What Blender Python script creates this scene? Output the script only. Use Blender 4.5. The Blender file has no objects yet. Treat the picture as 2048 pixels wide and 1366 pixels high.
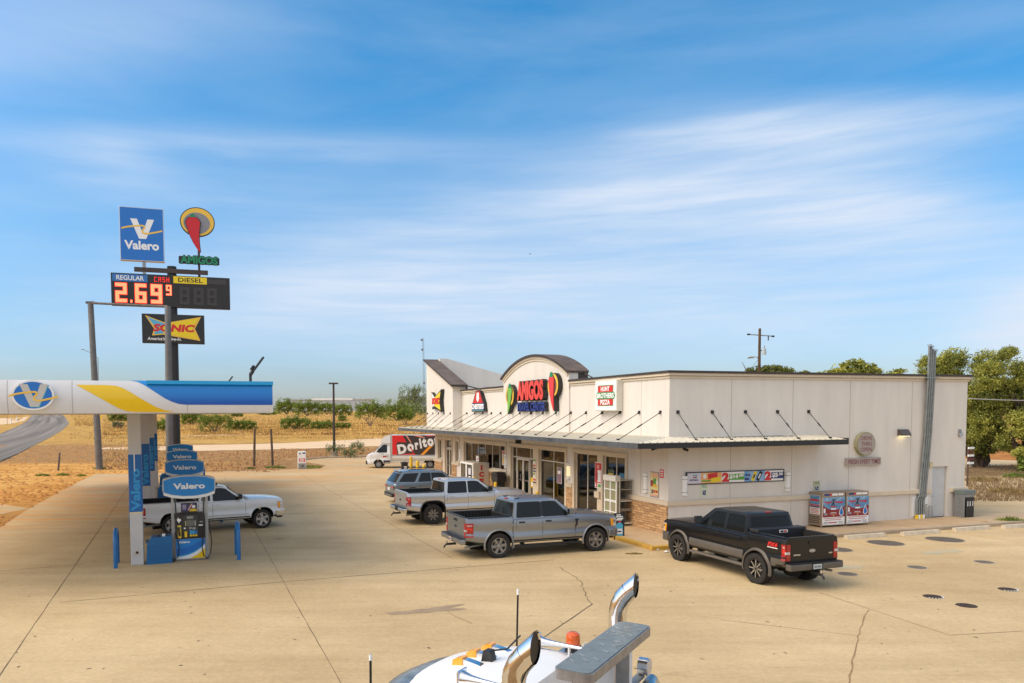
import bpy, math, random
import numpy as np
from mathutils import Vector, Matrix
SC = bpy.context.scene
COL = SC.collection
rad = math.radians
# ------------------------------------------------------------ camera
CZ = 4.85
CR = np.array([[0.999989, -0.000255, -0.004754], [-0.004761, -0.053594, -0.998551], [0.0, 0.998563, -0.053595]])
CF, CCX, CCY = 1495.54, 880.06, 907.14
cam_d = bpy.data.cameras.new('camera'); cam = bpy.data.objects.new('camera', cam_d); COL.objects.link(cam)
cam_d.sensor_width = 36.0; cam_d.lens = CF / 2048 * 36.0
cam_d.shift_x = (1024 - CCX) / 2048; cam_d.shift_y = (CCY - 683) / 2048
cam_d.clip_start = 0.1; cam_d.clip_end = 8000
M = Matrix.Identity(4)
for i in range(3):
    M[i][0] = CR[0][i]; M[i][1] = -CR[1][i]; M[i][2] = -CR[2][i]
M[2][3] = CZ
cam.matrix_world = M
SC.camera = cam
# ------------------------------------------------------------ world, sun, exposure
SUN_EL, SUN_AZ = rad(46), math.atan2(-0.27, -0.90)      # azimuth of the sun measured from +X
SUN_DIR = Vector((math.cos(SUN_EL) * math.cos(SUN_AZ), math.cos(SUN_EL) * math.sin(SUN_AZ), math.sin(SUN_EL)))
w = bpy.data.worlds.new('World'); SC.world = w; w.use_nodes = True
nt = w.node_tree; N = nt.nodes; Lk = nt.links
for n in list(N): N.remove(n)
def wn(t, **k):
    n = N.new(t)
    for a, b in k.items(): setattr(n, a, b)
    return n
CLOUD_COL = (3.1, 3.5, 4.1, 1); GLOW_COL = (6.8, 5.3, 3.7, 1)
out = wn('ShaderNodeOutputWorld'); bg = wn('ShaderNodeBackground'); sky = wn('ShaderNodeTexSky', sky_type='NISHITA')
sky.sun_disc = False; sky.sun_elevation = SUN_EL; sky.sun_rotation = math.pi / 2 - SUN_AZ
sky.altitude = 0; sky.air_density = 1.0; sky.dust_density = 0.6; sky.ozone_density = 3.0
bg.inputs['Strength'].default_value = 0.15
tc = wn('ShaderNodeTexCoord'); sep = wn('ShaderNodeSeparateXYZ'); Lk.new(tc.outputs['Generated'], sep.inputs[0])
def wmath(op, a, b=None, clamp=False):
    m = wn('ShaderNodeMath', operation=op, use_clamp=clamp)
    for i, x in enumerate((a, b)):
        if x is None: continue
        if isinstance(x, (int, float)): m.inputs[i].default_value = x
        else: Lk.new(x, m.inputs[i])
    return m.outputs[0]
def wnoise(scale, sc, det, ro, dist=0.0, rot=(0, 0, 0)):
    mp = wn('ShaderNodeMapping'); mp.inputs['Scale'].default_value = scale; mp.inputs['Rotation'].default_value = rot; Lk.new(tc.outputs['Generated'], mp.inputs['Vector'])
    n = wn('ShaderNodeTexNoise'); n.inputs['Scale'].default_value = sc; n.inputs['Detail'].default_value = det; n.inputs['Roughness'].default_value = ro; n.inputs['Distortion'].default_value = dist; Lk.new(mp.outputs[0], n.inputs['Vector']); return n.outputs['Fac']
nA = wnoise((1.2, 1.2, 6), 1.6, 7, .55, .4, (0, rad(-2), 0)); nB = wnoise((2, 2, 26), 2.4, 8, .6, .3, (0, rad(-4), 0)); nC = wnoise((1, 1, 5), 3.1, 4, .5, 0, (rad(40), 0, 0))
yc = wmath('MAXIMUM', sep.outputs['Y'], .05)
az = wmath('ADD', wmath('DIVIDE', sep.outputs['X'], yc), wmath('MULTIPLY', wmath('SUBTRACT', nC, .5), .35)); el = wmath('ADD', wmath('DIVIDE', sep.outputs['Z'], yc), wmath('MULTIPLY', wmath('SUBTRACT', nA, .5), .06))
tot = None                                  # banks of thin cloud: azimuth and elevation tangents, half sizes, density, tilt
for a_, e_, ra_, re_, k_, tl_ in ((.47, .365, .24, .032, .70, .0), (.24, .285, .18, .038, .66, .08), (.54, .275, .20, .042, .62, -.04), (-.22, .355, .34, .014, .30, -.03), (-.44, .335, .09, .026, .34, .0), (.42, .195, .60, .06, .46, .03), (.80, .11, .13, .06, .85, .1),
        (-.12, .17, .42, .05, .42, .0), (-.30, .29, .3, .03, .22, 0), (-.5, .50, .22, .04, .16, .1), (.75, .385, .2, .025, .20, .0), (.3, .12, .6, .04, .34, 0), (-.05, .235, .2, .03, .22, .1)):
    dx = wmath('SUBTRACT', az, a_); dy = wmath('SUBTRACT', wmath('SUBTRACT', el, e_), wmath('MULTIPLY', dx, tl_))
    q = wmath('ADD', wmath('POWER', wmath('ABSOLUTE', wmath('DIVIDE', dx, ra_)), 2.0), wmath('POWER', wmath('ABSOLUTE', wmath('DIVIDE', dy, re_ * 1.25)), 2.0))
    g_ = wmath('MULTIPLY', wmath('EXPONENT', wmath('MULTIPLY', q, -1.0)), k_); tot = g_ if tot is None else wmath('ADD', tot, g_)
front = wmath('MULTIPLY', wmath('SUBTRACT', sep.outputs['Y'], .1), 6.0, True)
streak = wmath('MULTIPLY', wmath('SUBTRACT', nB, .38), 2.2, True)
cl = wmath('MULTIPLY', wmath('MULTIPLY', tot, front), wmath('ADD', .75, wmath('MULTIPLY', streak, .55)))
cl = wmath('ADD', cl, wmath('MULTIPLY', wmath('MULTIPLY', wmath('SUBTRACT', nA, .42), 1.2, True), .50))
back = wmath('MULTIPLY', wmath('SUBTRACT', .25, sep.outputs['Y']), 1.4, True)          # thicker bright veil behind and overhead, added out of view to soften the light
cl = wmath('ADD', cl, wmath('MULTIPLY', back, .85), True)
hs = wn('ShaderNodeHueSaturation'); hs.inputs['Hue'].default_value = .488; hs.inputs['Saturation'].default_value = 1.36; hs.inputs['Value'].default_value = 0.88
dk = wn('ShaderNodeMixRGB', blend_type='MULTIPLY'); dk.inputs['Color2'].default_value = (.42, .45, .60, 1); Lk.new(wmath('POWER', wmath('SUBTRACT', 1.0, sep.outputs['Z'], True), 3.8), dk.inputs['Fac'])
mx = wn('ShaderNodeMixRGB'); mx.inputs['Color2'].default_value = CLOUD_COL
Lk.new(sky.outputs[0], hs.inputs['Color']); Lk.new(hs.outputs[0], dk.inputs['Color1']); Lk.new(dk.outputs[0], mx.inputs['Color1']); Lk.new(cl, mx.inputs['Fac'])
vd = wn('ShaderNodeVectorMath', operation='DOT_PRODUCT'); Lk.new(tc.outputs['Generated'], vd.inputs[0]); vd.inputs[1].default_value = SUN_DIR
gl = wmath('POWER', wmath('MAXIMUM', vd.outputs['Value'], 0.0), 3.0)                      # sun glow through thin cloud, added out of view to warm the light
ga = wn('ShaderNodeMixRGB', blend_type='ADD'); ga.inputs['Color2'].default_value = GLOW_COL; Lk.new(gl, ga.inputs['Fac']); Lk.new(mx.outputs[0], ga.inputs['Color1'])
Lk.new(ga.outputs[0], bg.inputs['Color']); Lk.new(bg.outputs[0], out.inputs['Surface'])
sd = bpy.data.lights.new('sun', 'SUN'); sd.energy = 1.6; sd.angle = rad(38); sd.color = (1.0, 0.88, 0.70)
so = bpy.data.objects.new('sun', sd); COL.objects.link(so); so.rotation_euler = SUN_DIR.to_track_quat('Z', 'Y').to_euler(); so.location = (-40, -30, 60)
SC.view_settings.view_transform = 'Standard'; SC.view_settings.look = 'None'; SC.view_settings.gamma = 1.0; SC.view_settings.exposure = 0.64
SC.render.engine = 'CYCLES'
# ------------------------------------------------------------ picture point -> place (survey of the scene)
def gz(x, y):
    d = max(0.0, y - 86.0)
    return 0.0 if d <= 0 else 0.0121 * d * min(1.0, d / 25.0) if d < 665 else 8.05
def ray(px, py):
    return CR.T @ np.array([(px - CCX) / CF, (py - CCY) / CF, 1.0])
def G(px, py, z=None):
    d = ray(px, py)
    if z is not None:
        t = (z - CZ) / d[2]; return Vector((d[0] * t, d[1] * t, z))
    lo, hi = 1.0, 1500.0
    f = lambda t: CZ + d[2] * t - gz(d[0] * t, d[1] * t)
    if f(hi) > 0: t = hi
    else:
        for _ in range(60):
            m = (lo + hi) / 2
            if f(m) > 0: lo = m
            else: hi = m
        t = lo
    return Vector((d[0] * t, d[1] * t, gz(d[0] * t, d[1] * t)))
def atY(px, py, Y):
    d = ray(px, py); t = Y / d[1]; return Vector((d[0] * t, Y, CZ + d[2] * t))
def onplane(px, py, P, D):                 # vertical plane through P along horizontal direction D -> (s, z)
    d = ray(px, py); n = np.array([-D[1], D[0]]); P = np.array(P[:2])
    t = (P @ n) / (d[:2] @ n); X = d * t
    return float((X[:2] - P) @ np.array(D[:2])), float(X[2] + CZ)
YB = 0.31411; BC = Vector((8.8013, 28.7298, 0)); BU = Vector((-math.sin(YB), math.cos(YB), 0)); BW = Vector((math.cos(YB), math.sin(YB), 0))
def BL(v, u, z=0.0): return BC + BW * v + BU * u + Vector((0, 0, z))
def onF(px, py, v=0.0): return onplane(px, py, BC + BW * v, BU)      # (u, z) on the shop front
def onS(px, py, u=0.0): return onplane(px, py, BC + BU * u, BW)      # (v, z) on the side wall
def toB(p): q = Vector((p[0], p[1], 0)) - BC; return q.dot(BW), q.dot(BU)
# ------------------------------------------------------------ materials
MATS = {}
def mat(name, col, rough=0.6, metal=0.0, var=0.08, vs=3.0, bump=0.0, bs=60.0, coat=0.0, spec=0.5, emit=0.0, col2=None, stretch=(1, 1, 1), world=False):
    if name in MATS: return MATS[name]
    m = bpy.data.materials.new(name); m.use_nodes = True; t = m.node_tree; b = t.nodes['Principled BSDF']
    b.inputs['Roughness'].default_value = rough; b.inputs['Metallic'].default_value = metal
    b.inputs['Coat Weight'].default_value = coat; b.inputs['Specular IOR Level'].default_value = spec; b.inputs['Coat Roughness'].default_value = 0.05
    c = (*col, 1)
    if var > 0 or col2:
        tcn = t.nodes.new('ShaderNodeTexCoord'); mpn = t.nodes.new('ShaderNodeMapping'); mpn.inputs['Scale'].default_value = stretch
        if world:
            ge = t.nodes.new('ShaderNodeNewGeometry'); t.links.new(ge.outputs['Position'], mpn.inputs['Vector'])
        else: t.links.new(tcn.outputs['Object'], mpn.inputs['Vector'])
        nz = t.nodes.new('ShaderNodeTexNoise'); nz.inputs['Scale'].default_value = vs; nz.inputs['Detail'].default_value = 6; nz.inputs['Roughness'].default_value = 0.65
        t.links.new(mpn.outputs[0], nz.inputs['Vector'])
        rp = t.nodes.new('ShaderNodeValToRGB'); rp.color_ramp.elements[0].position = 0.3; rp.color_ramp.elements[1].position = 0.7
        c2 = col2 if col2 else tuple(x * (1 - 2 * var) for x in col)
        rp.color_ramp.elements[0].color = (*c2, 1); rp.color_ramp.elements[1].color = c
        t.links.new(nz.outputs['Fac'], rp.inputs['Fac']); t.links.new(rp.outputs['Color'], b.inputs['Base Color'])
        if bump > 0:
            nb = t.nodes.new('ShaderNodeTexNoise'); nb.inputs['Scale'].default_value = bs; nb.inputs['Detail'].default_value = 5
            t.links.new(mpn.outputs[0], nb.inputs['Vector'])
            bp = t.nodes.new('ShaderNodeBump'); bp.inputs['Strength'].default_value = bump; bp.inputs['Distance'].default_value = 0.02
            t.links.new(nb.outputs['Fac'], bp.inputs['Height']); t.links.new(bp.outputs[0], b.inputs['Normal'])
    else: b.inputs['Base Color'].default_value = c
    if emit > 0:
        b.inputs['Emission Color'].default_value = c; b.inputs['Emission Strength'].default_value = emit
    MATS[name] = m; return m
def nodes_of(m): return m.node_tree.nodes, m.node_tree.links, m.node_tree.nodes['Principled BSDF']
# ------------------------------------------------------------ mesh builder
class MB:
    def __init__(s): s.v = []; s.f = []; s.mi = []; s.mats = []; s.sm = []
    def m(s, mt):
        if mt not in s.mats: s.mats.append(mt)
        return s.mats.index(mt)
    def add(s, vs, fs, mt, smooth=False):
        o = len(s.v); k = s.m(mt); s.v += [tuple(v) for v in vs]
        for f in fs: s.f.append(tuple(i + o for i in f)); s.mi.append(k); s.sm.append(smooth)
        return s
    def box(s, x0, x1, y0, y1, z0, z1, mt, M=None):
        vs = [Vector(p) for p in ((x0, y0, z0), (x1, y0, z0), (x1, y1, z0), (x0, y1, z0), (x0, y0, z1), (x1, y0, z1), (x1, y1, z1), (x0, y1, z1))]
        if M: vs = [M @ v for v in vs]
        return s.add(vs, [(0, 3, 2, 1), (4, 5, 6, 7), (0, 1, 5, 4), (1, 2, 6, 5), (2, 3, 7, 6), (3, 0, 4, 7)], mt)
    def cyl(s, p0, p1, r0, mt, r1=None, n=16, caps=True, smooth=True):
        p0, p1 = Vector(p0), Vector(p1); r1 = r0 if r1 is None else r1
        d = (p1 - p0).normalized(); a = d.orthogonal().normalized(); b = d.cross(a); vs = []
        for p, r in ((p0, r0), (p1, r1)):
            for i in range(n):
                t = 2 * math.pi * i / n; vs.append(p + (a * math.cos(t) + b * math.sin(t)) * r)
        s.add(vs, [(i, (i + 1) % n, n + (i + 1) % n, n + i) for i in range(n)], mt, smooth)
        if caps: s.add(vs[:n], [tuple(reversed(range(n)))], mt); s.add(vs[n:], [tuple(range(n))], mt)
        return s
    def tube(s, pts, r, mt, n=10, caps=True):
        pts = [Vector(p) for p in pts]; rs = r if isinstance(r, (list, tuple)) else [r] * len(pts); vs = []; a = None
        for i, p in enumerate(pts):
            d = (pts[min(i + 1, len(pts) - 1)] - pts[max(i - 1, 0)]).normalized()
            a = d.orthogonal().normalized() if a is None else (a - d * a.dot(d)).normalized()
            b = d.cross(a)
            for k in range(n):
                t = 2 * math.pi * k / n; vs.append(p + (a * math.cos(t) + b * math.sin(t)) * rs[i])
        fs = []
        for i in range(len(pts) - 1):
            for k in range(n): fs.append((i * n + k, i * n + (k + 1) % n, (i + 1) * n + (k + 1) % n, (i + 1) * n + k))
        s.add(vs, fs, mt, True)
        if caps: s.add(vs[:n], [tuple(reversed(range(n)))], mt); s.add(vs[-n:], [tuple(range(n))], mt)
        return s
    def prism(s, poly, y0, y1, mt, mp=None, smooth=False):     # poly in (x,z), extruded along y
        n = len(poly); mp = mp or (lambda x, y, z: (x, y, z))
        a = sum(poly[i][0] * poly[(i + 1) % n][1] - poly[(i + 1) % n][0] * poly[i][1] for i in range(n))
        if a < 0: poly = list(reversed(poly))
        vs = [mp(x, y0, z) for x, z in poly] + [mp(x, y1, z) for x, z in poly]
        s.add(vs[:n], [tuple(range(n))], mt); s.add(vs[n:], [tuple(reversed(range(n)))], mt)
        return s.add(vs, [((i + 1) % n, i, n + i, n + (i + 1) % n) for i in range(n)], mt, smooth)
    def lathe(s, prof, mt, c=(0, 0, 0), axis='z', n=24):      # prof (r, h)
        vs = []
        for r, h in prof:
            for i in range(n):
                t = 2 * math.pi * i / n; x, y = r * math.cos(t), r * math.sin(t)
                p = (x, y, h) if axis == 'z' else ((x, h, y) if axis == 'y' else (h, x, y))
                vs.append((p[0] + c[0], p[1] + c[1], p[2] + c[2]))
        fs = []
        for k in range(len(prof) - 1):
            for i in range(n): fs.append((k * n + i, k * n + (i + 1) % n, (k + 1) * n + (i + 1) % n, (k + 1) * n + i))
        return s.add(vs, fs, mt, True)
    def text(s, body, x0, z0, x1, z1, y, mt, bold=0.0, depth=0.004, shear=0.0, rot=0.0, mp=None, space=1.0):
        vs, fs = glyphs(body, bold, shear, space)
        xs = [v[0] for v in vs]; ys = [v[1] for v in vs]; mnx, mxx, mny, mxy = min(xs), max(xs), min(ys), max(ys)
        sx = (x1 - x0) / (mxx - mnx); sz = (z1 - z0) / (mxy - mny); cx, cz = (x0 + x1) / 2, (z0 + z1) / 2
        cr, sr = math.cos(rot), math.sin(rot); P = []
        mp = mp or (lambda x, y, z: (x, y, z))
        for v in vs:
            x = (v[0] - mnx) * sx + x0 - cx; z = (v[1] - mny) * sz + z0 - cz
            P.append((cx + x * cr - z * sr, cz + x * sr + z * cr))
        n = len(P); F = [mp(a, y - depth, b) for a, b in P]
        s.add(F, fs, mt)
        # side walls along boundary edges
        cnt = {}
        for f in fs:
            for i in range(len(f)):
                e = (f[i], f[(i + 1) % len(f)]); k = (min(e), max(e)); cnt.setdefault(k, []).append(e)
        B = [mp(a, y, b) for a, b in P]; q = [(e[0][1], e[0][0], e[0][0] + n, e[0][1] + n) for e in cnt.values() if len(e) == 1]
        return s.add(F + B, q, mt)
    def build(s, name, parent=None, loc=(0, 0, 0), rot=0.0, bevel=0.0, label=None, sharp=38, merge=False):
        me = bpy.data.meshes.new(name); me.from_pydata(s.v, [], s.f)
        for m in s.mats: me.materials.append(m)
        me.polygons.foreach_set('material_index', s.mi); me.polygons.foreach_set('use_smooth', s.sm); me.update()
        if merge:
            import bmesh
            bm = bmesh.new(); bm.from_mesh(me); bmesh.ops.remove_doubles(bm, verts=bm.verts, dist=1e-5); bmesh.ops.recalc_face_normals(bm, faces=bm.faces); bm.to_mesh(me); bm.free()
        try:
            if any(s.sm): me.set_sharp_from_angle(angle=rad(sharp))
        except Exception: pass
        o = bpy.data.objects.new(name, me); COL.objects.link(o); o.location = loc; o.rotation_euler = (0, 0, rot)
        if parent: o.parent = parent
        if bevel > 0:
            b = o.modifiers.new('bevel', 'BEVEL'); b.width = bevel; b.segments = 2; b.limit_method = 'ANGLE'; b.angle_limit = rad(50)
        if label: o['label'] = label
        return o
_gl = {}
def glyphs(body, bold, shear, space):
    k = (body, bold, shear, space)
    if k in _gl: return _gl[k]
    cu = bpy.data.curves.new('lettering', 'FONT'); cu.body = body; cu.offset = bold; cu.shear = shear; cu.space_character = space; cu.resolution_u = 3
    cu.align_x = 'CENTER'; cu.space_line = 0.85
    ob = bpy.data.objects.new('lettering', cu); me = bpy.data.meshes.new_from_object(ob)
    r = ([(v.co.x, v.co.y) for v in me.vertices], [tuple(p.vertices) for p in me.polygons])
    bpy.data.objects.remove(ob); bpy.data.curves.remove(cu); bpy.data.meshes.remove(me)
    _gl[k] = r; return r
def tag(o, label, cat, group=None):
    o['label'] = label; o['category'] = cat
    if group: o['group'] = group
    return o
def thing(name, label, cat, loc=(0, 0, 0), rot=0.0, group=None):
    o = bpy.data.objects.new(name, None); COL.objects.link(o); o.location = loc; o.rotation_euler = (0, 0, rot); o.empty_display_size = 0.3
    return tag(o, label, cat, group)
def copy_tree(o, loc, rot=None, label=None, parent=None):
    c = o.copy(); COL.objects.link(c)
    if parent: c.parent = parent
    else:
        c.location = loc
        if rot is not None: c.rotation_euler = (0, 0, rot)
        if label: c['label'] = label
    for ch in o.children: copy_tree(ch, None, parent=c)
    return c
def struct(o, kind='structure', **k):
    o['kind'] = kind
    return o
# ------------------------------------------------------------ shared colours (linear)
def srgb(r, g, b):
    f = lambda c: (c / 255 / 12.92) if c / 255 <= 0.04045 else ((c / 255 + 0.055) / 1.055) ** 2.4
    return (f(r), f(g), f(b))
white = mat('white paint', (0.72, 0.72, 0.70), 0.45, var=0.04)
black = mat('black plastic', (0.012, 0.012, 0.013), 0.45, var=0)
dark = mat('dark underside', (0.01, 0.009, 0.008), 0.9, var=0)
rubber = mat('tyre rubber', (0.022, 0.019, 0.017), 0.85, var=0.2, vs=8, bump=0.3, bs=40)
galv = mat('galvanised steel', (0.34, 0.35, 0.35), 0.45, metal=0.6, var=0.12, vs=6)
chrome = mat('chrome', (0.75, 0.75, 0.76), 0.07, metal=1.0, var=0)
alu = mat('brushed aluminium', (0.55, 0.55, 0.55), 0.3, metal=1.0, var=0.05)
red = mat('red print', (0.60, 0.02, 0.02), 0.5, var=0)
yellow = mat('yellow print', (0.80, 0.52, 0.02), 0.5, var=0)
blueprint = mat('blue print', (0.006, 0.16, 0.50), 0.45, var=0.03)
wprint = mat('white print', (0.80, 0.80, 0.78), 0.5, var=0)
kprint = mat('black print', (0.015, 0.015, 0.018), 0.5, var=0)
gprint = mat('green print', (0.03, 0.25, 0.08), 0.5, var=0)
navy = mat('navy print', (0.012, 0.03, 0.16), 0.5, var=0)
glass = mat('dark tinted glass', (0.008, 0.010, 0.011), 0.03, var=0, spec=0.34)
lens_red = mat('red tail lamp lens', (0.36, 0.008, 0.008), 0.12, var=0, coat=0.6)
lens_amb = mat('amber lamp lens', (0.88, 0.36, 0.02), 0.15, var=0, coat=0.6)
lens_clr = mat('clear lamp lens', (0.55, 0.56, 0.58), 0.1, metal=0.3, var=0, coat=0.6)
# ============================================================ GROUND
def grid_terrain():
    ys = [-30, -15, 0, 4, 8, 14, 20, 30, 40, 50, 60, 70, 78, 86]; d = 86
    while d < 112: d += 1.25; ys.append(d)
    while d < 2500: d *= 1.035; ys.append(d)
    ss = np.linspace(-1, 1, 121)
    vs = []
    for y in ys:
        w = 90 + max(0, y) * 1.5
        for s in ss:
            x = s * w; vs.append((x, y, gz(x, y)))
    n = len(ss); fs = [(j * n + i, j * n + i + 1, (j + 1) * n + i + 1, (j + 1) * n + i) for j in range(len(ys) - 1) for i in range(n - 1)]
    return vs, fs
def ground_mat():
    m = bpy.data.materials.new('dry ground'); m.use_nodes = True; t = m.node_tree; N, L, b = t.nodes, t.links, t.nodes['Principled BSDF']
    b.inputs['Roughness'].default_value = 0.95; b.inputs['Specular IOR Level'].default_value = 0.1
    ge = N.new('ShaderNodeNewGeometry'); sp = N.new('ShaderNodeSeparateXYZ'); L.new(ge.outputs['Position'], sp.inputs[0])
    def noise(sc, det=6, st=(1, 1, 1), ro=0.6):
        mp = N.new('ShaderNodeMapping'); mp.inputs['Scale'].default_value = st; L.new(ge.outputs['Position'], mp.inputs['Vector'])
        n = N.new('ShaderNodeTexNoise'); n.inputs['Scale'].default_value = sc; n.inputs['Detail'].default_value = det; n.inputs['Roughness'].default_value = ro; L.new(mp.outputs[0], n.inputs['Vector']); return n.outputs['Fac']
    def ramp(f, a, b2, c0, c1):
        r = N.new('ShaderNodeValToRGB'); r.color_ramp.elements[0].position = a; r.color_ramp.elements[1].position = b2; r.color_ramp.elements[0].color = (*c0, 1); r.color_ramp.elements[1].color = (*c1, 1); L.new(f, r.inputs['Fac']); return r.outputs['Color']
    def mix(f, a, c):
        q = N.new('ShaderNodeMixRGB')
        for i, x in zip(('Fac', 'Color1', 'Color2'), (f, a, c)): L.new(x, q.inputs[i])
        return q.outputs[0]
    def ma(op, a, c, cl=False):
        q = N.new('ShaderNodeMath'); q.operation = op; q.use_clamp = cl
        for i, x in enumerate((a, c)):
            if isinstance(x, (int, float)): q.inputs[i].default_value = x
            else: L.new(x, q.inputs[i])
        return q.outputs[0]
    soil = ramp(noise(0.9, 8, ro=0.7), 0.3, 0.68, (0.20, 0.10, 0.035), (0.50, 0.29, 0.12))
    sand = ramp(noise(0.35, 8, (0.7, 2.0, 1)), 0.35, 0.65, (0.52, 0.24, 0.05), (0.72, 0.40, 0.12))
    grass = ramp(noise(0.5, 8, (0.5, 1.6, 1), 0.7), 0.33, 0.7, (0.33, 0.17, 0.05), (0.68, 0.43, 0.12))
    big = noise(0.055, 4)
    left = ma('MULTIPLY', ma('SUBTRACT', ma('MULTIPLY', sp.outputs['X'], -1.0), 17.0), 0.12, True)   # orange sand near the junction
    near = ma('MULTIPLY', ma('SUBTRACT', 78.0, sp.outputs['Y']), 0.2, True)
    c = mix(ma('MULTIPLY', left, near), soil, sand)
    rt = ma('MULTIPLY', ma('SUBTRACT', sp.outputs['X'], 30.0), .2, True); od = ramp(noise(.6, 7), .3, .7, (.30, .11, .03), (.55, .25, .07)); fb_ = ramp(noise(1.1, 8, ro=.75), .3, .7, (.13, .085, .045), (.34, .23, .12))
    gt = ma('MULTIPLY', ma('SUBTRACT', ma('ADD', sp.outputs['Y'], ma('MULTIPLY', sp.outputs['X'], .35)), 80.5), .4, True); c = mix(rt, c, mix(gt, fb_, od))
    fld = ma('MULTIPLY', ma('SUBTRACT', ma('ADD', sp.outputs['Y'], ma('MULTIPLY', big, 22.0)), 124.0), 0.16, True)
    c = mix(fld, c, grass); L.new(c, b.inputs['Base Color'])
    bp = N.new('ShaderNodeBump'); bp.inputs['Strength'].default_value = 0.9; bp.inputs['Distance'].default_value = 0.25; L.new(noise(1.3, 8, ro=0.7), bp.inputs['Height']); L.new(bp.outputs[0], b.inputs['Normal'])
    return m
GM = ground_mat()
vs, fs = grid_terrain(); mb = MB(); mb.add(vs, fs, GM, True); struct(mb.build('ground'))
def resample(pts, n):
    pts = [Vector(p) for p in pts]; d = [0]
    for a, b in zip(pts, pts[1:]): d.append(d[-1] + (b - a).length)
    o = []
    for i in range(n):
        t = d[-1] * i / (n - 1); k = 0
        while k < len(d) - 2 and d[k + 1] < t: k += 1
        o.append(pts[k].lerp(pts[k + 1], (t - d[k]) / max(1e-6, d[k + 1] - d[k])))
    return o
def sheet(name, A, B, n, m, mt, off, jit=0.0, seed=1):
    rnd = random.Random(seed); A = resample(A, n); B = resample(B, n); vs = []
    for a, b in zip(A, B):
        ja, jb = rnd.uniform(-jit, jit), rnd.uniform(-jit, jit); d = (b - a).normalized()
        a = a + d * ja; b = b + d * jb
        for j in range(m + 1):
            p = a.lerp(b, j / m); vs.append((p.x, p.y, gz(p.x, p.y) + off))
    fs = [(i * (m + 1) + j, i * (m + 1) + j + 1, (i + 1) * (m + 1) + j + 1, (i + 1) * (m + 1) + j) for i in range(n - 1) for j in range(m)]
    mb = MB(); mb.add(vs, fs, mt, True); o = mb.build(name)
    return struct(o)
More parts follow.
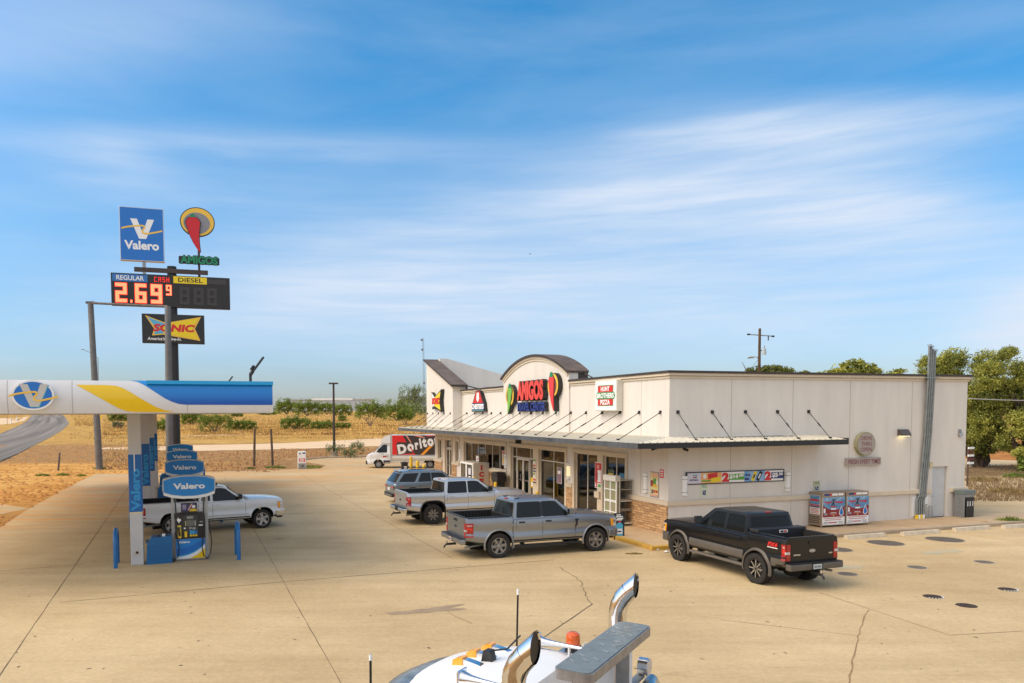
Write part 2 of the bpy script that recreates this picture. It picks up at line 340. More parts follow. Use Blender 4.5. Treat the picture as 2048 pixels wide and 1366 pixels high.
# ---- concrete forecourt
def concrete_mat(name, c1, c2, c3, dirt):
    m = bpy.data.materials.new(name); m.use_nodes = True; t = m.node_tree; N, L, b = t.nodes, t.links, t.nodes['Principled BSDF']
    b.inputs['Roughness'].default_value = 0.8; b.inputs['Specular IOR Level'].default_value = 0.3
    ge = N.new('ShaderNodeNewGeometry')
    def noise(sc, det=6, st=(1, 1, 1), ro=0.6, rz=0.0, w=0.0):
        mp = N.new('ShaderNodeMapping'); mp.inputs['Scale'].default_value = st; mp.inputs['Rotation'].default_value = (0, 0, rz); mp.inputs['Location'].default_value = (w, w, 0)
        L.new(ge.outputs['Position'], mp.inputs['Vector'])
        n = N.new('ShaderNodeTexNoise'); n.inputs['Scale'].default_value = sc; n.inputs['Detail'].default_value = det; n.inputs['Roughness'].default_value = ro; L.new(mp.outputs[0], n.inputs['Vector']); return n.outputs['Fac']
    def ramp(f, a, b2, c0, c1, mode='LINEAR'):
        r = N.new('ShaderNodeValToRGB'); r.color_ramp.interpolation = mode; r.color_ramp.elements[0].position = a; r.color_ramp.elements[1].position = b2; r.color_ramp.elements[0].color = (*c0, 1); r.color_ramp.elements[1].color = (*c1, 1); L.new(f, r.inputs['Fac']); return r.outputs['Color']
    def mix(f, a, c, k=None):
        q = N.new('ShaderNodeMixRGB')
        for i, x in zip(('Fac', 'Color1', 'Color2'), (f, a, c)):
            if isinstance(x, (tuple,)): q.inputs[i].default_value = (*x, 1)
            elif isinstance(x, float): q.inputs[i].default_value = x
            else: L.new(x, q.inputs[i])
        return q.outputs[0]
    base = ramp(noise(0.16, 9, ro=0.68), 0.36, 0.64, c2, c1)
    k = (0, 0, 0); o = (1, 1, 1)
    streak = ramp(noise(0.35, 9, (0.28, 2.6, 1), 0.72, rad(-9)), 0.46, 0.80, k, (0.62,) * 3)
    c = mix(streak, base, c3)
    streak2 = ramp(noise(1.1, 9, (0.35, 3.2, 1), 0.7, rad(8), 17.0), 0.60, 0.85, k, (0.35,) * 3)
    c = mix(streak2, c, tuple(x * 0.72 for x in c3))
    blot = ramp(noise(0.7, 7, (.7, 1.6, 1), 0.8, 0, 5.0), 0.60, 0.72, k, (0.42,) * 3); c = mix(blot, c, tuple(x * 0.6 for x in c3))
    fine = ramp(noise(9, 8, ro=0.8), 0.3, 0.7, (0.80, 0.79, 0.78), (1.10, 1.10, 1.10)); q = N.new('ShaderNodeMixRGB'); q.blend_type = 'MULTIPLY'; q.inputs['Fac'].default_value = 1.0; L.new(c, q.inputs['Color1']); L.new(fine, q.inputs['Color2']); c = q.outputs[0]
    spots = ramp(noise(5.5, 2, w=9.0), 0.76, 0.79, k, (0.6,) * 3, 'LINEAR'); c = mix(spots, c, (0.10, 0.07, 0.04))
    if dirt:
        sp = N.new('ShaderNodeSeparateXYZ'); L.new(ge.outputs['Position'], sp.inputs[0])
        def ma(op, a, cc, cl=False):
            z = N.new('ShaderNodeMath'); z.operation = op; z.use_clamp = cl
            for i, x in enumerate((a, cc)):
                if isinstance(x, (int, float)): z.inputs[i].default_value = x
                else: L.new(x, z.inputs[i])
            return z.outputs[0]
        e = ma('MULTIPLY', ma('SUBTRACT', ma('SUBTRACT', ma('MULTIPLY', sp.outputs['Y'], 0.45), sp.outputs['X']), 29.5), 0.25, True)
        dn = ramp(noise(0.5, 8, (0.25, 2.6, 1), 0.65, rad(-14)), 0.47, 0.56, k, o)
        c = mix(ma('MULTIPLY', ma('MULTIPLY', e, dn), 0.9), c, (0.58, 0.31, 0.10))
    L.new(c, b.inputs['Base Color'])
    bp = N.new('ShaderNodeBump'); bp.inputs['Strength'].default_value = 0.25; bp.inputs['Distance'].default_value = 0.01; L.new(noise(45, 4), bp.inputs['Height']); L.new(bp.outputs[0], b.inputs['Normal'])
    return m
LOTM = concrete_mat('forecourt concrete', (0.615, 0.465, 0.262), (0.475, 0.342, 0.178), (0.33, 0.227, 0.112), True)
def poly_sheet(name, pts, mt, off):
    mb = MB(); mb.add([(p[0], p[1], off) for p in pts], [tuple(range(len(pts)))], mt); return mb.build(name)
lot_pts = [(-8, 1), (-60, 12)] + [G(*p) for p in ((-420, 1240), (0, 1055), (60, 1016), (165, 960), (192, 948))] + [G(*p) for p in ((280, 947), (420, 943.5), (540, 940), (640, 937.5), (652, 931), (600, 922), (640, 916.5), (735, 914), (850, 909))] + [BL(40, 70), BL(60, 24), BL(22, 20), BL(60, 10), (60, 1)]
lot_pts = [Vector((p[0], p[1], 0)) for p in lot_pts]
a = sum(lot_pts[i].x * lot_pts[(i + 1) % len(lot_pts)].y - lot_pts[(i + 1) % len(lot_pts)].x * lot_pts[i].y for i in range(len(lot_pts)))
if a < 0: lot_pts.reverse()
struct(poly_sheet('forecourt', lot_pts, LOTM, 0.004))
# joints and cracks as thin sheets
jm = mat('joint sealant', (0.21, 0.145, 0.085), 0.9, var=0.3, vs=2)
jb = MB()
def line(mb, pts, w, mt, z, jit=0.0, seed=0, step=0.6):
    rnd = random.Random(seed); pts = [Vector((p[0], p[1], 0)) for p in pts]; L = sum((b - a).length for a, b in zip(pts, pts[1:])); q = resample(pts, max(2, int(L / step)))
    vs = []
    for i, p in enumerate(q):
        d = (q[min(i + 1, len(q) - 1)] - q[max(i - 1, 0)]).normalized(); nrm = Vector((-d.y, d.x, 0)); ww = w * rnd.uniform(0.55, 1.3); p = p + nrm * rnd.uniform(-jit, jit)
        vs += [(*(p - nrm * ww / 2).xy, z), (*(p + nrm * ww / 2).xy, z)]
    mb.add(vs, [(2 * i, 2 * i + 2, 2 * i + 3, 2 * i + 1) for i in range(len(q) - 1)], mt)
def LB(v, u): return BL(v, u)
for k, (A, B, wd) in enumerate([(LB(-20.6, -20), LB(-21.9, 38), .02), (LB(-14.8, -20), LB(-15.3, 36), .015), (LB(-9.2, -1), LB(-9.4, 38), .02),
        (G(120, 1205), G(565, 1164), .03), (G(565, 1164), G(1109, 1120), .034), (G(-20, 1144), G(160, 1130), .022), (LB(-15.2, 5.6), LB(-6.0, 5.6), .016), (LB(-26, 12), LB(-6.0, 12), .018), (LB(-26, 19), LB(-5, 19), .018), (LB(-24, 27), LB(-4, 27), .02),
        (LB(-7.78, -7.96), LB(-12.5, -12.2), .034), (G(1640, 1186), G(1900, 1271), .016), (G(1900, 1271), G(2070, 1261), .018), (G(1440, 1240), G(1716, 1272), .014)]):
    line(jb, [A, B], wd, jm, 0.008, 0.008, k)
line(jb, [G(1186, 1208), G(1170, 1190), G(1163, 1168), G(1150, 1152), G(1118, 1135)], .022, jm, 0.0085, 0.05, 5, 0.2)
line(jb, [G(1736, 1220), G(1727, 1240), G(1716, 1274), G(1708, 1310), G(1697, 1366), G(1685, 1420)], .03, mat('dirt filled crack', (.36, .22, .11), .9, var=.2), 0.0088, .02, 8, .25)
line(jb, [G(893, 1218), G(905, 1232), G(925, 1240), G(945, 1248)], .015, jm, 0.0085, 0.04, 6, 0.2)
struct(jb.build('forecourt_joints'))
# damp stain
sm = mat('water stain', (0.36, 0.25, 0.145), 0.6, var=0.1)
st = MB(); cpt = G(852, 1222)
def blob(mb, c, rx, ry, ang, mt, z, seed, n=40, rough=0.35):
    rnd = random.Random(seed); ph = [rnd.uniform(0, 6.28) for _ in range(6)]; vs = []
    for i in range(n):
        t = 2 * math.pi * i / n; k = 1 + rough * sum(math.sin((j + 2) * t + ph[j]) / (j + 1.5) for j in range(6)); x, y = rx * k * math.cos(t), ry * k * math.sin(t)
        vs.append((c[0] + x * math.cos(ang) - y * math.sin(ang), c[1] + x * math.sin(ang) + y * math.cos(ang), z))
    mb.add(vs, [tuple(range(n))], mt)
blob(st, cpt, .75, .22, .25, sm, 0.0092, 3); blob(st, cpt + Vector((.5, .35, 0)), .35, .16, .5, sm, 0.0096, 4)
struct(st.build('forecourt_stain'))
# dark tyre and oil marks where cars stop
om = mat('oil marks', (0.20, 0.14, 0.085), 0.7, var=0.25, vs=1.2)
ob = MB(); rnd = random.Random(9)
for (px, py, rx, ry) in ((560, 1078, .25, .05), (880, 1050, .5, .14), (600, 1010, .3, .06)):
    blob(ob, G(px, py), rx, ry, .33, om, 0.0088, px, 30, 0.5)
for i in range(150):
    p = G(rnd.uniform(20, 2000), rnd.uniform(1000, 1350)); blob(ob, p, rnd.uniform(.015, .05), rnd.uniform(.01, .035), rnd.uniform(0, 3), om, 0.0087, i, 8, 0.4)
struct(ob.build('forecourt_oil_marks'))
# faded parking paint
pm = mat('faded yellow paint', (0.62, 0.40, 0.12), 0.8, col2=(0.54, 0.36, 0.19), var=0.1, vs=2.5, world=True)
tm = mat('faded teal paint', (0.36, 0.38, 0.27), 0.8, col2=(0.52, 0.36, 0.20), var=0.1, vs=2.2, world=True)
pb = MB()
for v in (5.9, 8.65, 11.5, 14.3, 17.0): line(pb, [LB(v, -2.5), LB(v + .1, -5.2)], .11, pm, 0.0082, 0, int(v))
struct(pb.build('parking_lines'))
tb = MB(); blob(tb, G(1885, 1104), .75, .3, .2, tm, 0.0083, 1); blob(tb, G(1700, 1134), .6, .25, .2, tm, 0.0083, 2); struct(tb.build('faded_parking_symbol'))
# ---- asphalt road
rm = bpy.data.materials.new('worn asphalt'); rm.use_nodes = True
N_, L_, b_ = nodes_of(rm); b_.inputs['Roughness'].default_value = 0.95; b_.inputs['Specular IOR Level'].default_value = .1
uvn = N_.new('ShaderNodeAttribute'); uvn.attribute_name = 'lane'
nz = N_.new('ShaderNodeTexNoise'); nz.inputs['Scale'].default_value = 6.0; nz.inputs['Detail'].default_value = 7
mpn = N_.new('ShaderNodeMapping'); mpn.inputs['Scale'].default_value = (1.0, .12, 1); L_.new(uvn.outputs['Vector'], mpn.inputs['Vector']); L_.new(mpn.outputs[0], nz.inputs['Vector'])
rp = N_.new('ShaderNodeValToRGB'); rp.color_ramp.elements[0].position = 0.38; rp.color_ramp.elements[1].position = 0.62; rp.color_ramp.elements[0].color = (0.15, 0.135, 0.12, 1); rp.color_ramp.elements[1].color = (0.28, 0.245, 0.215, 1)
L_.new(nz.outputs['Fac'], rp.inputs['Fac']); L_.new(rp.outputs[0], b_.inputs['Base Color'])
RA = [(-700, 1120), (-200, 985), (0, 924), (47, 901), (88, 882), (123, 862), (139, 847), (131, 835), (115, 826), (104, 821), (96, 818.5)]
RB = [(-1200, 990), (-300, 905), (0, 868), (15, 861), (30, 855), (44, 848), (56, 840), (62, 833), (60, 827), (66, 821), (74, 818.5)]
A = resample([G(*p) for p in RA], 70); B = resample([G(*p) for p in RB], 70)
mb = MB(); vs = []; m_ = 10; lane = []
for i, (a, b) in enumerate(zip(A, B)):
    for j in range(m_ + 1):
        p = a.lerp(b, j / m_); vs.append((p.x, p.y, gz(p.x, p.y) + 0.03)); lane.append((j / m_, i / 6.0, 0))
mb.add(vs, [(i * (m_ + 1) + j, i * (m_ + 1) + j + 1, (i + 1) * (m_ + 1) + j + 1, (i + 1) * (m_ + 1) + j) for i in range(69) for j in range(m_)], rm, True)
o = struct(mb.build('road'))
at = o.data.attributes.new('lane', 'FLOAT_VECTOR', 'POINT'); at.data.foreach_set('vector', [c for l in lane for c in l])
eb = MB(); em = mat('broken asphalt edge', (0.05, 0.035, 0.025), 0.9, var=.2)
line(eb, [G(*p) for p in RA[1:7]], .22, em, 0.036, .12, 3, .4); struct(eb.build('road_edge'))
# caliche track and pale strips
cm = mat('caliche track', (0.74, 0.54, 0.34), 0.95, col2=(0.60, 0.41, 0.23), vs=.5, stretch=(.4, 1.6, 1), world=True, bump=.4, bs=3)
sheet('dirt_track', [G(*p) for p in ((200, 896), (420, 890), (560, 887), (700, 880), (800, 873), (900, 868), (1200, 862))], [G(*p) for p in ((200, 899), (400, 902), (560, 899), (640, 897), (740, 893), (850, 893), (1200, 884))], 90, 5, cm, .03, .5, 2)
sheet('sand_verge', [G(*p) for p in ((330, 873), (480, 868), (620, 864.5), (760, 863), (860, 862))], [G(*p) for p in ((330, 875), (480, 871), (620, 868), (760, 867.5), (860, 866))], 70, 3, mat('pale sand', (0.60, 0.40, 0.19), .95, col2=(0.45, 0.26, 0.10), vs=.6, world=True), .03, .7, 4)
sheet('side_road', [G(*p) for p in ((-200, 842), (-40, 838), (40, 835), (58, 833))], [G(*p) for p in ((-200, 850), (-40, 852), (20, 848), (48, 842))], 30, 3, cm, .025, .2, 5)
sheet('driveway_slab', [G(*p) for p in ((-200, 1000), (-60, 1006), (0, 1008), (55, 1016))], [G(*p) for p in ((-200, 1060), (-60, 1040), (0, 1029), (58, 1017))], 20, 3, LOTM, .006, .05, 6)
# right-hand side drive behind the shop
km = mat('kerb concrete', (0.46, 0.36, 0.25), 0.85, var=.15, vs=2, bump=.2)
kb = MB()
for pts in ([(545 + 55, 920.5), (640, 917), (735, 913.5), (852, 908)],):
    q = resample([G(*p) for p in pts], 20); kb.tube([(p.x, p.y, .05) for p in q], .12, km, 6)
struct(kb.build('kerb'))
# clods, stones and grass as uncountable cover
def scatter(name, n, fn, mt, seed):
    rnd = np.random.RandomState(seed); V = []; F = []
    for i in range(n): fn(rnd, V, F)
    mb = MB(); mb.add(V, F, mt); o = mb.build(name); o['kind'] = 'stuff'; return o
clm = mat('earth clods', (0.42, 0.22, 0.085), .95, col2=(0.22, 0.105, 0.04), vs=1.5, world=True)
def clod(rnd, V, F):
    px = rnd.uniform(200, 1000); py = rnd.uniform(904, 944) if px < 560 else rnd.uniform(898, 916)
    if px < 330: py = rnd.uniform(905, 940)
    p = G(px, py); r = rnd.uniform(.05, .22); h = r * rnd.uniform(.5, 1.0); o = len(V); n = 6; a0 = rnd.uniform(0, 6)
    for k in range(n):
        t = a0 + 2 * math.pi * k / n; rr = r * rnd.uniform(.7, 1.2); V.append((p.x + rr * math.cos(t), p.y + rr * math.sin(t), p.z - .02))
    V.append((p.x + rnd.uniform(-.3, .3) * r, p.y, p.z + h)); F.extend([(o + k, o + (k + 1) % n, o + n) for k in range(n)])
scatter('soil_clods', 3800, clod, clm, 4)
snd = mat('orange sand lumps', (0.55, 0.27, 0.07), .95, col2=(0.30, 0.13, 0.035), vs=1.5, world=True)
def lump(rnd, V, F):
    px = rnd.uniform(-60, 330); py = 862 + rnd.rand() * 190
    if py > 1012 - px * .18 and px < 60 and py < 1036 or inlot(px, py) or inroad(px, py): return
    p = G(px, py); r = rnd.uniform(.03, .16); o = len(V); n = 6; a0 = rnd.uniform(0, 6)
    for k in range(n): t = a0 + 2 * math.pi * k / n; V.append((p.x + r * 1.6 * math.cos(t), p.y + r * math.sin(t), p.z - .02))
    V.append((p.x, p.y, p.z + r * rnd.uniform(.4, .9))); F.extend([(o + k, o + (k + 1) % n, o + n) for k in range(n)])
RP = [(p[0], p[1]) for p in RA[2:]] + [(p[0], p[1]) for p in reversed(RB[2:])]
def inpoly(RP, x, y):
    c = False; n = len(RP)
    for i in range(n):
        (xa, ya), (xb, yb) = RP[i], RP[(i + 1) % n]
        if (ya > y) != (yb > y) and x < (xb - xa) * (y - ya) / (yb - ya) + xa: c = not c
    return c
def inroad(x, y): return any(inpoly(RP, x + a, y) for a in (-5, 0, 5))
def inlot(px, py): q = G(px, py); return inpoly([(p.x, p.y) for p in lot_pts], q.x, q.y)
scatter('sand_lumps', 4500, lump, snd, 14)
def drytuft(rnd, V, F):
    px = rnd.uniform(140, 335); py = rnd.uniform(845, 936)
    if inroad(px, py) or rnd.rand() > .35 + .5 * math.sin(px * .11 + py * .17) ** 2 or (py > 880 and px < 200): return
    p = G(px, py); hh = rnd.uniform(.12, .4); a = rnd.uniform(0, 3.14); dx, dy = math.cos(a) * .07, math.sin(a) * .07; o = len(V); V.extend([(p.x - dx, p.y - dy, p.z - .03), (p.x + dx, p.y + dy, p.z - .03), (p.x + rnd.uniform(-.2, .2), p.y, p.z + hh)]); F.append((o, o + 1, o + 2))
scatter('dry_scrub', 5000, drytuft, mat('dry scrub blades', (0.62, 0.42, 0.17), .9, col2=(0.32, 0.19, 0.07), vs=.8, world=True), 15)
gm_ = bpy.data.materials.new('dry grass blades'); gm_.use_nodes = True; N_, L_, b_ = nodes_of(gm_)
b_.inputs['Roughness'].default_value = 0.8
ge = N_.new('ShaderNodeNewGeometry'); nz = N_.new('ShaderNodeTexNoise'); nz.inputs['Scale'].default_value = .16; nz.inputs['Detail'].default_value = 8; L_.new(ge.outputs['Position'], nz.inputs['Vector'])
rp = N_.new('ShaderNodeValToRGB'); rp.color_ramp.elements[0].position = .36; rp.color_ramp.elements[1].position = .64; rp.color_ramp.elements[0].color = (0.36, 0.19, 0.055, 1); rp.color_ramp.elements[1].color = (0.80, 0.54, 0.17, 1)
L_.new(nz.outputs['Fac'], rp.inputs['Fac']); L_.new(rp.outputs[0], b_.inputs['Base Color'])
def grass_fn(x0, x1, y0, y1, h, w, dens=None):
    def f(rnd, V, F):
        px = rnd.uniform(x0, x1); py = y0 + (y1 - y0) * rnd.rand() ** .8; p = G(px, py)
        hh = h * rnd.uniform(.5, 1.3)
        for _ in range(2):
            a = rnd.uniform(0, math.pi); lx, ly = rnd.uniform(-.3, .3, 2) * hh; dx, dy = math.cos(a) * w, math.sin(a) * w; o = len(V)
            V.extend([(p.x - dx, p.y - dy, p.z - .05), (p.x + dx, p.y + dy, p.z - .05), (p.x + lx + dx * .3, p.y + ly + dy * .3, p.z + hh)]); F.append((o, o + 1, o + 2))
    return f
scatter('grass', 26000, grass_fn(205, 1010, 824, 870, .42, .13), gm_, 5)

scatter('grass', 3500, grass_fn(180, 900, 868, 879, .22, .07), gm_, 7)
scatter('grass', 5200, grass_fn(1935, 2110, 930, 1003, .20, .018), mat('dead grey grass', (.30, .20, .10), .9, col2=(.16, .11, .06), vs=1.2, world=True), 8)
def verge(rnd, V, F):
    for _ in range(40):
        px, py = rnd.uniform(-80, 200), 818 + rnd.rand() ** .8 * 34
        if py > 855 - .2 * abs(px - 100) and px < 150: continue
        if any(inroad(px + a, py + b) for a in (-6, 0, 6) for b in (-2, 0, 3)): continue
        p = G(px, py); hh = .5 * rnd.uniform(.5, 1.2); a = rnd.uniform(0, 3.14); dx, dy = math.cos(a) * .14, math.sin(a) * .14; o = len(V); V.extend([(p.x - dx, p.y - dy, p.z - .05), (p.x + dx, p.y + dy, p.z - .05), (p.x + rnd.uniform(-.2, .2), p.y, p.z + hh)]); F.append((o, o + 1, o + 2)); return
scatter('grass', 4500, verge, gm_, 6)
# ============================================================ SHOP BUILDING
def stucco(name, col, var=.04):
    m = mat(name, col, .9, var=var, vs=1.1, bump=.35, bs=55, spec=.2, stretch=(1.6, 1.6, .3)); return m
ST = stucco('painted stucco', (0.72, 0.67, 0.605), .06); TR = mat('cream trim', (0.66, 0.56, 0.42), .8, var=.05, vs=1.5, bump=.15, bs=40)
COP = mat('bronze metal coping', (0.075, 0.055, 0.045), .5, metal=.3, var=.2, vs=2); COP2 = mat('weathered brown coping', (0.16, 0.115, 0.09), .7, var=.25, vs=1.3)
def stone_mat():
    m = bpy.data.materials.new('ledge stone'); m.use_nodes = True; t = m.node_tree; N, L, b = t.nodes, t.links, t.nodes['Principled BSDF']; b.inputs['Roughness'].default_value = .9
    tcn = N.new('ShaderNodeTexCoord'); sp = N.new('ShaderNodeSeparateXYZ'); cb = N.new('ShaderNodeCombineXYZ'); ad = N.new('ShaderNodeMath'); ad.operation = 'ADD'
    L.new(tcn.outputs['Object'], sp.inputs[0]); L.new(sp.outputs['X'], ad.inputs[0]); L.new(sp.outputs['Y'], ad.inputs[1]); L.new(ad.outputs[0], cb.inputs['X']); L.new(sp.outputs['Z'], cb.inputs['Y'])
    nd = N.new('ShaderNodeTexNoise'); nd.inputs['Scale'].default_value = 3.0; mxv = N.new('ShaderNodeMixRGB'); mxv.blend_type = 'ADD'; mxv.inputs['Fac'].default_value = .07; L.new(cb.outputs[0], nd.inputs['Vector']); L.new(cb.outputs[0], mxv.inputs['Color1']); L.new(nd.outputs['Color'], mxv.inputs['Color2'])
    bt = N.new('ShaderNodeTexBrick'); bt.inputs['Scale'].default_value = 1.0; bt.inputs['Brick Width'].default_value = .42; bt.inputs['Row Height'].default_value = .10; bt.inputs['Mortar Size'].default_value = .006; bt.inputs['Mortar Smooth'].default_value = .3
    bt.offset = .37; bt.squash = .6; bt.squash_frequency = 3
    bt.inputs['Color1'].default_value = (0.66, 0.42, 0.22, 1); bt.inputs['Color2'].default_value = (0.38, 0.22, 0.11, 1); bt.inputs['Mortar'].default_value = (0.10, 0.06, 0.035, 1)
    L.new(mxv.outputs[0], bt.inputs['Vector'])
    nz = N.new('ShaderNodeTexNoise'); nz.inputs['Scale'].default_value = 9; nz.inputs['Detail'].default_value = 6; L.new(cb.outputs[0], nz.inputs['Vector'])
    rp = N.new('ShaderNodeValToRGB'); rp.color_ramp.elements[0].color = (.6, .6, .6, 1); rp.color_ramp.elements[1].color = (1.35, 1.3, 1.2, 1); L.new(nz.outputs['Fac'], rp.inputs['Fac'])
    q = N.new('ShaderNodeMixRGB'); q.blend_type = 'MULTIPLY'; q.inputs['Fac'].default_value = 1; L.new(bt.outputs['Color'], q.inputs['Color1']); L.new(rp.outputs[0], q.inputs['Color2']); L.new(q.outputs[0], b.inputs['Base Color'])
    bp = N.new('ShaderNodeBump'); bp.inputs['Strength'].default_value = .9; bp.inputs['Distance'].default_value = .04; bp.invert = True
    L.new(bt.outputs['Fac'], bp.inputs['Height']); bp2 = N.new('ShaderNodeBump'); bp2.inputs['Strength'].default_value = .6; bp2.inputs['Distance'].default_value = .03; L.new(nz.outputs['Fac'], bp2.inputs['Height']); L.new(bp.outputs[0], bp2.inputs['Normal']); L.new(bp2.outputs[0], b.inputs['Normal'])
    return m
STONE = stone_mat()
SWM = concrete_mat('walk concrete', (0.60, 0.43, 0.26), (0.50, 0.34, 0.19), (0.36, 0.25, 0.14), False)
BR = thing('store_building', 'cream stucco convenience store with arched parapet and metal awning', 'store', BC, YB)     # local x = v, y = u
SZ = .14
def openings_wall(mb, u0, u1, z0, z1, ops, x, depth, mt, rv):
    us = sorted(set([u0, u1] + [a for o in ops for a in o[:2]])); zs = sorted(set([z0, z1] + [a for o in ops for a in o[2:4]]))
    for a, b in zip(us, us[1:]):
        for c, d in zip(zs, zs[1:]):
            um, zm = (a + b) / 2, (c + d) / 2
            if any(o[0] < um < o[1] and o[2] < zm < o[3] for o in ops): continue
            mb.add([(x, b, c), (x, a, c), (x, a, d), (x, b, d)], [(0, 1, 2, 3)], mt)
    for a, b, c, d in ops:
        mb.add([(x, a, c), (x, b, c), (x, b, d), (x, a, d), (x + depth, a, c), (x + depth, b, c), (x + depth, b, d), (x + depth, a, d)], [(0, 4, 7, 3), (1, 2, 6, 5), (3, 7, 6, 2), (0, 1, 5, 4)], rv)
U = lambda px: onF(px, 905)[0]
# glazed openings: (u0,u1,z0,z1, mullion us, transom z)
OPS = []
w1a = (U(1196.5), U(1150.2), .22, 2.95); w1b = (U(1251.8), U(1207.4), .22, 2.95)
w2a = (U(1067.4), U(1022.7), .16, 2.95); w2b = (U(1130.9), U(1078.5), .22, 2.95)
w3 = (U(1011.0), U(928.8), 1.45, 2.93)
d4 = (U(904.5), U(891), .16, 2.95); s4 = (U(883.5), U(877), 1.5, 2.9); s5 = (U(918), U(912), 1.5, 2.9)
OPS = [w1a, w1b, w2a, w2b, w3, d4, s4, s5]
UE = 29.7
mb = MB(); openings_wall(mb, 0, UE, SZ - .02, 6.3, OPS, 0.0, .14, ST, TR)
mb.build('front_wall', BR)
mb = MB(); DEPTH = 15.56
mb.add([(0, 0, .1), (DEPTH, 0, .1), (DEPTH, 0, 6.3), (0, 0, 6.3)], [(0, 1, 2, 3)], ST)
dv0, dv1, dz = 13.6, 14.52, 2.40
mb = MB()
for a, b, c, d in ((0, dv0, .1, 6.3), (dv1, DEPTH, .1, 6.3), (dv0, dv1, dz, 6.3)): mb.add([(a, 0, c), (b, 0, c), (b, 0, d), (a, 0, d)], [(0, 1, 2, 3)], ST)
mb.add([(dv0, 0, .1), (dv0, .16, .1), (dv0, .16, dz), (dv0, 0, dz)], [(3, 2, 1, 0)], ST); mb.add([(dv1, 0, .1), (dv1, .16, .1), (dv1, .16, dz), (dv1, 0, dz)], [(0, 1, 2, 3)], ST); mb.add([(dv0, 0, dz), (dv1, 0, dz), (dv1, .16, dz), (dv0, .16, dz)], [(0, 1, 2, 3)], ST)
mb.build('side_wall', BR)
mb = MB(); mb.box(.3, DEPTH - .002, .3, UE - .3, 5.85, 5.95, mat('roof membrane', (.5, .48, .45), .8)); 
mb.add([(DEPTH, 0, .1), (DEPTH, UE, .1), (DEPTH, UE, 6.3), (DEPTH, 0, 6.3)], [(0, 1, 2, 3)], ST); mb.add([(0, UE, .1), (DEPTH, UE, .1), (DEPTH, UE, 6.3), (0, UE, 6.3)], [(3, 2, 1, 0)], ST)
mb.add([(.3, .3, 6.3), (DEPTH - .3, .3, 6.3), (DEPTH - .3, .3, 5.9), (.3, .3, 5.9)], [(0, 1, 2, 3)], ST); mb.add([(.3, .3, 6.3), (.3, UE - .3, 6.3), (.3, UE - .3, 5.9), (.3, .3, 5.9)], [(0, 1, 2, 3)], ST); mb.add([(DEPTH - .3, .3, 6.3), (DEPTH - .3, UE, 6.3), (DEPTH - .3, UE, 5.9), (DEPTH - .3, .3, 5.9)], [(3, 2, 1, 0)], ST)
mb.build('roof_and_rear_walls', BR)
# joints in the stucco
mb = MB(); jm2 = mat('stucco joint', (0.33, 0.27, 0.21), .9, var=0)
for px in (1462, 1584.7, 1699, 1822.5):
    v = onS(px, 860)[0]; mb = MB(); mb.box(v - .008, v + .008, -.003, .01, .16, 6.15, jm2); mb.build('stucco_joint', BR)
for u, a_, b_ in ((1.9, 3.9, 6.15), (1.9, 1.5, 3.6)): mb = MB(); mb.box(-.003, .01, u - .008, u + .008, a_, b_, jm2); mb.build('stucco_joint', BR)
# stone, belt
mb = MB()
for a, b in ((0.0, 2.86), (7.66, 8.3), (w3[0] - .15, w3[1] + .25), (U(912) - .1, U(907) + .2), (U(884) - .1, UE)): mb = MB(); mb.box(-.06, .005, a, b, SZ - .01, 1.245, STONE); mb.build('stone_base', BR, bevel=.006)
for a, b in ((-.10, 2.86), (7.66, 8.3), (w3[0] - .2, w3[1] + .3), (U(918.5) - .12, U(906) + .1), (U(884.5) - .12, UE + .1)): mb = MB(); mb.box(-.11, .004, a, b, 1.245, 1.43, TR); mb.build('belt_course', BR, bevel=.012)
for a, b in ((.002, dv0 - .08), (dv1 + .16, DEPTH + .1)): mb = MB(); mb.box(a, b, -.10, .004, 1.245, 1.43, TR); mb.build('belt_course', BR, bevel=.012)
# trims around openings
def trim(mb, u0, u1, z0, z1, t=.16, sill=True):
    mb.box(-.055, .003, u0 - t, u1 + t, z1, z1 + t + .02, TR)
    mb.box(-.052, .003, u0 - t, u0 - .002, z0, z1 - .001, TR); mb.box(-.052, .003, u1 + .002, u1 + t, z0, z1 - .001, TR)
mb = MB()
t1 = (onF(1256, 906)[0], onF(1144, 897)[0]); 
def bigtrim(mb, lo, hi, ops, zb):
    mb.box(-.06, .003, lo, hi, 2.95, 3.13, TR)
    e = sorted([lo, hi] + [o[0] for o in ops] + [o[1] for o in ops])
    for a, b in zip(e[::2], e[1::2]): mb.box(-.055, .003, a, b, zb, 2.949, TR)
bigtrim(mb, 2.86, 7.66, [w1a, w1b], SZ); bigtrim(mb, 8.3, 15.57, [w2a, w2b], SZ); bigtrim(mb, w3[0] - .18, w3[1] + .25, [w3], 1.432)
bigtrim(mb, d4[0] - .12, d4[1] + .35, [d4], SZ); bigtrim(mb, s4[0] - .15, s4[1] + .25, [s4], 1.432); bigtrim(mb, s5[0] - .15, s5[1] + .25, [s5], 1.432)
for o in (w1a, w1b, w2b): mb.box(-.02, .1, o[0] + .001, o[1] - .001, SZ, o[2], TR)
mb.build('opening_trim', BR, bevel=.008)
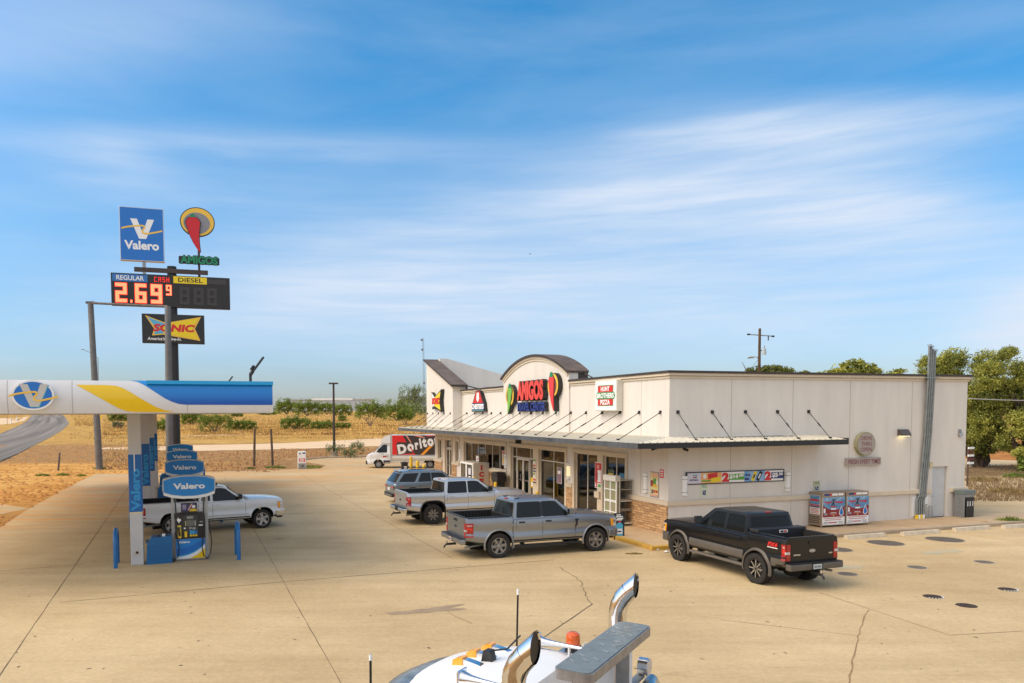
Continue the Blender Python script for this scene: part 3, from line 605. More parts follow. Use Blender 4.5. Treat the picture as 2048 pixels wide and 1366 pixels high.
# glass with real depth behind it
GL = bpy.data.materials.new('shop window glass'); GL.use_nodes = True; t = GL.node_tree
for n in list(t.nodes):
    if n.type != 'OUTPUT_MATERIAL': t.nodes.remove(n)
tr = t.nodes.new('ShaderNodeBsdfTransparent'); tr.inputs['Color'].default_value = (.33, .36, .34, 1); gs = t.nodes.new('ShaderNodeBsdfGlossy'); gs.inputs['Roughness'].default_value = .01; gs.inputs['Color'].default_value = (.9, .95, 1, 1)
fr = t.nodes.new('ShaderNodeFresnel'); fr.inputs['IOR'].default_value = 1.75; mxs = t.nodes.new('ShaderNodeMixShader')
t.links.new(fr.outputs[0], mxs.inputs['Fac']); t.links.new(tr.outputs[0], mxs.inputs[1]); t.links.new(gs.outputs[0], mxs.inputs[2]); t.links.new(mxs.outputs[0], [n for n in t.nodes if n.type == 'OUTPUT_MATERIAL'][0].inputs['Surface'])
FRM = mat('cream window frame', (0.62, 0.56, 0.47), .5, var=.03)
def window(name, o, mull=(), trans=None, door=None):
    a, b, c, d = o; f = MB(); X0, X1 = .08, .13; t = .05
    for z0, z1 in ((c, c + t), (d - t, d)): f.box(X0, X1, a, b, z0, z1, FRM)
    for y0 in (a, b - t): f.box(X0, X1, y0, y0 + t, c + t, d - t, FRM)
    for y in mull: f.box(X0, X1, y - t / 2, y + t / 2, c + t, d - t, FRM)
    if trans: f.box(X0 - .004, X1 + .004, a + t, b - t, trans, trans + .06, FRM)
    fo = f.build(name, BR, bevel=.004)
    g = MB(); ys = [a + t * .5] + sorted(mull) + [b - t * .5]
    for y0, y1 in zip(ys, ys[1:]):
        zs = [c + .02, trans + .03, d - .02] if trans else [c + .02, d - .02]
        for z0, z1 in zip(zs, zs[1:]):
            p = MB(); p.add([(.105, y1, z0), (.105, y0, z0), (.105, y0, z1), (.105, y1, z1)], [(0, 1, 2, 3)], GL); p.build('pane', fo)
    return fo
window('window', w1a, [U(1172.5)]); window('window', w1b, [U(1230.2)])
window('window', w2b, [U(1104.8)], trans=2.33)
f = window('entrance', w2a, [U(1030.6), U(1058.6)], trans=2.33)
window('window', w3, [U(x) for x in (941.5, 954.5, 968.2, 982.2, 997.3)])
window('window', s4); window('window', s5)
f4 = window('entrance', d4, [], trans=2.35)
def door_leaf(y0, y1, z1, par, hs):
    m = MB(); t = .085
    m.box(.05, .10, y0, y1, SZ + .02, SZ + .25, FRM); m.box(.05, .10, y0, y1, z1 - .1, z1, FRM); m.box(.05, .10, y0, y0 + t, SZ + .25, z1 - .1, FRM); m.box(.05, .10, y1 - t, y1, SZ + .25, z1 - .1, FRM)
    o = m.build('door', par, bevel=.004); y = y0 + .14 if hs else y1 - .14
    h = MB(); h.tube([(.04, y, 1.05), (-.02, y, 1.08), (-.02, y, 1.42), (.04, y, 1.45)], .014, alu, 8); h.box(.03, .05, y0 + t, y1 - t, 1.08, 1.13, alu); h.build('handle', o)
ya, yb = U(1057), U(1032); ym = (ya + yb) / 2
door_leaf(ya, ym - .005, 2.32, f, False); door_leaf(ym + .005, yb, 2.32, f, True)
ya, yb = d4[0] + .06, d4[1] - .06; ym = (ya + yb) / 2; door_leaf(ya, ym - .005, 2.34, f4, False); door_leaf(ym + .005, yb, 2.34, f4, True)
# interior room
mb = MB(); im = mat('shop interior wall', (.40, .27, .17), .9, var=.2, vs=.7); fl = mat('shop floor', (.25, .2, .15), .5)
mb.add([(.15, .1, .15), (4.2, .1, .15), (4.2, UE - .2, .15), (.15, UE - .2, .15)], [(0, 1, 2, 3)], fl); mb.add([(4.2, .1, .15), (4.2, UE - .2, .15), (4.2, UE - .2, 3.2), (4.2, .1, 3.2)], [(3, 2, 1, 0)], im); mb.add([(.15, .1, 3.2), (4.2, .1, 3.2), (4.2, UE - .2, 3.2), (.15, UE - .2, 3.2)], [(3, 2, 1, 0)], mat('ceiling tile', (.5, .48, .44), .9))
for y in (.1, UE - .2, 15.8): mb.add([(.15, y, .15), (4.2, y, .15), (4.2, y, 3.2), (.15, y, 3.2)], [(0, 1, 2, 3)], im)
rnd = random.Random(3)
for i in range(46):
    u = rnd.uniform(2.5, 23.5); x = rnd.choice((.9, 1.3, 2.4, 3.3)); h = rnd.uniform(.6, 1.7)
    cm_ = mat('shelf goods %d' % (i % 7), [(.45, .08, .05), (.02, .25, .26), (.5, .33, .08), (.12, .08, .05), (.4, .38, .35), (.05, .1, .3), (.3, .14, .06)][i % 7], .6)
    mb.box(x, x + .45, u, u + rnd.uniform(.4, 1.2), .15, .15 + h, cm_)
mb.build('interior', BR)
# window stickers and posters belong to the panes: printed panels
def panel(name, par, y0, y1, z0, z1, mt, x=.098): m = MB(); m.box(x - .004, x, y0, y1, z0, z1, mt); return m.build(name, par)
# cornice
mb = MB()
def cornice(mb, seg, L0, L1, e0=0.0, e1=0.0):
    for (p, z0, z1, m) in ((.05, 6.16, 6.25, TR), (.09, 6.25, 6.262, mat('cornice groove', (.2, .15, .1), .9, var=0)), (.11, 6.262, 6.36, TR), (.15, 6.36, 6.45, COP)):
        if seg == 'F': mb.box(-p, .3, L0 - (p if e0 else 0), L1 + (p if e1 else 0), z0, z1, m)
        else: mb.box(.302, L1 + p, -p, .3, z0, z1, m)
for q in (('F', 0, 7.98, 1, 0), ('F', 16.16, 23.55, 0, 0), ('S', 0, DEPTH)): mb = MB(); cornice(mb, *q); mb.build('cornice', BR)
# arched parapet
ua, ub, zs_, rise = 8.0, 16.14, 6.85, 1.02
cu_ = (ua + ub) / 2; hc = (ub - ua) / 2; Rr = (hc * hc + rise * rise) / (2 * rise); th = math.asin(hc / Rr); zc_ = zs_ + rise - Rr
arc = [(cu_ + Rr * math.sin(t), zc_ + Rr * math.cos(t)) for t in np.linspace(-th, th, 33)]
mapU = lambda x, y, z: (y, x, z)
mb = MB(); mb.prism([(ua, 6.0), (ub, 6.0)] + [p for p in reversed(arc)], -.07, .42, ST, mapU)
mb.add([(-.07, ua, 3.86), (-.07, ub, 3.86), (-.07, ub, 6.01), (-.07, ua, 6.01)], [(3, 2, 1, 0)], ST); mb.add([(0, ua, 3.86), (-.07, ua, 3.86), (-.07, ua, 6.3), (0, ua, 6.3)], [(0, 1, 2, 3)], ST); mb.add([(0, ub, 3.86), (-.07, ub, 3.86), (-.07, ub, 6.3), (0, ub, 6.3)], [(3, 2, 1, 0)], ST)
mb.build('arched_parapet', BR)
def ring(mb, ra, rb, x0, x1, mt, t0=-th, t1=th):
    T = np.linspace(t0, t1, 34); n = len(T); vs = []
    for x, r in ((x0, ra), (x0, rb), (x1, rb), (x1, ra)):
        for t in T: vs.append((x, cu_ + r * math.sin(t), zc_ + r * math.cos(t)))
    fs = []
    for k in range(4):
        for i in range(n - 1): fs.append((k * n + i, k * n + i + 1, ((k + 1) % 4) * n + i + 1, ((k + 1) % 4) * n + i))
    mb.add(vs, fs, mt, True); mb.add([vs[k * n] for k in range(4)], [(0, 1, 2, 3)], mt); mb.add([vs[k * n + n - 1] for k in range(4)], [(3, 2, 1, 0)], mt)
mb = MB(); ring(mb, Rr - .26, Rr - .15, -.12, .1, TR); ring(mb, Rr - .14, Rr - .02, -.17, .1, TR); mb.build('arch_trim', BR)
mb = MB(); ring(mb, Rr - .02, Rr + .09, -.24, .95, COP2, -th - .01, th + .01); ring(mb, Rr - .03, Rr + .085, -.25, -.235, COP, -th - .01, th + .01)
mb.box(.45, .95, ua - .02, ua + .1, 6.2, zs_ + .0, COP); mb.box(.44, .9, ub - .1, ub + .02, 6.2, zs_, COP); mb.tube([(.7, ua, 6.8), (.9, ua - 1.3, 6.3)], .03, COP, 6)
mb.build('arch_coping', BR)
# sign tower with sloping top
X0, X1 = -.65, .25; zr, zl = 6.72, 8.82
mb = MB(); mb.prism([(23.6, 3.86), (UE, 3.86), (UE, zl), (23.6, zr)], X0, X1, ST, mapU); mb.build('sign_tower', BR)
mb = MB()
def slab(mb, x0, x1, ya, za, yb, zb, t0, t1, mt):
    mb.prism([(ya, za + t0), (yb, zb + t0), (yb, zb + t1), (ya, za + t1)], x0, x1, mt, mapU)
slab(mb, X0 - .05, X1, 23.55, zr, UE + .1, zl, -.2, -.1, TR); slab(mb, X0 - .1, X1, 23.5, zr, UE + .14, zl, -.09, .0, TR)
mb.box(X0 - .02, X1, 23.53, 23.599, zr - .32, zr - .21, TR); mb.build('tower_trim', BR)
mb = MB(); slab(mb, X0 - .18, X1 + .1, 23.44, zr, UE + .2, zl + .04, .005, .09, COP2); slab(mb, X0 - .2, X0 - .181, 23.44, zr, UE + .2, zl + .04, -.02, .095, COP); mb.box(X0 - .19, X1 + .1, 23.40, 23.439, zr - .06, zr + .07, COP)
mb.box(X1 + .0, X1 + .14, 23.5, 23.62, 6.3, zr, COP); mb.tube([(X1 + .1, 23.5, zr), (X1 + 1.5, 23.4, 6.4)], .035, COP, 6); mb.build('tower_coping', BR)
# end wall parapet stepping down to the rear
mb = MB(); mb.prism([(X1 + .05, 5.9), (DEPTH, 5.9), (DEPTH, 6.4), (12, 6.5), (5.9, 7.72), (X1 + .7, 8.98), (X1 + .05, 9.0)], UE - .3, UE - .001, ST, None)
mb.build('end_parapet', BR)
mb = MB(); mb.box(1.5, 2.6, 22.6, 23.4, 5.95, 6.62, galv); mb.box(4, 6, 12, 14, 5.95, 6.3, galv); mb.build('rooftop_vent', BR)
for u_, v_ in ((29.3, 1.6), (29.3, 4.2)):
    m = MB(); m.tube([(v_, 29.38, 6.65), (v_, 29.15, 6.7)], .04, alu, 8); m.box(v_ - .12, v_ + .12, 29.0, 29.2, 6.6, 6.8, COP); m.build('floodlight', BR)
# ------------------------------------------------ awning
AWR = mat('awning sheet metal', (0.60, 0.56, 0.46), .5, metal=.1, var=.08, vs=2); AWF = mat('weathered grey fascia', (0.13, 0.14, 0.155), .6, metal=.2, var=.3, vs=1.5, stretch=(6, 1, .6)); AWK = mat('black fascia', (0.016, 0.016, 0.017), .45, var=.1); SOF = mat('awning soffit', (0.33, 0.27, 0.2), .8)
P, Q, UT, VT = 2.25, 1.40, 32.1, 7.3; zj, ze = 3.875, 3.745
mb = MB()
def sheetm(pts, mt): mb.add(pts, [(0, 1, 2, 3)], mt)
mb.add([(0.001, -.001, zj), (-P, -Q, ze), (-P, UT, ze), (0.001, UT, zj)], [(3, 2, 1, 0)], AWR); mb.add([(0, 0, zj), (VT, 0, zj), (VT, -Q, ze), (-P, -Q, ze)], [(3, 2, 1, 0)], AWR)
mb.add([(-P + .02, -Q + .02, ze - .16), (0, 0, ze - .14), (0, UT, ze - .14), (-P + .02, UT, ze - .16)], [(0, 3, 2, 1)], SOF); mb.add([(-P + .02, -Q + .02, ze - .161), (VT, -Q + .02, ze - .161), (VT, 0, ze - .141), (0, 0, ze - .141)], [(0, 3, 2, 1)], SOF)
u = -Q + .12
while u < UT:                                         # standing ribs
    x1 = 0 if u > 0 else -P * (-u) / Q * 1.0
    mb.prism([(u - .045, 0), (u + .045, 0), (u + .02, .04), (u - .02, .04)], 0, 1, AWR, lambda a, t, h, x1=x1: (-P - .03 + (x1 + P + .03) * t, a, h + (ze + (zj - ze) * ((x1 + P) / P if x1 < 0 else 1) * t if x1 < 0 else ze + (zj - ze) * t) + .001)); u += .305
v = -P + .15
while v < VT:
    y1 = 0 if v > 0 else Q * v / P
    mb.prism([(v - .045, 0), (v + .045, 0), (v + .02, .04), (v - .02, .04)], 0, 1, AWR, lambda a, t, h, y1=y1: (a, -Q - .03 + (y1 + Q + .03) * t, h + ze + (zj - ze) * t * ((y1 + Q) / Q) + .002)); v += .305
AW = mb.build('awning', BR)
mb = MB(); mb.box(-P - .03, -P, -Q, UT, ze - .2, ze - .005, AWF); mb.box(-P, 0, UT, UT + .03, ze - .2, ze, AWF); mb.build('front_fascia', AW)
mb = MB(); mb.box(-P - .03, VT, -Q - .03, -Q - .002, ze - .2, ze - .005, AWK); mb.box(VT, VT + .03, -Q - .03, 0, ze - .2, ze + .06, AWK); mb.build('side_fascia', AW)
RODM = mat('black rod', (.012, .011, .01), .5, var=0)
def rod(a, b):
    m = MB(); a, b = Vector(a), Vector(b); d = (b - a); m.cyl(a, b, .015, RODM, n=6); m.cyl(a + d * .44, a + d * .56, .028, RODM, n=8)
    for p, s in ((a, .06), (b, .05)): m.box(p.x - s, p.x + s, p.y - s * .7, p.y + s * .7, p.z - s, p.z + s, RODM)
    m.cyl(a + d * .02, a + d * .05, .04, RODM, n=8); m.build('stay_rod', AW)
xs = [857, 865, 877, 890, 903]
for i in range(21):
    u = .54 + i * 1.466
    if u > 23.3: continue
    xw = -.07 if ua < u < ub else 0.0
    rod((xw, u, 4.86), (-1.9, u, 3.80))
for i in range(5): u = 24.1 + i * 1.32; rod((X0, u, 4.86), (-1.95, u, 3.80))
rod((.1, 30.6, 4.8), (-1.9, 31.5, 3.8))
for i in range(5): v = .38 + 1.575 * i; rod((v, 0, 4.86), (v, -1.15, 3.80))
mb = MB(); mb.tube([(1.0, -.25, 3.87), (5.2, -.25, 3.89)], .02, galv, 6); mb.tube([(.6, -.45, 3.87), (5.6, -.42, 3.88)], .02, galv, 6); mb.build('conduit_run', AW)
# ---- side door, conduits
mb = MB(); mb.box(dv0 + .03, dv1 - .03, .10, .15, .15, dz - .03, mat('pale blue steel door', (.53, .55, .56), .5, var=.05)); mb.box(dv0, dv1, .09, .15, dz - .03, dz, TR); dd = mb.build('side_door', BR, bevel=.005)
mb = MB(); mb.tube([(dv0 + .1, .1, 1.08), (dv0 + .1, .04, 1.08), (dv0 + .22, .04, 1.08)], .015, alu, 8); mb.build('handle', dd)
PIPE = mat('grey conduit', (.27, .29, .28), .45, metal=.5, var=.2, vs=4)
for k in range(4):
    vb = 12.64 + .125 * k; vm = 12.76 + .115 * k; m = MB(); vt = 12.96 + .115 * k; vtt = 12.98 + .115 * k; zt = [7.68, 7.62, 7.48, 7.46][k]
    m.tube([(vb, -.1, .14), (vb, -.1, .95), (vm, -.1, 1.18), (vt, -.12, 3.9), (vt, -.19, 6.2), (vtt, -.19, zt)], .046, PIPE, 10)
    m.cyl((vb, -.1, .13), (vb, -.1, .32), .065, yellow if k % 2 == 0 else wprint, n=12); m.box(vtt - .05, vtt + .09, -.25, -.13, zt - .03, zt + .06, alu); m.cyl((vm, -.1, 1.1), (vm, -.1, 1.2), .065, PIPE, n=10); m.build('conduit', BR)
mb = MB(); a = onS(1853, 745)[0]; mb.box(a - .25, a + .42, -.245, -.14, 6.27, 6.31, galv); mb.build('conduit_bracket', BR)
mb = MB(); a, b = onS(1824, 1010)[0], onS(1832, 1010)[0]; mb.box(a, b, -.02, 0, .25, 1.12, wprint); a, b = onS(1848, 1000)[0], onS(1855, 1000)[0]; mb.box(a, b, -.03, 0, .75, 1.14, wprint); mb.build('utility_cover', BR)
mb = MB()
for px in (1848, 1853, 1859): v = onS(px, 1035)[0]; mb.tube([(v, -.12, .14), (v, -.12, .62), (v + .1, -.12, .75)], .03, galv, 8)
mb.build('pipe_stub', BR)
# ---- walk
SWF = 2.15
mb = MB(); rnd = random.Random(1)
mb.box(-SWF + .22, 0.0, 0, 35, .0, SZ, SWM) 
mb.box(-SWF + .22, DEPTH + 3.5, -SWF + .22, -.001, .0, SZ - .0005, SWM)
wo = mb.build('sidewalk', None, BC, YB); struct(wo)
YK = mat('worn yellow kerb paint', (0.62, 0.36, 0.03), .75, col2=(0.42, 0.24, 0.06), vs=3, bump=.2)
mb = MB(); mb.box(-SWF, -SWF + .22, -SWF, 35, 0, SZ + .003, YK); mb.box(-SWF + .22, 2.0, -SWF, -SWF + .22, 0, SZ + .0025, YK); mb.box(2.0, DEPTH + 3.5, -SWF, -SWF + .22, 0, SZ + .002, km)
struct(mb.build('sidewalk_kerb', None, BC, YB, bevel=.02))
mb = MB()
for v in (2, 4, 6.1, 8.2, 10.3, 12.4, 14.5): mb.box(v, v + .012, -SWF + .23, -.01, SZ, SZ + .002, jm)
for u in (1.5, 5, 8.5, 12, 15.5, 19, 22): mb.box(-SWF + .23, -.07, u, u + .012, SZ, SZ + .002, jm)
struct(mb.build('sidewalk_joints', None, BC, YB))
# ============================================================ SIGNS
RF = YB - math.pi / 2            # sign frame on the shop front: x right (-u), y into the wall, z up
def onfront(name, label, cat, u, z, v=0.0, group=None): return thing(name, label, cat, BL(v, u, z), RF, group)
def onside(name, label, cat, v, z, u=0.0, group=None): return thing(name, label, cat, BL(v, u, z), YB, group)
def vmark(mb, cx, cz, s, y, vm, rib, shadow=None):          # the letter V with the ribbon
    L = [(-.52, .5), (-.2, .5), (.06, -.22), (.3, .5), (.62, .5), (.22, -.5), (-.12, -.5)]
    if shadow: mb.prism([(cx + (x + .03) * s, cz + (z - .03) * s) for x, z in L], y - .002, y, shadow)
    mb.prism([(cx + x * s, cz + z * s) for x, z in L], y - .006, y - .0022, vm)
    P = [(-.95, -.02), (-.6, .08), (-.2, .14), (.08, .16), (.16, .08), (.06, -.06), (.08, -.2), (.3, -.22), (.7, -.13), (1.0, -.04)]
    Q = [Vector((x, z, 0)) for x, z in P]; q = []
    for i in range(len(Q) - 1):
        p0, p1, p2, p3 = Q[max(i - 1, 0)], Q[i], Q[i + 1], Q[min(i + 2, len(Q) - 1)]
        for k in range(6):
            t = k / 6; q.append(.5 * ((2 * p1) + (p2 - p0) * t + (2 * p0 - 5 * p1 + 4 * p2 - p3) * t * t + (3 * p1 - p0 - 3 * p2 + p3) * t ** 3))
    q.append(Q[-1]); vs = []
    for i, p in enumerate(q):
        d = (q[min(i + 1, len(q) - 1)] - q[max(i - 1, 0)]).normalized(); n = Vector((-d.y, d.x, 0)) * .042
        vs += [(cx + (p + n).x * s, y - .010, cz + (p + n).y * s), (cx + (p - n).x * s, y - .010, cz + (p - n).y * s)]
    mb.add(vs, [(2 * i, 2 * i + 1, 2 * i + 3, 2 * i + 2) for i in range(len(q) - 1)], rib)
def ell(rx, rz, n=40, cx=0, cz=0): return [(cx + rx * math.cos(2 * math.pi * i / n), cz + rz * math.sin(2 * math.pi * i / n)) for i in range(n)]
goldp = mat('gold print', (0.80, 0.50, 0.06), .45, var=0)
VB = mat('fuel brand blue', (0.004, 0.15, 0.52), .35, var=.02, coat=.3)
# ---- tall highway sign
SY = 70.0; P0 = atY(341, 600, SY); SP = Vector((P0.x, SY, 0))
sg = thing('pole_sign', 'tall black pole sign carrying stacked price, fuel and food boards beside the road', 'sign', SP, YB)
def hs(px, py): s, z = onplane(px, py, SP, BW); return s, z
s0 = hs(347, 700)[0]
mb = MB(); mb.cyl((s0, .6, -.1), (s0, .6, hs(345, 531)[1]), .42, mat('black sign pole', (.02, .019, .018), .5, var=.2, vs=.6), n=24)
mb.build('pole', sg)
mb = MB(); a = hs(268, 537); b = hs(416, 546); zc0 = (a[1] + b[1]) / 2; mb.box(a[0], b[0], .05, .3, zc0 - .2, zc0 + .2, COP); mb.build('crossbar', sg)
def board(name, x0, x1, z0, z1, face, frame, d=.55, par=sg, y=-.0, fr=.07):
    m = MB(); m.box(x0, x1, y, y + d, z0, z1, frame); o = m.build(name, par, bevel=.03)
    f = MB(); f.box(x0 + fr, x1 - fr, y - .012, y - .001, z0 + fr, z1 - fr, face); f.build('face_panel', o); return o
PK = mat('black cabinet', (.022, .022, .022), .5, var=.15)
a, b = hs(222, 575)[0], hs(460, 590)[0]; z1, z0 = hs(341, 550.5)[1], hs(341, 614.5)[1]
pr = board('price_board', a, b, z0, z1, mat('LED matrix', (.028, .027, .027), .6, var=.3, vs=9), PK)
W_ = b - a; H_ = z1 - z0
def fx(t): return a + W_ * t
def fz(t): return z0 + H_ * t
blu = mat('pale blue label', (.03, .16, .42), .5, var=0); LED = mat('LED digit core', (1.0, .30, .13), .5, var=0, emit=.62); LEDR = mat('LED digit glow', (.85, .02, .01), .5, var=0, emit=.5)
mb = MB(); mb.box(fx(.012), fx(.30), -.03, -.013, fz(.745), fz(.965), blu); mb.text('REGULAR', fx(.045), fz(.785), fx(.27), fz(.93), -.03, wprint, bold=.02); mb.build('regular_label', pr)
mb = MB(); mb.box(fx(.515), fx(.80), -.03, -.013, fz(.76), fz(.975), mat('sign yellow', (.80, .60, .01), .5, var=0)); mb.text('DIESEL', fx(.555), fz(.80), fx(.765), fz(.94), -.03, kprint, bold=.02); mb.build('diesel_label', pr)
SEG = {'2': 'abged', '6': 'acdefg', '9': 'abcdfg', 'C': 'adef', 'A': 'abcefg', 'S': 'acdfg', 'H': 'bcefg'}
def seg(mb, ch, x, z, w, h, t, mt, y, g=0.0):
    hx = {'a': (x - g, x + w + g, z + h - t - g, z + h + g), 'g': (x - g, x + w + g, z + h / 2 - t / 2 - g, z + h / 2 + t / 2 + g), 'd': (x - g, x + w + g, z - g, z + t + g), 'f': (x - g, x + t + g, z + h / 2 - g, z + h + g), 'b': (x + w - t - g, x + w + g, z + h / 2 - g, z + h + g), 'e': (x - g, x + t + g, z - g, z + h / 2 + g), 'c': (x + w - t - g, x + w + g, z - g, z + h / 2 + g)}
    for i, k in enumerate(SEG[ch]): r = hx[k]; mb.box(r[0], r[1], y - .004 * i - .006, y - .004 * i, r[2], r[3], mt)
m1 = MB()
for ch, x in (('2', .035), ('6', .195), ('9', .325)):
    for g, mt, y in ((.055, LEDR, -.014), (0, LED, -.055)): seg(m1, ch, fx(x), fz(.10), W_ * .092, H_ * .59, .30, mt, y, g)
for g, mt, y in ((.03, LEDR, -.014), (0, LED, -.055)):
    seg(m1, '9', fx(.452), fz(.37), W_ * .045, H_ * .32, .14, mt, y, g)
m1.box(fx(.152), fx(.173), -.05, -.014, fz(.09), fz(.19), LEDR); m1.box(fx(.155), fx(.170), -.06, -.0505, fz(.10), fz(.18), LED)
for i, ch in enumerate('CASH'): seg(m1, ch, fx(.355 + i * .034), fz(.775), W_ * .023, H_ * .15, .055, LEDR, -.014)
m1.build('lit_digits', pr)
m1 = MB(); un = mat('unlit digit', (.045, .042, .040), .6, var=0)
for x in (.565, .685, .80):
    for k in 'abcdefg': pass
    SEG['8'] = 'abcdefg'; seg(m1, '8', fx(x), fz(.10), W_ * .085, H_ * .55, .26, un, -.014)
m1.box(fx(.80), fx(.97), -.02, -.0135, fz(.78), fz(.93), un); m1.build('unlit_digits', pr)
a, b = hs(239, 470)[0], hs(328, 470)[0]; z1, z0 = hs(283, 415)[1], hs(283, 522)[1]; W_ = b - a; H_ = z1 - z0
vb = board('fuel_brand_board', a, b, z0, z1, VB, alu, .6)
mb = MB(); vmark(mb, fx(.49), fz(.60), W_ * .47, -.014, wprint, goldp); mb.text('Valero', fx(.10), fz(.21), fx(.88), fz(.375), -.014, wprint, bold=.035); mb.build('lettering', vb)
mb = MB(); c = hs(288, 530)[0]; mb.box(c - .14, c + .14, .1, .4, zc0 - .9, z0, galv); mb.build('support_post', sg)
a, b = hs(284, 660)[0], hs(409, 660)[0]; z1, z0 = hs(346, 629)[1], hs(346, 687)[1]; W_ = b - a; H_ = z1 - z0
sb = board('drive_in_board', a, b, z0, z1, PK, PK, .5, y=-.05)
def bow(mb, X0, X1, Z0, Z1, y, k=1.0, wm=None):
    x = lambda t: X0 + (X1 - X0) * t; z = lambda t: Z0 + (Z1 - Z0) * t
    lt = mat('bow tie sky blue', (.10, .42, .62), .5, var=0) if wm is None else wm
    out_ = [(-.02, 1.03), (.36, .72), (1.02, 1.03), (.9, .5), (1.0, -.04), (.30, .20), (.1, .15), (.14, .45)]
    mb.prism([(x(p), z(q)) for p, q in out_], y - .004, y, goldp if wm is None else kprint)
    mb.prism([(x(p), z(q)) for p, q in ((.02, .96), (.38, .66), (.5, .5), (.30, .25), (.14, .2), (.17, .5))], y - .009, y - .0045, lt)
    mb.prism([(x(p), z(q)) for p, q in ((.34, .67), (.97, .97), (.85, .5), (.96, .03), (.34, .25), (.22, .5))], y - .014, y - .0095, mat('sign yellow', (.80, .60, .01), .5, var=0))
    mb.text('SONIC', x(.12), z(.33), x(.90), z(.67), y - .015, red, bold=.05, depth=.01 * k, shear=.15)
mb = MB(); bow(mb, fx(.07), fx(.93), fz(.14), fz(.92), -.07); mb.text("America's Drive-In.", fx(.08), fz(.10), fx(.62), fz(.21), -.066, wprint, bold=.02, shear=.2); mb.build('lettering', sb)
# cut-out board and AMIGOS letters
am = hs(357, 516)[0], hs(439, 526)[0]; az0, az1 = hs(398, 531)[1], hs(398, 511)[1]
mb = MB(); mb.box(am[0], am[1], .0, .3, az0 + .12, az1 - .1, PK); ob = mb.build('name_board', sg, bevel=.1)
GA = mat('bright green letters', (.01, .22, .10), .5, var=0)
mb = MB(); mb.text('AMIGOS', am[0] + .1, az0 + .05, am[1] - .1, az1, -.0, kprint, bold=.09, depth=.03); mb.text('AMIGOS', am[0] + .15, az0 + .12, am[1] - .15, az1 - .06, -.035, GA, bold=.045, depth=.03); mb.build('lettering', ob)
p = hs(398, 520)[0]; mb = MB(); mb.cyl((p, .3, zc0 - 1.2), (p, .3, az1 + 2.6), .11, COP, n=10); mb.build('support_post', sg)
def pepper_shape(cx, zt, h, w, flip=1):           # plain chilli pod outline
    q = []
    hw = lambda t: .52 * w * (1 - t) ** .75 * min(1.0, (t / .16)) ** .45 + .012 * w; cl_ = lambda t: .42 * w * t ** 2.6
    T = [0, .01, .03, .06, .1, .16, .25, .35, .45, .55, .65, .75, .84, .92, .97, 1.0]
    for t in T: q.append((cx + flip * (cl_(t) - hw(t)), zt - h * t))
    for t in reversed(T): q.append((cx + flip * (cl_(t) + hw(t)), zt - h * t))
    return q
pc, pt = hs(386, 470)[0], hs(386, 446)[1]; eh = hs(395, 425)[1]
mb = MB(); e = ell(1.55, 1.35, 40, pc + .42, pt + .12); mb.prism(e, .0, .22, PK); ob = mb.build('chilli_board', sg)
mb = MB(); mb.prism(ell(1.47, 1.27, 40, pc + .42, pt + .12), -.01, -.001, goldp); mb.prism(ell(1.18, .98, 40, pc + .36, pt + .0), -.02, -.0105, mat('grey board', (.24, .24, .25), .6, var=0)); mb.build('face_panel', ob)
mb = MB(); h_ = pt + .55 - hs(390, 505)[1]; mb.prism(pepper_shape(pc + .02, pt + .6, h_ + .05, 1.5), -.16, -.021, PK); mb.prism(pepper_shape(pc + .02, pt + .55, h_ - .04, 1.34), -.18, -.161, mat('chilli red', (.55, .012, .02), .5, var=0)); mb.prism([(pc - .3, pt + .5), (pc + .3, pt + .5), (pc + .12, pt + .78), (pc - .1, pt + .78)], -.19, -.162, GA); mb.build('chilli_pod', ob)
# ---- shop front signs
def ufz(px, py): return onF(px, py)
u0, u1 = 13.75, 10.45
t = onfront('letter_sign', 'red AMIGOS letters over blue TRAVEL CENTER letters on the arched parapet', 'sign', 11.85, 5.22, -.07)
LR = mat('red letter face', (.72, .05, .035), .4, var=0, coat=.2); LN = mat('blue letter face', (.012, .035, .22), .4, var=0)
mb = MB(); mb.text('AMIGOS', -1.68, .28, 1.62, 1.38, -.03, PK, bold=.07, depth=.26); mb.build('name_backing', t)
mb = MB(); mb.text('AMIGOS', -1.66, .31, 1.60, 1.35, -.291, LR, bold=.05, depth=.02); mb.build('name_letters', t)
mb = MB(); mb.text('TRAVEL CENTER', -1.85, -.30, 1.75, .22, -.03, PK, bold=.045, depth=.2); mb.build('lower_backing', t)
mb = MB(); mb.text('TRAVEL CENTER', -1.82, -.27, 1.72, .19, -.231, LN, bold=.03, depth=.02); mb.build('lower_letters', t)
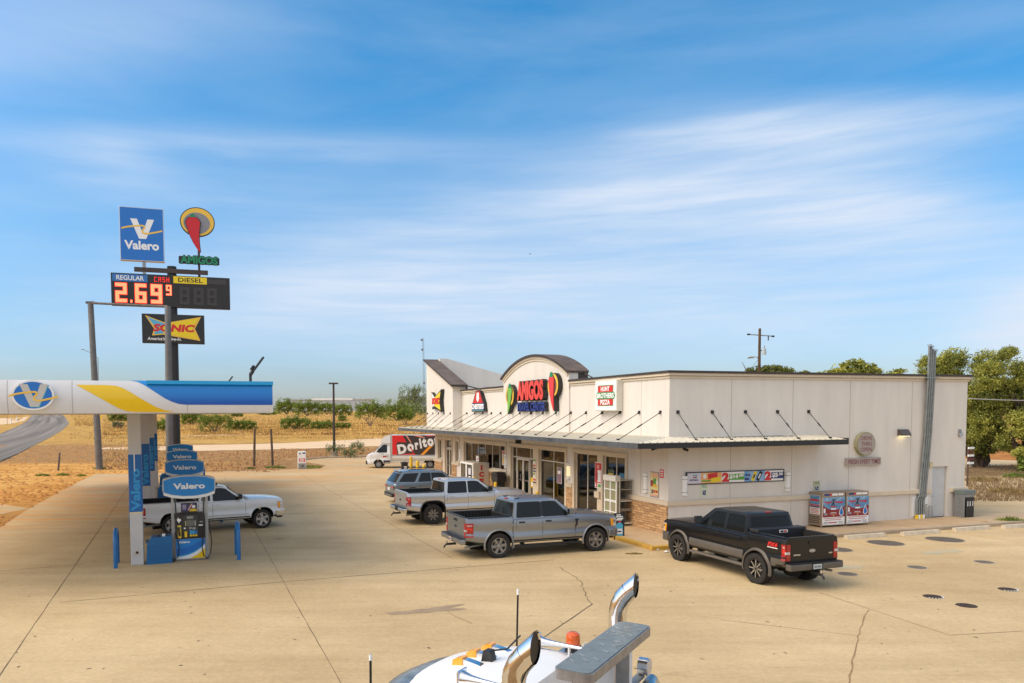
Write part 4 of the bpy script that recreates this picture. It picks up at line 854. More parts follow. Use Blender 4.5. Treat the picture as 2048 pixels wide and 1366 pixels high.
for nm, px, colr, h, lab, fl, zt in (('a', 1027, (.16, .42, .05), 1.75, 'tall green chilli pod cabinet sign left of the red letters', -1, 6.35), ('b', 1110, (.70, .03, .03), 2.0, 'tall red chilli pod cabinet sign right of the red letters', 1, 6.72)):
    u = ufz(px, 790)[0]; t = onfront('chilli_sign', lab, 'sign', u - .3, zt - h + .22, -.07, 'chilli pod signs on the arched parapet'); cm_ = mat('pod ' + nm, colr, .45, var=0, coat=.2)
    mb = MB(); sh = pepper_shape(0, h - .18, h - .16, .78, fl); cx = .1 * fl
    mb.prism([(x, z) for x, z in ell(.60, .62, 28, cx, h - .72)], -.24, -.02, PK); mb.prism(sh, -.28, -.03, PK); mb.build('cabinet', t)
    mb = MB(); mb.prism(ell(.56, .58, 28, cx, h - .72), -.262, -.243, goldp); mb.prism(ell(.42, .44, 28, cx, h - .74), -.272, -.263, mat('brown board', (.18, .06, .045), .6, var=0)); mb.build('rim_face', t)
    mb = MB(); mb.prism(pepper_shape(0, h - .2, h - .22, .66, fl), -.31, -.282, cm_); mb.prism([(-.2, h - .3), (.2, h - .3), (.08, h - .05), (-.06, h - .05)], -.32, -.283, GA); mb.build('pod_face', t)
u, z = ufz(877, 802)[0] + 0, 5.72; u = 26.6
t = onfront('drive_in_sign', 'bow tie shaped red and yellow SONIC cabinet sign on the sloped tower', 'sign', u, 5.05, X0)
mb = MB(); mb.prism([(-1.15, 1.35), (-.3, .98), (1.2, 1.5), (1.0, .72), (1.2, -.1), (-.3, .2), (-.95, .1), (-.75, .7)], -.25, -.0, PK); mb.build('cabinet', t)
mb = MB(); bow(mb, -1.1, 1.15, .0, 1.38, -.256, 3, wprint); mb.build('face', t)
u = 19.95; t = onfront('chicken_sign', "triangular red and dark CHESTER'S cabinet sign on the low front wall", 'sign', u, 4.95, 0)
mb = MB(); mb.prism([(-.35, 1.35), (.35, 1.35), (1.0, .55), (1.15, .0), (-1.15, .0), (-1.0, .55)], -.22, -.0, PK); mb.build('cabinet', t)
mb = MB(); mb.prism([(-.28, 1.28), (.28, 1.28), (.85, .55), (-.85, .55)], -.235, -.221, red); mb.prism([(-.16, 1.2), (.2, 1.2), (.25, .8), (0, .6), (-.25, .8)], -.245, -.236, wprint)
mb.box(-1.07, 1.07, -.24, -.221, .05, .52, navy); mb.text("CHESTER'S", -1.05, .16, 1.05, .5, -.241, wprint, bold=.05, depth=.015); mb.box(-1.0, 1.0, -.25, -.241, .06, .12, mat('teal print', (.1, .3, .3), .5, var=0)); mb.build('face', t)
ul, ur = ufz(1197, 795)[0], ufz(1240, 795)[0]; uc = (ul + ur) / 2; wd = (ul - ur)
t = onfront('pizza_sign', 'white square cabinet sign reading HUNT BROTHERS PIZZA near the corner', 'sign', uc - .25, 4.92, 0)
mb = MB(); mb.box(-wd / 2, wd / 2, -.32, 0, 0, 1.34, mat('ivory cabinet', (.66, .64, .56), .5, var=.05)); mb.build('cabinet', t, bevel=.03)
mb = MB(); mb.box(-wd / 2 + .04, wd / 2 - .04, -.325, -.321, .05, 1.29, wprint); mb.box(-wd * .36, wd * .36, -.33, -.326, .22, 1.12, gprint); mb.box(-wd * .34, wd * .34, -.335, -.331, .25, 1.09, red)
mb.prism([(-wd * .44, .67)] + [(-wd * .40, .67 + .15), (wd * .40, .67 + .15), (wd * .44, .67), (wd * .40, .67 - .15), (-wd * .40, .67 - .15)], -.34, -.336, gprint)
mb.text('HUNT', -wd * .2, .86, wd * .2, 1.06, -.341, wprint, bold=.04); mb.text('BROTHERS', -wd * .4, .56, wd * .4, .78, -.341, wprint, bold=.04); mb.text('PIZZA', -wd * .22, .28, wd * .22, .49, -.341, wprint, bold=.04); mb.build('face', t)
# wall lamps
LMPG = mat('frosted sconce glass', (.80, .80, .78), .35, var=.0); LMPL = mat('lit sconce glass', (.9, .72, .42), .4, var=0, emit=.45)
def sconce(fr, a, z0, z1, label, lit=False):
    t = fr('wall_sconce', label, 'wall lamp', a, z0, 0, 'half round wall sconces'); h = z1 - z0; m = MB()
    pts = [(.11 * math.cos(x), -.13 * math.sin(x)) for x in np.linspace(0, math.pi, 13)]
    m.prism([(x, y) for x, y in pts], h * .16, h * .84, LMPL if lit else LMPG, lambda x, q, y: (x, y, q), True); m.build('glass_shade', t)
    for q0, q1, q in ((0, h * .16, .16), (h * .84, h, .84)): m = MB(); m.prism([(x * 1.12, y * 1.12) for x, y in pts], q0, q1, LMPG, lambda x, q, y: (x, y, q)); m.prism([(x * 1.15, y * 1.15) for x, y in pts], h * q - .01, h * q + .01, galv, lambda x, q2, y: (x, y, q2)); m.build('end_cap', t)
sconce(onside, .72, 1.62, 2.38, 'grey wall sconce just left of the long promotional banner'); sconce(onside, 5.66, 1.62, 2.38, 'grey wall sconce just right of the long promotional banner')
sconce(onfront, 1.47, 1.62, 2.4, 'grey wall sconce beside the drinks poster near the corner'); sconce(onfront, onF(1138.3, 940)[0], 1.62, 2.4, 'warm lit wall sconce on the narrow wall between the glazed bays', True)
sconce(onfront, onF(1013, 921)[0], 1.62, 2.4, 'wall sconce left of the main entrance doors'); sconce(onfront, onF(921.5, 908)[0], 1.62, 2.4, 'wall sconce left of the wide window row')
# promo banner
v0, v1 = .80, 5.47; z0, z1 = 2.03, 2.62; v0, z1a = onS(1371, 944); v1, z1b = onS(1567, 938.5); z1 = (z1a + z1b) / 2; z0 = (onS(1371, 969)[1] + onS(1567, 962.5)[1]) / 2
t = onside('promo_banner', 'long narrow framed banner with snack and energy drink offers on the side wall', 'banner', v0, z0, 0); W_ = v1 - v0; H_ = z1 - z0; a = 0
mb = MB(); mb.box(0, W_, -.05, 0, 0, H_, PK); mb.build('frame', t)
fx = lambda q: W_ * q; fz = lambda q: H_ * q
mb = MB(); B = -.052; orange = mat('orange print', (.80, .30, .04), .5, col2=(.80, .50, .28), vs=3, var=.1); sky_ = mat('sky blue print', (.08, .30, .62), .5, col2=(.35, .5, .7), vs=3, var=.1); lav = mat('pale lavender print', (.60, .58, .66), .5, var=0); gn = mat('grass green print', (.10, .33, .04), .5, var=0)
mb.box(fx(.012), fx(.145), B, -.0505, fz(.08), fz(.92), lav); mb.box(fx(.145), fx(.35), B, -.0505, fz(.08), fz(.92), orange); mb.box(fx(.35), fx(.58), B, -.0505, fz(.08), fz(.92), wprint); mb.box(fx(.58), fx(.795), B, -.0505, fz(.08), fz(.92), sky_); mb.box(fx(.795), fx(.988), B, -.0505, fz(.08), fz(.92), wprint)
mb.box(fx(.425), fx(.58), B - .002, B, fz(.25), fz(.75), gn); mb.box(fx(.86), fx(.988), B - .002, B, fz(.25), fz(.78), navy); mb.box(fx(.15), fx(.24), B - .002, B, fz(.2), fz(.32), gn); mb.box(fx(.585), fx(.63), B - .002, B, fz(.2), fz(.38), navy)
mb.build('face_panel', t)
mb = MB(); B = -.056
mb.text('BTMA', fx(.035), fz(.30), fx(.12), fz(.42), B, kprint, bold=.03)
for i, (x, z, m_) in enumerate(((.065, .68, 'teal print'), (.088, .68, 'teal print'), (.065, .52, 'red print'), (.085, .52, 'black print'))): mb.box(fx(x), fx(x + .016), B - .003, B, fz(z), fz(z + .1), MATS[m_])
mb.text('2', fx(.352), fz(.12), fx(.425), fz(.88), B, red, bold=.07); mb.text('$14', fx(.43), fz(.33), fx(.515), fz(.72), B, wprint, bold=.05); mb.text('.00', fx(.518), fz(.50), fx(.572), fz(.72), B, wprint, bold=.05)
mb.text('C4', fx(.59), fz(.52), fx(.64), fz(.72), B, navy, bold=.08)
mb.text('2', fx(.79), fz(.12), fx(.86), fz(.88), B, red, bold=.07); mb.text('$5', fx(.868), fz(.30), fx(.93), fz(.73), B, wprint, bold=.05); mb.text('.50', fx(.932), fz(.50), fx(.982), fz(.73), B, wprint, bold=.05)
mb.build('lettering', t)
mb = MB(); RY = lambda an, c: Matrix.Translation(c) @ Matrix.Rotation(an, 4, 'Y')
mb.box(-.22, .22, -.004, 0, -.1, .1, red, RY(-.1, Vector((fx(.26), B, fz(.66))))); mb.box(-.22, .22, -.004, 0, -.09, .09, MATS['sign yellow'], RY(-.12, Vector((fx(.29), B - .005, fz(.33))))); mb.box(-.07, .07, -.004, 0, -.08, .08, wprint, RY(-.2, Vector((fx(.18), B, fz(.63)))))
mb.box(-.07, .07, -.004, 0, -.2, .2, MATS['sign yellow'], RY(.45, Vector((fx(.68), B, fz(.5))))); mb.box(-.075, .075, -.004, 0, -.2, .2, kprint, RY(.5, Vector((fx(.735), B - .005, fz(.5)))))
mb.box(-.03, .03, -.003, 0, -.08, .08, kprint, RY(.45, Vector((fx(.68), B - .008, fz(.5))))); mb.box(-.03, .03, -.003, 0, -.1, .1, wprint, RY(.5, Vector((fx(.735), B - .010, fz(.5))))); mb.build('product_pictures', t)
# round drive thru sign, strip sign
vc, zc2 = onS(1725.5, 887.5); GR = mat('taupe sign face', (.36, .31, .28), .6, var=.03); RT = mat('maroon letters', (.20, .055, .06), .5, var=0)
t = onside('round_sign', 'round taupe sign reading DRIVE THRU OPEN high on the side wall', 'sign', vc, zc2 - .5)
mb = MB(); mb.prism(ell(.5, .5, 48, 0, .5), -.18, 0, mat('olive sign rim', (.30, .28, .16), .5, var=.05), None, True); mb.build('cabinet', t)
mb = MB(); mb.prism(ell(.455, .455, 48, 0, .5), -.186, -.181, GR)
for i, s_ in enumerate(('DRIVE', 'THRU', 'OPEN')): mb.text(s_, -.30 + .02 * (i == 1), .66 - i * .24, .30 - .02 * (i == 1), .83 - i * .24, -.187, RT, bold=.0)
mb.build('face', t)
v0, z1 = onS(1689, 917); v1, z0 = onS(1757, 928); t = onside('strip_sign', 'narrow strip sign reading FRESH EVERY TIME below the round sign', 'sign', v0, z0 - .02)
mb = MB(); mb.box(0, v1 - v0, -.12, 0, 0, .32, GR); mb.text('FRESH EVERY TIME!', .08, .06, v1 - v0 - .06, .26, -.121, RT, bold=.015); mb.build('cabinet', t)
vc, zc2 = onS(1803, 866); t = onside('wall_pack_light', 'dark bronze wedge wall light with a warm glow above the side door area', 'wall light', vc, zc2 - .12)
mb = MB(); mb.prism([(0, .0), (0, .28), (-.14, .28), (-.28, .06), (-.28, 0)], -.24, .24, mat('bronze housing', (.09, .075, .07), .5, var=.1), lambda x, y, z: (y, x, z)); mb.build('housing', t); mb = MB(); mb.box(-.2, .2, -.24, -.03, -.012, -.001, mat('lit lens', (1, .85, .5), .5, var=0, emit=2.0)); mb.build('lens', t)
def hsign(px, py0, py1, lab, c, wfrac):
    v, z1 = onS(px, py0); z0 = onS(px, py1)[1]; t = onside('parking_sign', lab, 'parking sign', v, z0, 0, 'wheelchair parking notices on the side wall'); h = z1 - z0; w2 = .17
    m = MB(); m.box(-w2, w2, -.02, 0, 0, h, c); m.box(-w2 * .45, w2 * .45, -.024, -.0205, h * .14, h * .48, navy); m.text('RESERVED', -w2 * .7, h * .82, w2 * .7, h * .9, -.021, gprint); m.text('PARKING', -w2 * .7, h * .68, w2 * .7, h * .76, -.021, gprint)
    m.tube([(-.02, -.027, h * .42), (-.02, -.027, h * .30), (.04, -.027, h * .30), (.06, -.027, h * .2)], .008, wprint, 6); m.tube([(-.045 + .055 * math.cos(a), -.027, h * .25 + .055 * math.sin(a)) for a in np.linspace(2.2, 5.6, 8)], .006, wprint, 5); m.prism(ell(.017, .017, 10, -.02, h * .45), -.028, -.0245, wprint); m.build('plate', t)
hsign(1408, 966, 994, 'white wheelchair parking notice under the left end of the banner', mat('pale plate', (.62, .66, .52), .6, var=0), 1); hsign(1633, 961.5, 983, 'olive framed wheelchair parking notice above the exchange lockers', mat('olive plate', (.50, .48, .32), .6, var=0), 1)
# small posters
vp = lambda px: onF(px, 940)[0]
def poster(lab, pxa, pxb, z0, z1, fn, v=0.0, fr=None, group=None):
    ua_, ub_ = vp(pxa), vp(pxb); t = onfront('poster', lab, 'poster', (ua_ + ub_) / 2, z0, v); W = abs(ua_ - ub_); H = z1 - z0; m = MB(); m.box(-W / 2, W / 2, -.02, 0, 0, H, fr or wprint); fn(m, W, H); m.build('sheet', t); return t
def f1(m, W, H):
    m.box(-W * .45, W * .45, -.024, -.0205, H * .04, H * .96, mat('lemon print', (.75, .66, .30), .5, var=0)); m.box(-W * .3, W * .45, -.026, -.0245, H * .75, H * .96, mat('peach print', (.75, .45, .25), .5, var=0))
    m.box(-W * .42, -W * .1, -.03, -.0265, H * .42, H * .66, mat('berry print', (.35, .03, .05), .5, var=0)); m.box(-W * .12, W * .22, -.032, -.0265, H * .44, H * .74, gn); m.box(-W * .15, W * .3, -.034, -.0325, H * .4, H * .52, goldp); m.box(W * .22, W * .42, -.03, -.0265, H * .5, H * .66, wprint)
    m.box(-W * .42, W * .42, -.03, -.0265, H * .05, H * .12, mat('pink print', (.75, .35, .3), .5, var=0)); m.text('2', -W * .35, H * .16, -W * .1, H * .30, -.03, navy, bold=.05); m.text('$7.00', -W * .08, H * .17, W * .42, H * .29, -.03, red, bold=.05)
poster('yellow green drinks poster on the stucco beside the corner sconce', 1301.5, 1318.5, 1.48, 2.5, f1, fr=GR)
poster('small square red notice at the shop corner', 1320.5, 1329, 2.28, 2.64, lambda m, W, H: [m.box(-W * .46, W * .46, -.024, -.0205, H * .03, H * .97, red)] + [m.box(-W * .3, W * .3, -.026, -.0245, H * q, H * (q + .13), wprint) for q in (.2, .45, .7)])
def f2(m, W, H):
    m.box(-W * .46, W * .46, -.024, -.0205, H * .2, H * .97, red); m.box(-W * .1, W * .4, -.028, -.0245, H * .24, H * .7, wprint); m.box(-W * .3, -W * .05, -.03, -.0245, H * .3, H * .6, mat('berry print', (.35, .03, .05), .5, var=0)); m.box(-W * .15, W * .15, -.03, -.0245, H * .75, H * .9, mat('pink print', (.75, .35, .3), .5, var=0)); m.text('2', -W * .4, H * .03, -W * .1, H * .2, -.022, red, bold=.06); m.box(0, W * .4, -.026, -.0205, H * .04, H * .16, gn)
poster('red drinks poster on the pillar between the two glazed bays near the rack', 1193, 1206.5, 1.45, 2.62, f2, v=-.06)
poster('yellow notice at the foot of the entrance side light', 1059.5, 1066.5, .8, 1.35, lambda m, W, H: [m.box(-W * .5, W * .5, -.024, -.0205, 0, H, yellow), m.box(-W * .3, W * .3, -.03, -.0245, H * .15, H * .5, wprint)], v=.07)
def f3(m, W, H):
    r_ = random.Random(2)
    for i in range(9): m.box(-W * .4, W * r_.uniform(.1, .45), -.024 - i * .0005, -.0205, H * (.06 + i * .1), H * (.11 + i * .1), [kprint, red, wprint, gn, navy][i % 5])
poster('tall column of stickers on the pillar right of the entrance', 1068.5, 1075.0, 1.0, 2.5, f3, v=-.06, fr=TR)
poster('green and amber poster inside the right-hand glazed bay', 1214.5, 1225, 1.75, 2.35, lambda m, W, H: [m.box(-W * .5, W * .5, -.024, -.0205, 0, H, mat('olive print', (.06, .09, .03), .5, var=0)), m.text('PICK', -W * .4, H * .55, W * .4, H * .75, -.025, yellow, bold=.05), m.text('PIZZA', -W * .4, H * .25, W * .4, H * .45, -.025, yellow, bold=.05)] if False else [m.box(-W * .5, W * .5, -.024, -.0205, 0, H, mat('olive print', (.06, .09, .03), .5, var=0)), m.box(-W * .38, W * .38, -.027, -.0245, H * .5, H * .72, yellow), m.box(-W * .35, W * .42, -.027, -.0245, H * .18, H * .4, yellow)], v=.07)
poster('teal blue poster inside the glazed bay behind the rack', 1237, 1250.5, 1.5, 2.25, lambda m, W, H: [m.box(-W * .5, W * .5, -.024, -.0205, 0, H, mat('teal blue print', (.03, .17, .30), .5, var=0)), m.box(-W * .3, W * .3, -.027, -.0245, H * .25, H * .45, goldp), m.box(-W * .25, W * .25, -.027, -.0245, H * .65, H * .73, wprint)], v=.07)
poster('pale poster in the rightmost pane of the wide window row', 1002.5, 1010, 1.75, 2.62, lambda m, W, H: [m.box(-W * .45, W * .45, -.024, -.0205, H * .02, H * .98, mat('cream print', (.55, .47, .38), .6, var=0)), m.box(-W * .4, W * .4, -.027, -.0245, H * .82, H * .93, red), m.box(-W * .3, W * .25, -.027, -.0245, H * .15, H * .5, goldp)], v=.07)
poster('mauve and white notice in the glazed bay right of the entrance', 1112, 1121.5, 1.3, 2.1, lambda m, W, H: [m.box(-W * .45, W * .45, -.024, -.0205, H * .02, H * .98, mat('mauve print', (.25, .15, .18), .6, var=0)), m.box(-W * .3, W * .3, -.027, -.0245, H * .6, H * .8, wprint)], v=.07)
poster('small beige box shaped sign under the red drinks poster', 1194.5, 1204, 1.02, 1.3, lambda m, W, H: [m.box(-W * .5, W * .5, -.1, -.0205, 0, H, TR)], v=-.06)
# cameras under the awning
def camr(fr, a, lab, d=1, dk=black):
    t = fr('security_camera', lab, 'camera', a, 3.38, 0, 'security cameras under the awning'); m = MB(); m.tube([(0, 0, .12), (d * .12, -.1, .12), (d * .2, -.16, .06)], .02, SOF, 6); m.build('bracket', t); m = MB(); m.cyl((d * .16, -.1, .08), (d * .27, -.26, .0), .05, dk, n=12); m.build('body', t)
camr(onfront, onF(1322, 899)[0], 'small camera on a bent bracket left of the building corner', -1); camr(onside, onS(1356, 898)[0], 'small camera on a bent bracket right of the building corner', 1); camr(onfront, onF(927, 871)[0], 'small camera above the wide window row', -1)
t = onfront('wall_speaker', 'black box speaker hanging above the entrance', 'speaker', onF(1041, 883)[0], 3.14, 0); m = MB(); m.box(-.1, .1, -.3, 0, 0, .42, black); m.build('box', t, bevel=.03)
t = onside('alarm_bell', 'small grey alarm fitting high at the right end of the side wall', 'alarm', onS(1918.5, 867)[0], onS(1918, 873)[1]); m = MB(); m.cyl((0, 0, .1), (0, -.12, .1), .1, alu, n=14); m.box(-.07, .07, -.05, 0, 0, .32, galv); m.build('body', t)
t = onside('door_light', 'small cream box light above the side door', 'light', onS(1858.5, 931)[0], onS(1858, 935.5)[1]); m = MB(); m.box(-.09, .09, -.1, 0, 0, .26, mat('cream fitting', (.6, .5, .3), .5)); m.build('body', t, bevel=.01)
# ============================================================ VEHICLES (local x forward, y left, z up)
def catmull(keys, x):
    if x <= keys[0][0]: return keys[0][1]
    for (a, va), (b, vb) in zip(keys, keys[1:]):
        if x <= b:
            t = (x - a) / (b - a); t = t * t * (3 - 2 * t) if abs(va - vb) > 0 else t; return va + (vb - va) * t
    return keys[-1][1]
def lin(keys, x):
    if x <= keys[0][0]: return keys[0][1]
    for (a, va), (b, vb) in zip(keys, keys[1:]):
        if x <= b: return va + (vb - va) * (x - a) / (b - a)
    return keys[-1][1]
def body_ring(x, zb, zt, w, crown, cr=.05):
    h = zt - zb
    half = [(w - .14, zb), (w - .03, zb + .05), (w - .005, zb + .16), (w, zb + h * .32), (w - .030, zb + h * .40), (w - .026, zb + h * .56), (w - .006, zb + h * .68), (w - .016, zt - .14), (w - .03, zt - cr), (w - .075, zt - .012), (w - .14, zt), (w * .55, zt + crown * .75)]
    return [(x, -y, z) for y, z in half] + [(x, 0, zt + crown)] + [(x, y, z) for y, z in reversed(half)]
def side_y(P, x, z):
    w, zb, zt = lin(P['w'], x), lin(P['zb'], x), lin(P['zt'], x); h = zt - zb
    return lin([(zb, w - .14), (zb + .05, w - .03), (zb + .16, w - .005), (zb + h * .32, w), (zb + h * .40, w - .030), (zb + h * .56, w - .026), (zb + h * .68, w - .006), (zt - .14, w - .016), (zt - .05, w - .03), (zt, w - .14)], z)
def superarc(r, e, a0, a1, n):
    o = []
    for t in np.linspace(a0, a1, n):
        c, s = math.cos(t), math.sin(t); o.append((r * math.copysign(abs(c) ** (2 / e), c), r * math.copysign(abs(s) ** (2 / e), s)))
    return o
def make_body(P, paint, root, lowmat=None):
    mb = MB(); xs = sorted(set([round(x, 3) for x in np.arange(P['x0'], P['x1'], .1)] + [P['x0'], P['x1']] + [k[0] for k in P['zt']] + [k[0] for k in P['w']] + [k[0] for k in P['zb']]))
    rings = [body_ring(x, lin(P['zb'], x), lin(P['zt'], x), lin(P['w'], x), lin(P['crown'], x)) for x in xs]; n = len(rings[0]); vs = [v for r in rings for v in r]
    fs = [(i * n + k, i * n + (k + 1) % n, (i + 1) * n + (k + 1) % n, (i + 1) * n + k) for i in range(len(rings) - 1) for k in range(n)]
    mb.mats = [paint, dark]; mb.add(vs, fs, paint, True); mb.add(rings[0], [tuple(reversed(range(n)))], paint); mb.add(rings[-1], [tuple(range(n))], paint)
    o = mb.build('body', root, merge=True, sharp=32)
    ct = MB(); ct.mats = [paint, dark]
    for i, xw in enumerate((0.0, P['wb'])):
        poly = [(xw + a, P['zc'] + b) for a, b in superarc(P['ra'], P.get('sq', 2), -.35, math.pi + .35, 26)] + [(xw - P['ra'] * .93, -.2), (xw + P['ra'] * .93, -.2)]
        ct.prism(poly, -1.3, 1.3, dark)
    if 'bed' in P: b0, b1, bw, bz = P['bed']; ct.box(b0, b1, -bw, bw, bz, 2.5, dark)
    co = ct.build('cut', None, merge=True)
    md = o.modifiers.new('cut', 'BOOLEAN'); md.operation = 'DIFFERENCE'; md.object = co; md.solver = 'EXACT'
    o.parent = None; bpy.context.view_layer.update(); dg = bpy.context.evaluated_depsgraph_get(); me = bpy.data.meshes.new_from_object(o.evaluated_get(dg)); o.modifiers.clear(); o.data = me; o.parent = root
    try: me.set_sharp_from_angle(angle=rad(32))
    except Exception: pass
    bpy.data.objects.remove(co); return o
def gh_ring(xr, xf, w, z, rb, fb, nr=7, nf=9):
    o = []
    for k in range(nf): s = -1 + 2 * k / (nf - 1); o.append((xf + fb * (1 - s * s), s * w, z))          # windshield edge, right to left
    for k in range(1, 6): o.append((xf + (xr - xf) * k / 6, w, z))
    for k in range(nr): s = 1 - 2 * k / (nr - 1); o.append((xr - rb * (1 - s * s), s * w, z))
    for k in range(1, 6): o.append((xr + (xf - xr) * k / 6, -w, z))
    return o
def greenhouse(g, paint, root, parts=True):
    # g: xr0,xr1,xf1,xf0,z0,z1,w0,w1,crown
    mb = MB(); R = [gh_ring(g['xr0'], g['xf0'], g['w0'], g['z0'] - .03, .03, .10), gh_ring(g['xr0'] + (g['xr1'] - g['xr0']) * .85, g['xf0'] + (g['xf1'] - g['xf0']) * .9, g['w0'] + (g['w1'] - g['w0']) * .86, g['z0'] + (g['z1'] - g['z0']) * .86, .05, .12),
        gh_ring(g['xr1'] + .01, g['xf1'] - .02, g['w1'], g['z1'], .05, .12), gh_ring(g['xr1'] + .10, g['xf1'] - .16, g['w1'] - .08, g['z1'] + .028, .05, .10), gh_ring(g['xr1'] + .45, g['xf1'] - .5, g['w1'] - .4, g['z1'] + g['crown'], .03, .05)]
    n = len(R[0]); vs = [v for r in R for v in r]
    mb.add(vs, [(i * n + k, i * n + (k + 1) % n, (i + 1) * n + (k + 1) % n, (i + 1) * n + k) for i in range(len(R) - 1) for k in range(n)], paint, True); mb.add(R[-1], [tuple(range(n))], paint, True)
    o = mb.build('cab', root, sharp=40)
    return o
def gy(g, z): t = (z - g['z0'] + .03) / (g['z1'] - g['z0'] + .03); return g['w0'] + (g['w1'] - g['w0']) * min(1, t / 1.0)
def side_window(g, pts, root, s, name='window', mt=None, off=.006):
    mb = MB(); th_ = .004
    def rnd_poly(p, r=.05):
        o = []; n = len(p)
        for i in range(n):
            a, b, c = Vector(p[i - 1]), Vector(p[i]), Vector(p[(i + 1) % n]); d1 = (a - b); d2 = (c - b); k1 = min(r, d1.length * .4); k2 = min(r, d2.length * .4); p1 = b + d1.normalized() * k1; p2 = b + d2.normalized() * k2
            for t in (0, .5, 1): q = p1.lerp(b, t).lerp(b.lerp(p2, t), t); o.append((q.x, q.y))
        return o
    out_ = rnd_poly(pts); cx = sum(p[0] for p in pts) / len(pts); cz = sum(p[1] for p in pts) / len(pts)
    P3 = lambda q, o_: (q[0], s * (gy(g, q[1]) + o_), q[1])
    f = list(range(len(out_))); f = f if s < 0 else f
    A = sum(out_[i][0] * out_[(i + 1) % len(out_)][1] - out_[(i + 1) % len(out_)][0] * out_[i][1] for i in f)
    idx = f if (A > 0) == (s < 0) else f[::-1]
    big = [(cx + (x - cx) * 1.0 + math.copysign(.022, x - cx), cz + (z - cz) + math.copysign(.018, z - cz)) for x, z in out_]
    mb.add([P3(q, off - .003) for q in big], [tuple(idx)], black); o = mb.build(name + '_seal', root) if False else None
    m2 = MB(); m2.add([P3(q, off - .003) for q in big], [tuple(idx)], black); m2.add([P3(q, off) for q in out_], [tuple(idx)], mt or glass)
    return m2.build(name, root)
def end_glass(g, root, front, name, t0=.08, t1=.90, sm=.90, mt=None, split=None):
    x0, x1 = (g['xf0'], g['xf1']) if front else (g['xr0'], g['xr1']); fb0, fb1 = (.10, .12) if front else (-.03, -.05); sg_ = 1 if front else -1; z0 = g['z0'] - .03; z1 = g['z1']
    mb = MB()
    def P(s, t):
        w = g['w0'] + (g['w1'] - g['w0']) * t; b = fb0 + (fb1 - fb0) * t; return (x0 + (x1 - x0) * t + b * (1 - s * s) + sg_ * .012, s * w, z0 + (z1 - z0) * t + (.006 if True else 0))
    for (a, b, c, d, m_, o_) in [(-sm - .03, sm + .03, t0 - .03, t1 + .02, black, 0), (-sm, sm, t0, t1, mt or glass, .004)]:
        nS, nT = 12, 4; vs = []
        for i in range(nS + 1):
            for j in range(nT + 1):
                q = P(a + (b - a) * i / nS, c + (d - c) * j / nT); vs.append((q[0] + sg_ * o_, q[1], q[2]))
        fs = [(i * (nT + 1) + j, (i + 1) * (nT + 1) + j, (i + 1) * (nT + 1) + j + 1, i * (nT + 1) + j + 1) for i in range(nS) for j in range(nT)]
        if not front: fs = [f[::-1] for f in fs]
        mb.add(vs, fs, m_, True)
    if split:
        for s in split:
            a0, a1 = P(s - .012, t0), P(s - .012, t1); b0, b1 = P(s + .012, t0), P(s + .012, t1); mb.add([(q[0] + sg_ * .008, q[1], q[2]) for q in (a0, b0, b1, a1)], [(0, 1, 2, 3) if front else (3, 2, 1, 0)], black)
    return mb.build(name, root)
def wheel_meshes(R, W, rr, spokes, rimm, darkm=None, tread=True, hubm=None, spm=None):
    dm = darkm or mat('wheel well dark', (.02, .02, .02), .6, var=0)
    ty = MB(); prof = [(rr, -W * .36), (rr + .02, -W * .44), (R - .06, -W * .5), (R - .015, -W * .46), (R, -W * .36), (R, W * .36), (R - .015, W * .46), (R - .06, W * .5), (rr + .02, W * .44), (rr, W * .36), (rr, -W * .36)]
    ty.lathe(prof, rubber, axis='y', n=40)
    if tread:
        for k in range(44):
            a = 2 * math.pi * k / 44; Mx = Matrix.Rotation(a, 4, 'Y')
            for j, (q0, q1) in enumerate(((-.47, -.20), (-.14, .14), (.20, .47))): Mz = Matrix.Rotation(a + j * .07, 4, 'Y'); ty.box(-.016, .016, W * q0, W * q1, R - .02, R + .010, rubber, Mz)
    tym = ty
    rm_ = MB(); yo = -W * .40                                   # outer face is at -y
    rm_.lathe([(rr + .004, W * .3), (rr - .02, W * .3), (rr - .03, yo + .03), (rr - .012, yo), (rr + .012, yo), (rr + .012, yo + .02)], rimm, axis='y', n=40)
    hub = MB(); hub.lathe([(0, yo + .085), (rr - .025, yo + .085)], dm, axis='y', n=32); hub.lathe([(0, yo + .05), (rr * .62, yo + .06), (rr * .62, yo + .08)], mat('brake disc', (.2, .2, .2), .4, metal=.8, var=0), axis='y', n=32)
    r0 = rr * .16
    for k in range(spokes[0]):
        a0 = 2 * math.pi * k / spokes[0] + .3
        for da in spokes[2]:
            Mx = Matrix.Rotation(a0 + da, 4, 'Y'); w0, w1 = spokes[1], spokes[1] * spokes[3]
            vs = [(-w0, yo + .012, r0), (w0, yo + .012, r0), (w1, yo + .004, rr - .012), (-w1, yo + .004, rr - .012), (-w0 * 1.2, yo + .06, r0), (w0 * 1.2, yo + .06, r0), (w1 * 1.2, yo + .05, rr - .012), (-w1 * 1.2, yo + .05, rr - .012)]
            rm_.add([Mx @ Vector(v) for v in vs], [(0, 1, 2, 3)], spm or rimm); rm_.add([Mx @ Vector(v) for v in vs], [(0, 4, 5, 1), (1, 5, 6, 2), (3, 2, 6, 7), (0, 3, 7, 4)], rimm)
    rm_.lathe([(0, yo - .012), (.028, yo - .01), (.034, yo), (r0 + .012, yo + .008), (r0 + .015, yo + .05)], hubm or rimm, axis='y', n=20)
    for k in range(6): a = 2 * math.pi * k / 6; rm_.cyl((r0 * .75 * math.cos(a) * 1.2, yo + .012, r0 * .75 * math.sin(a) * 1.2), (r0 * .75 * math.cos(a) * 1.2, yo - .004, r0 * .75 * math.sin(a) * 1.2), .010, alu, n=6)
    return hub, ty, rm_
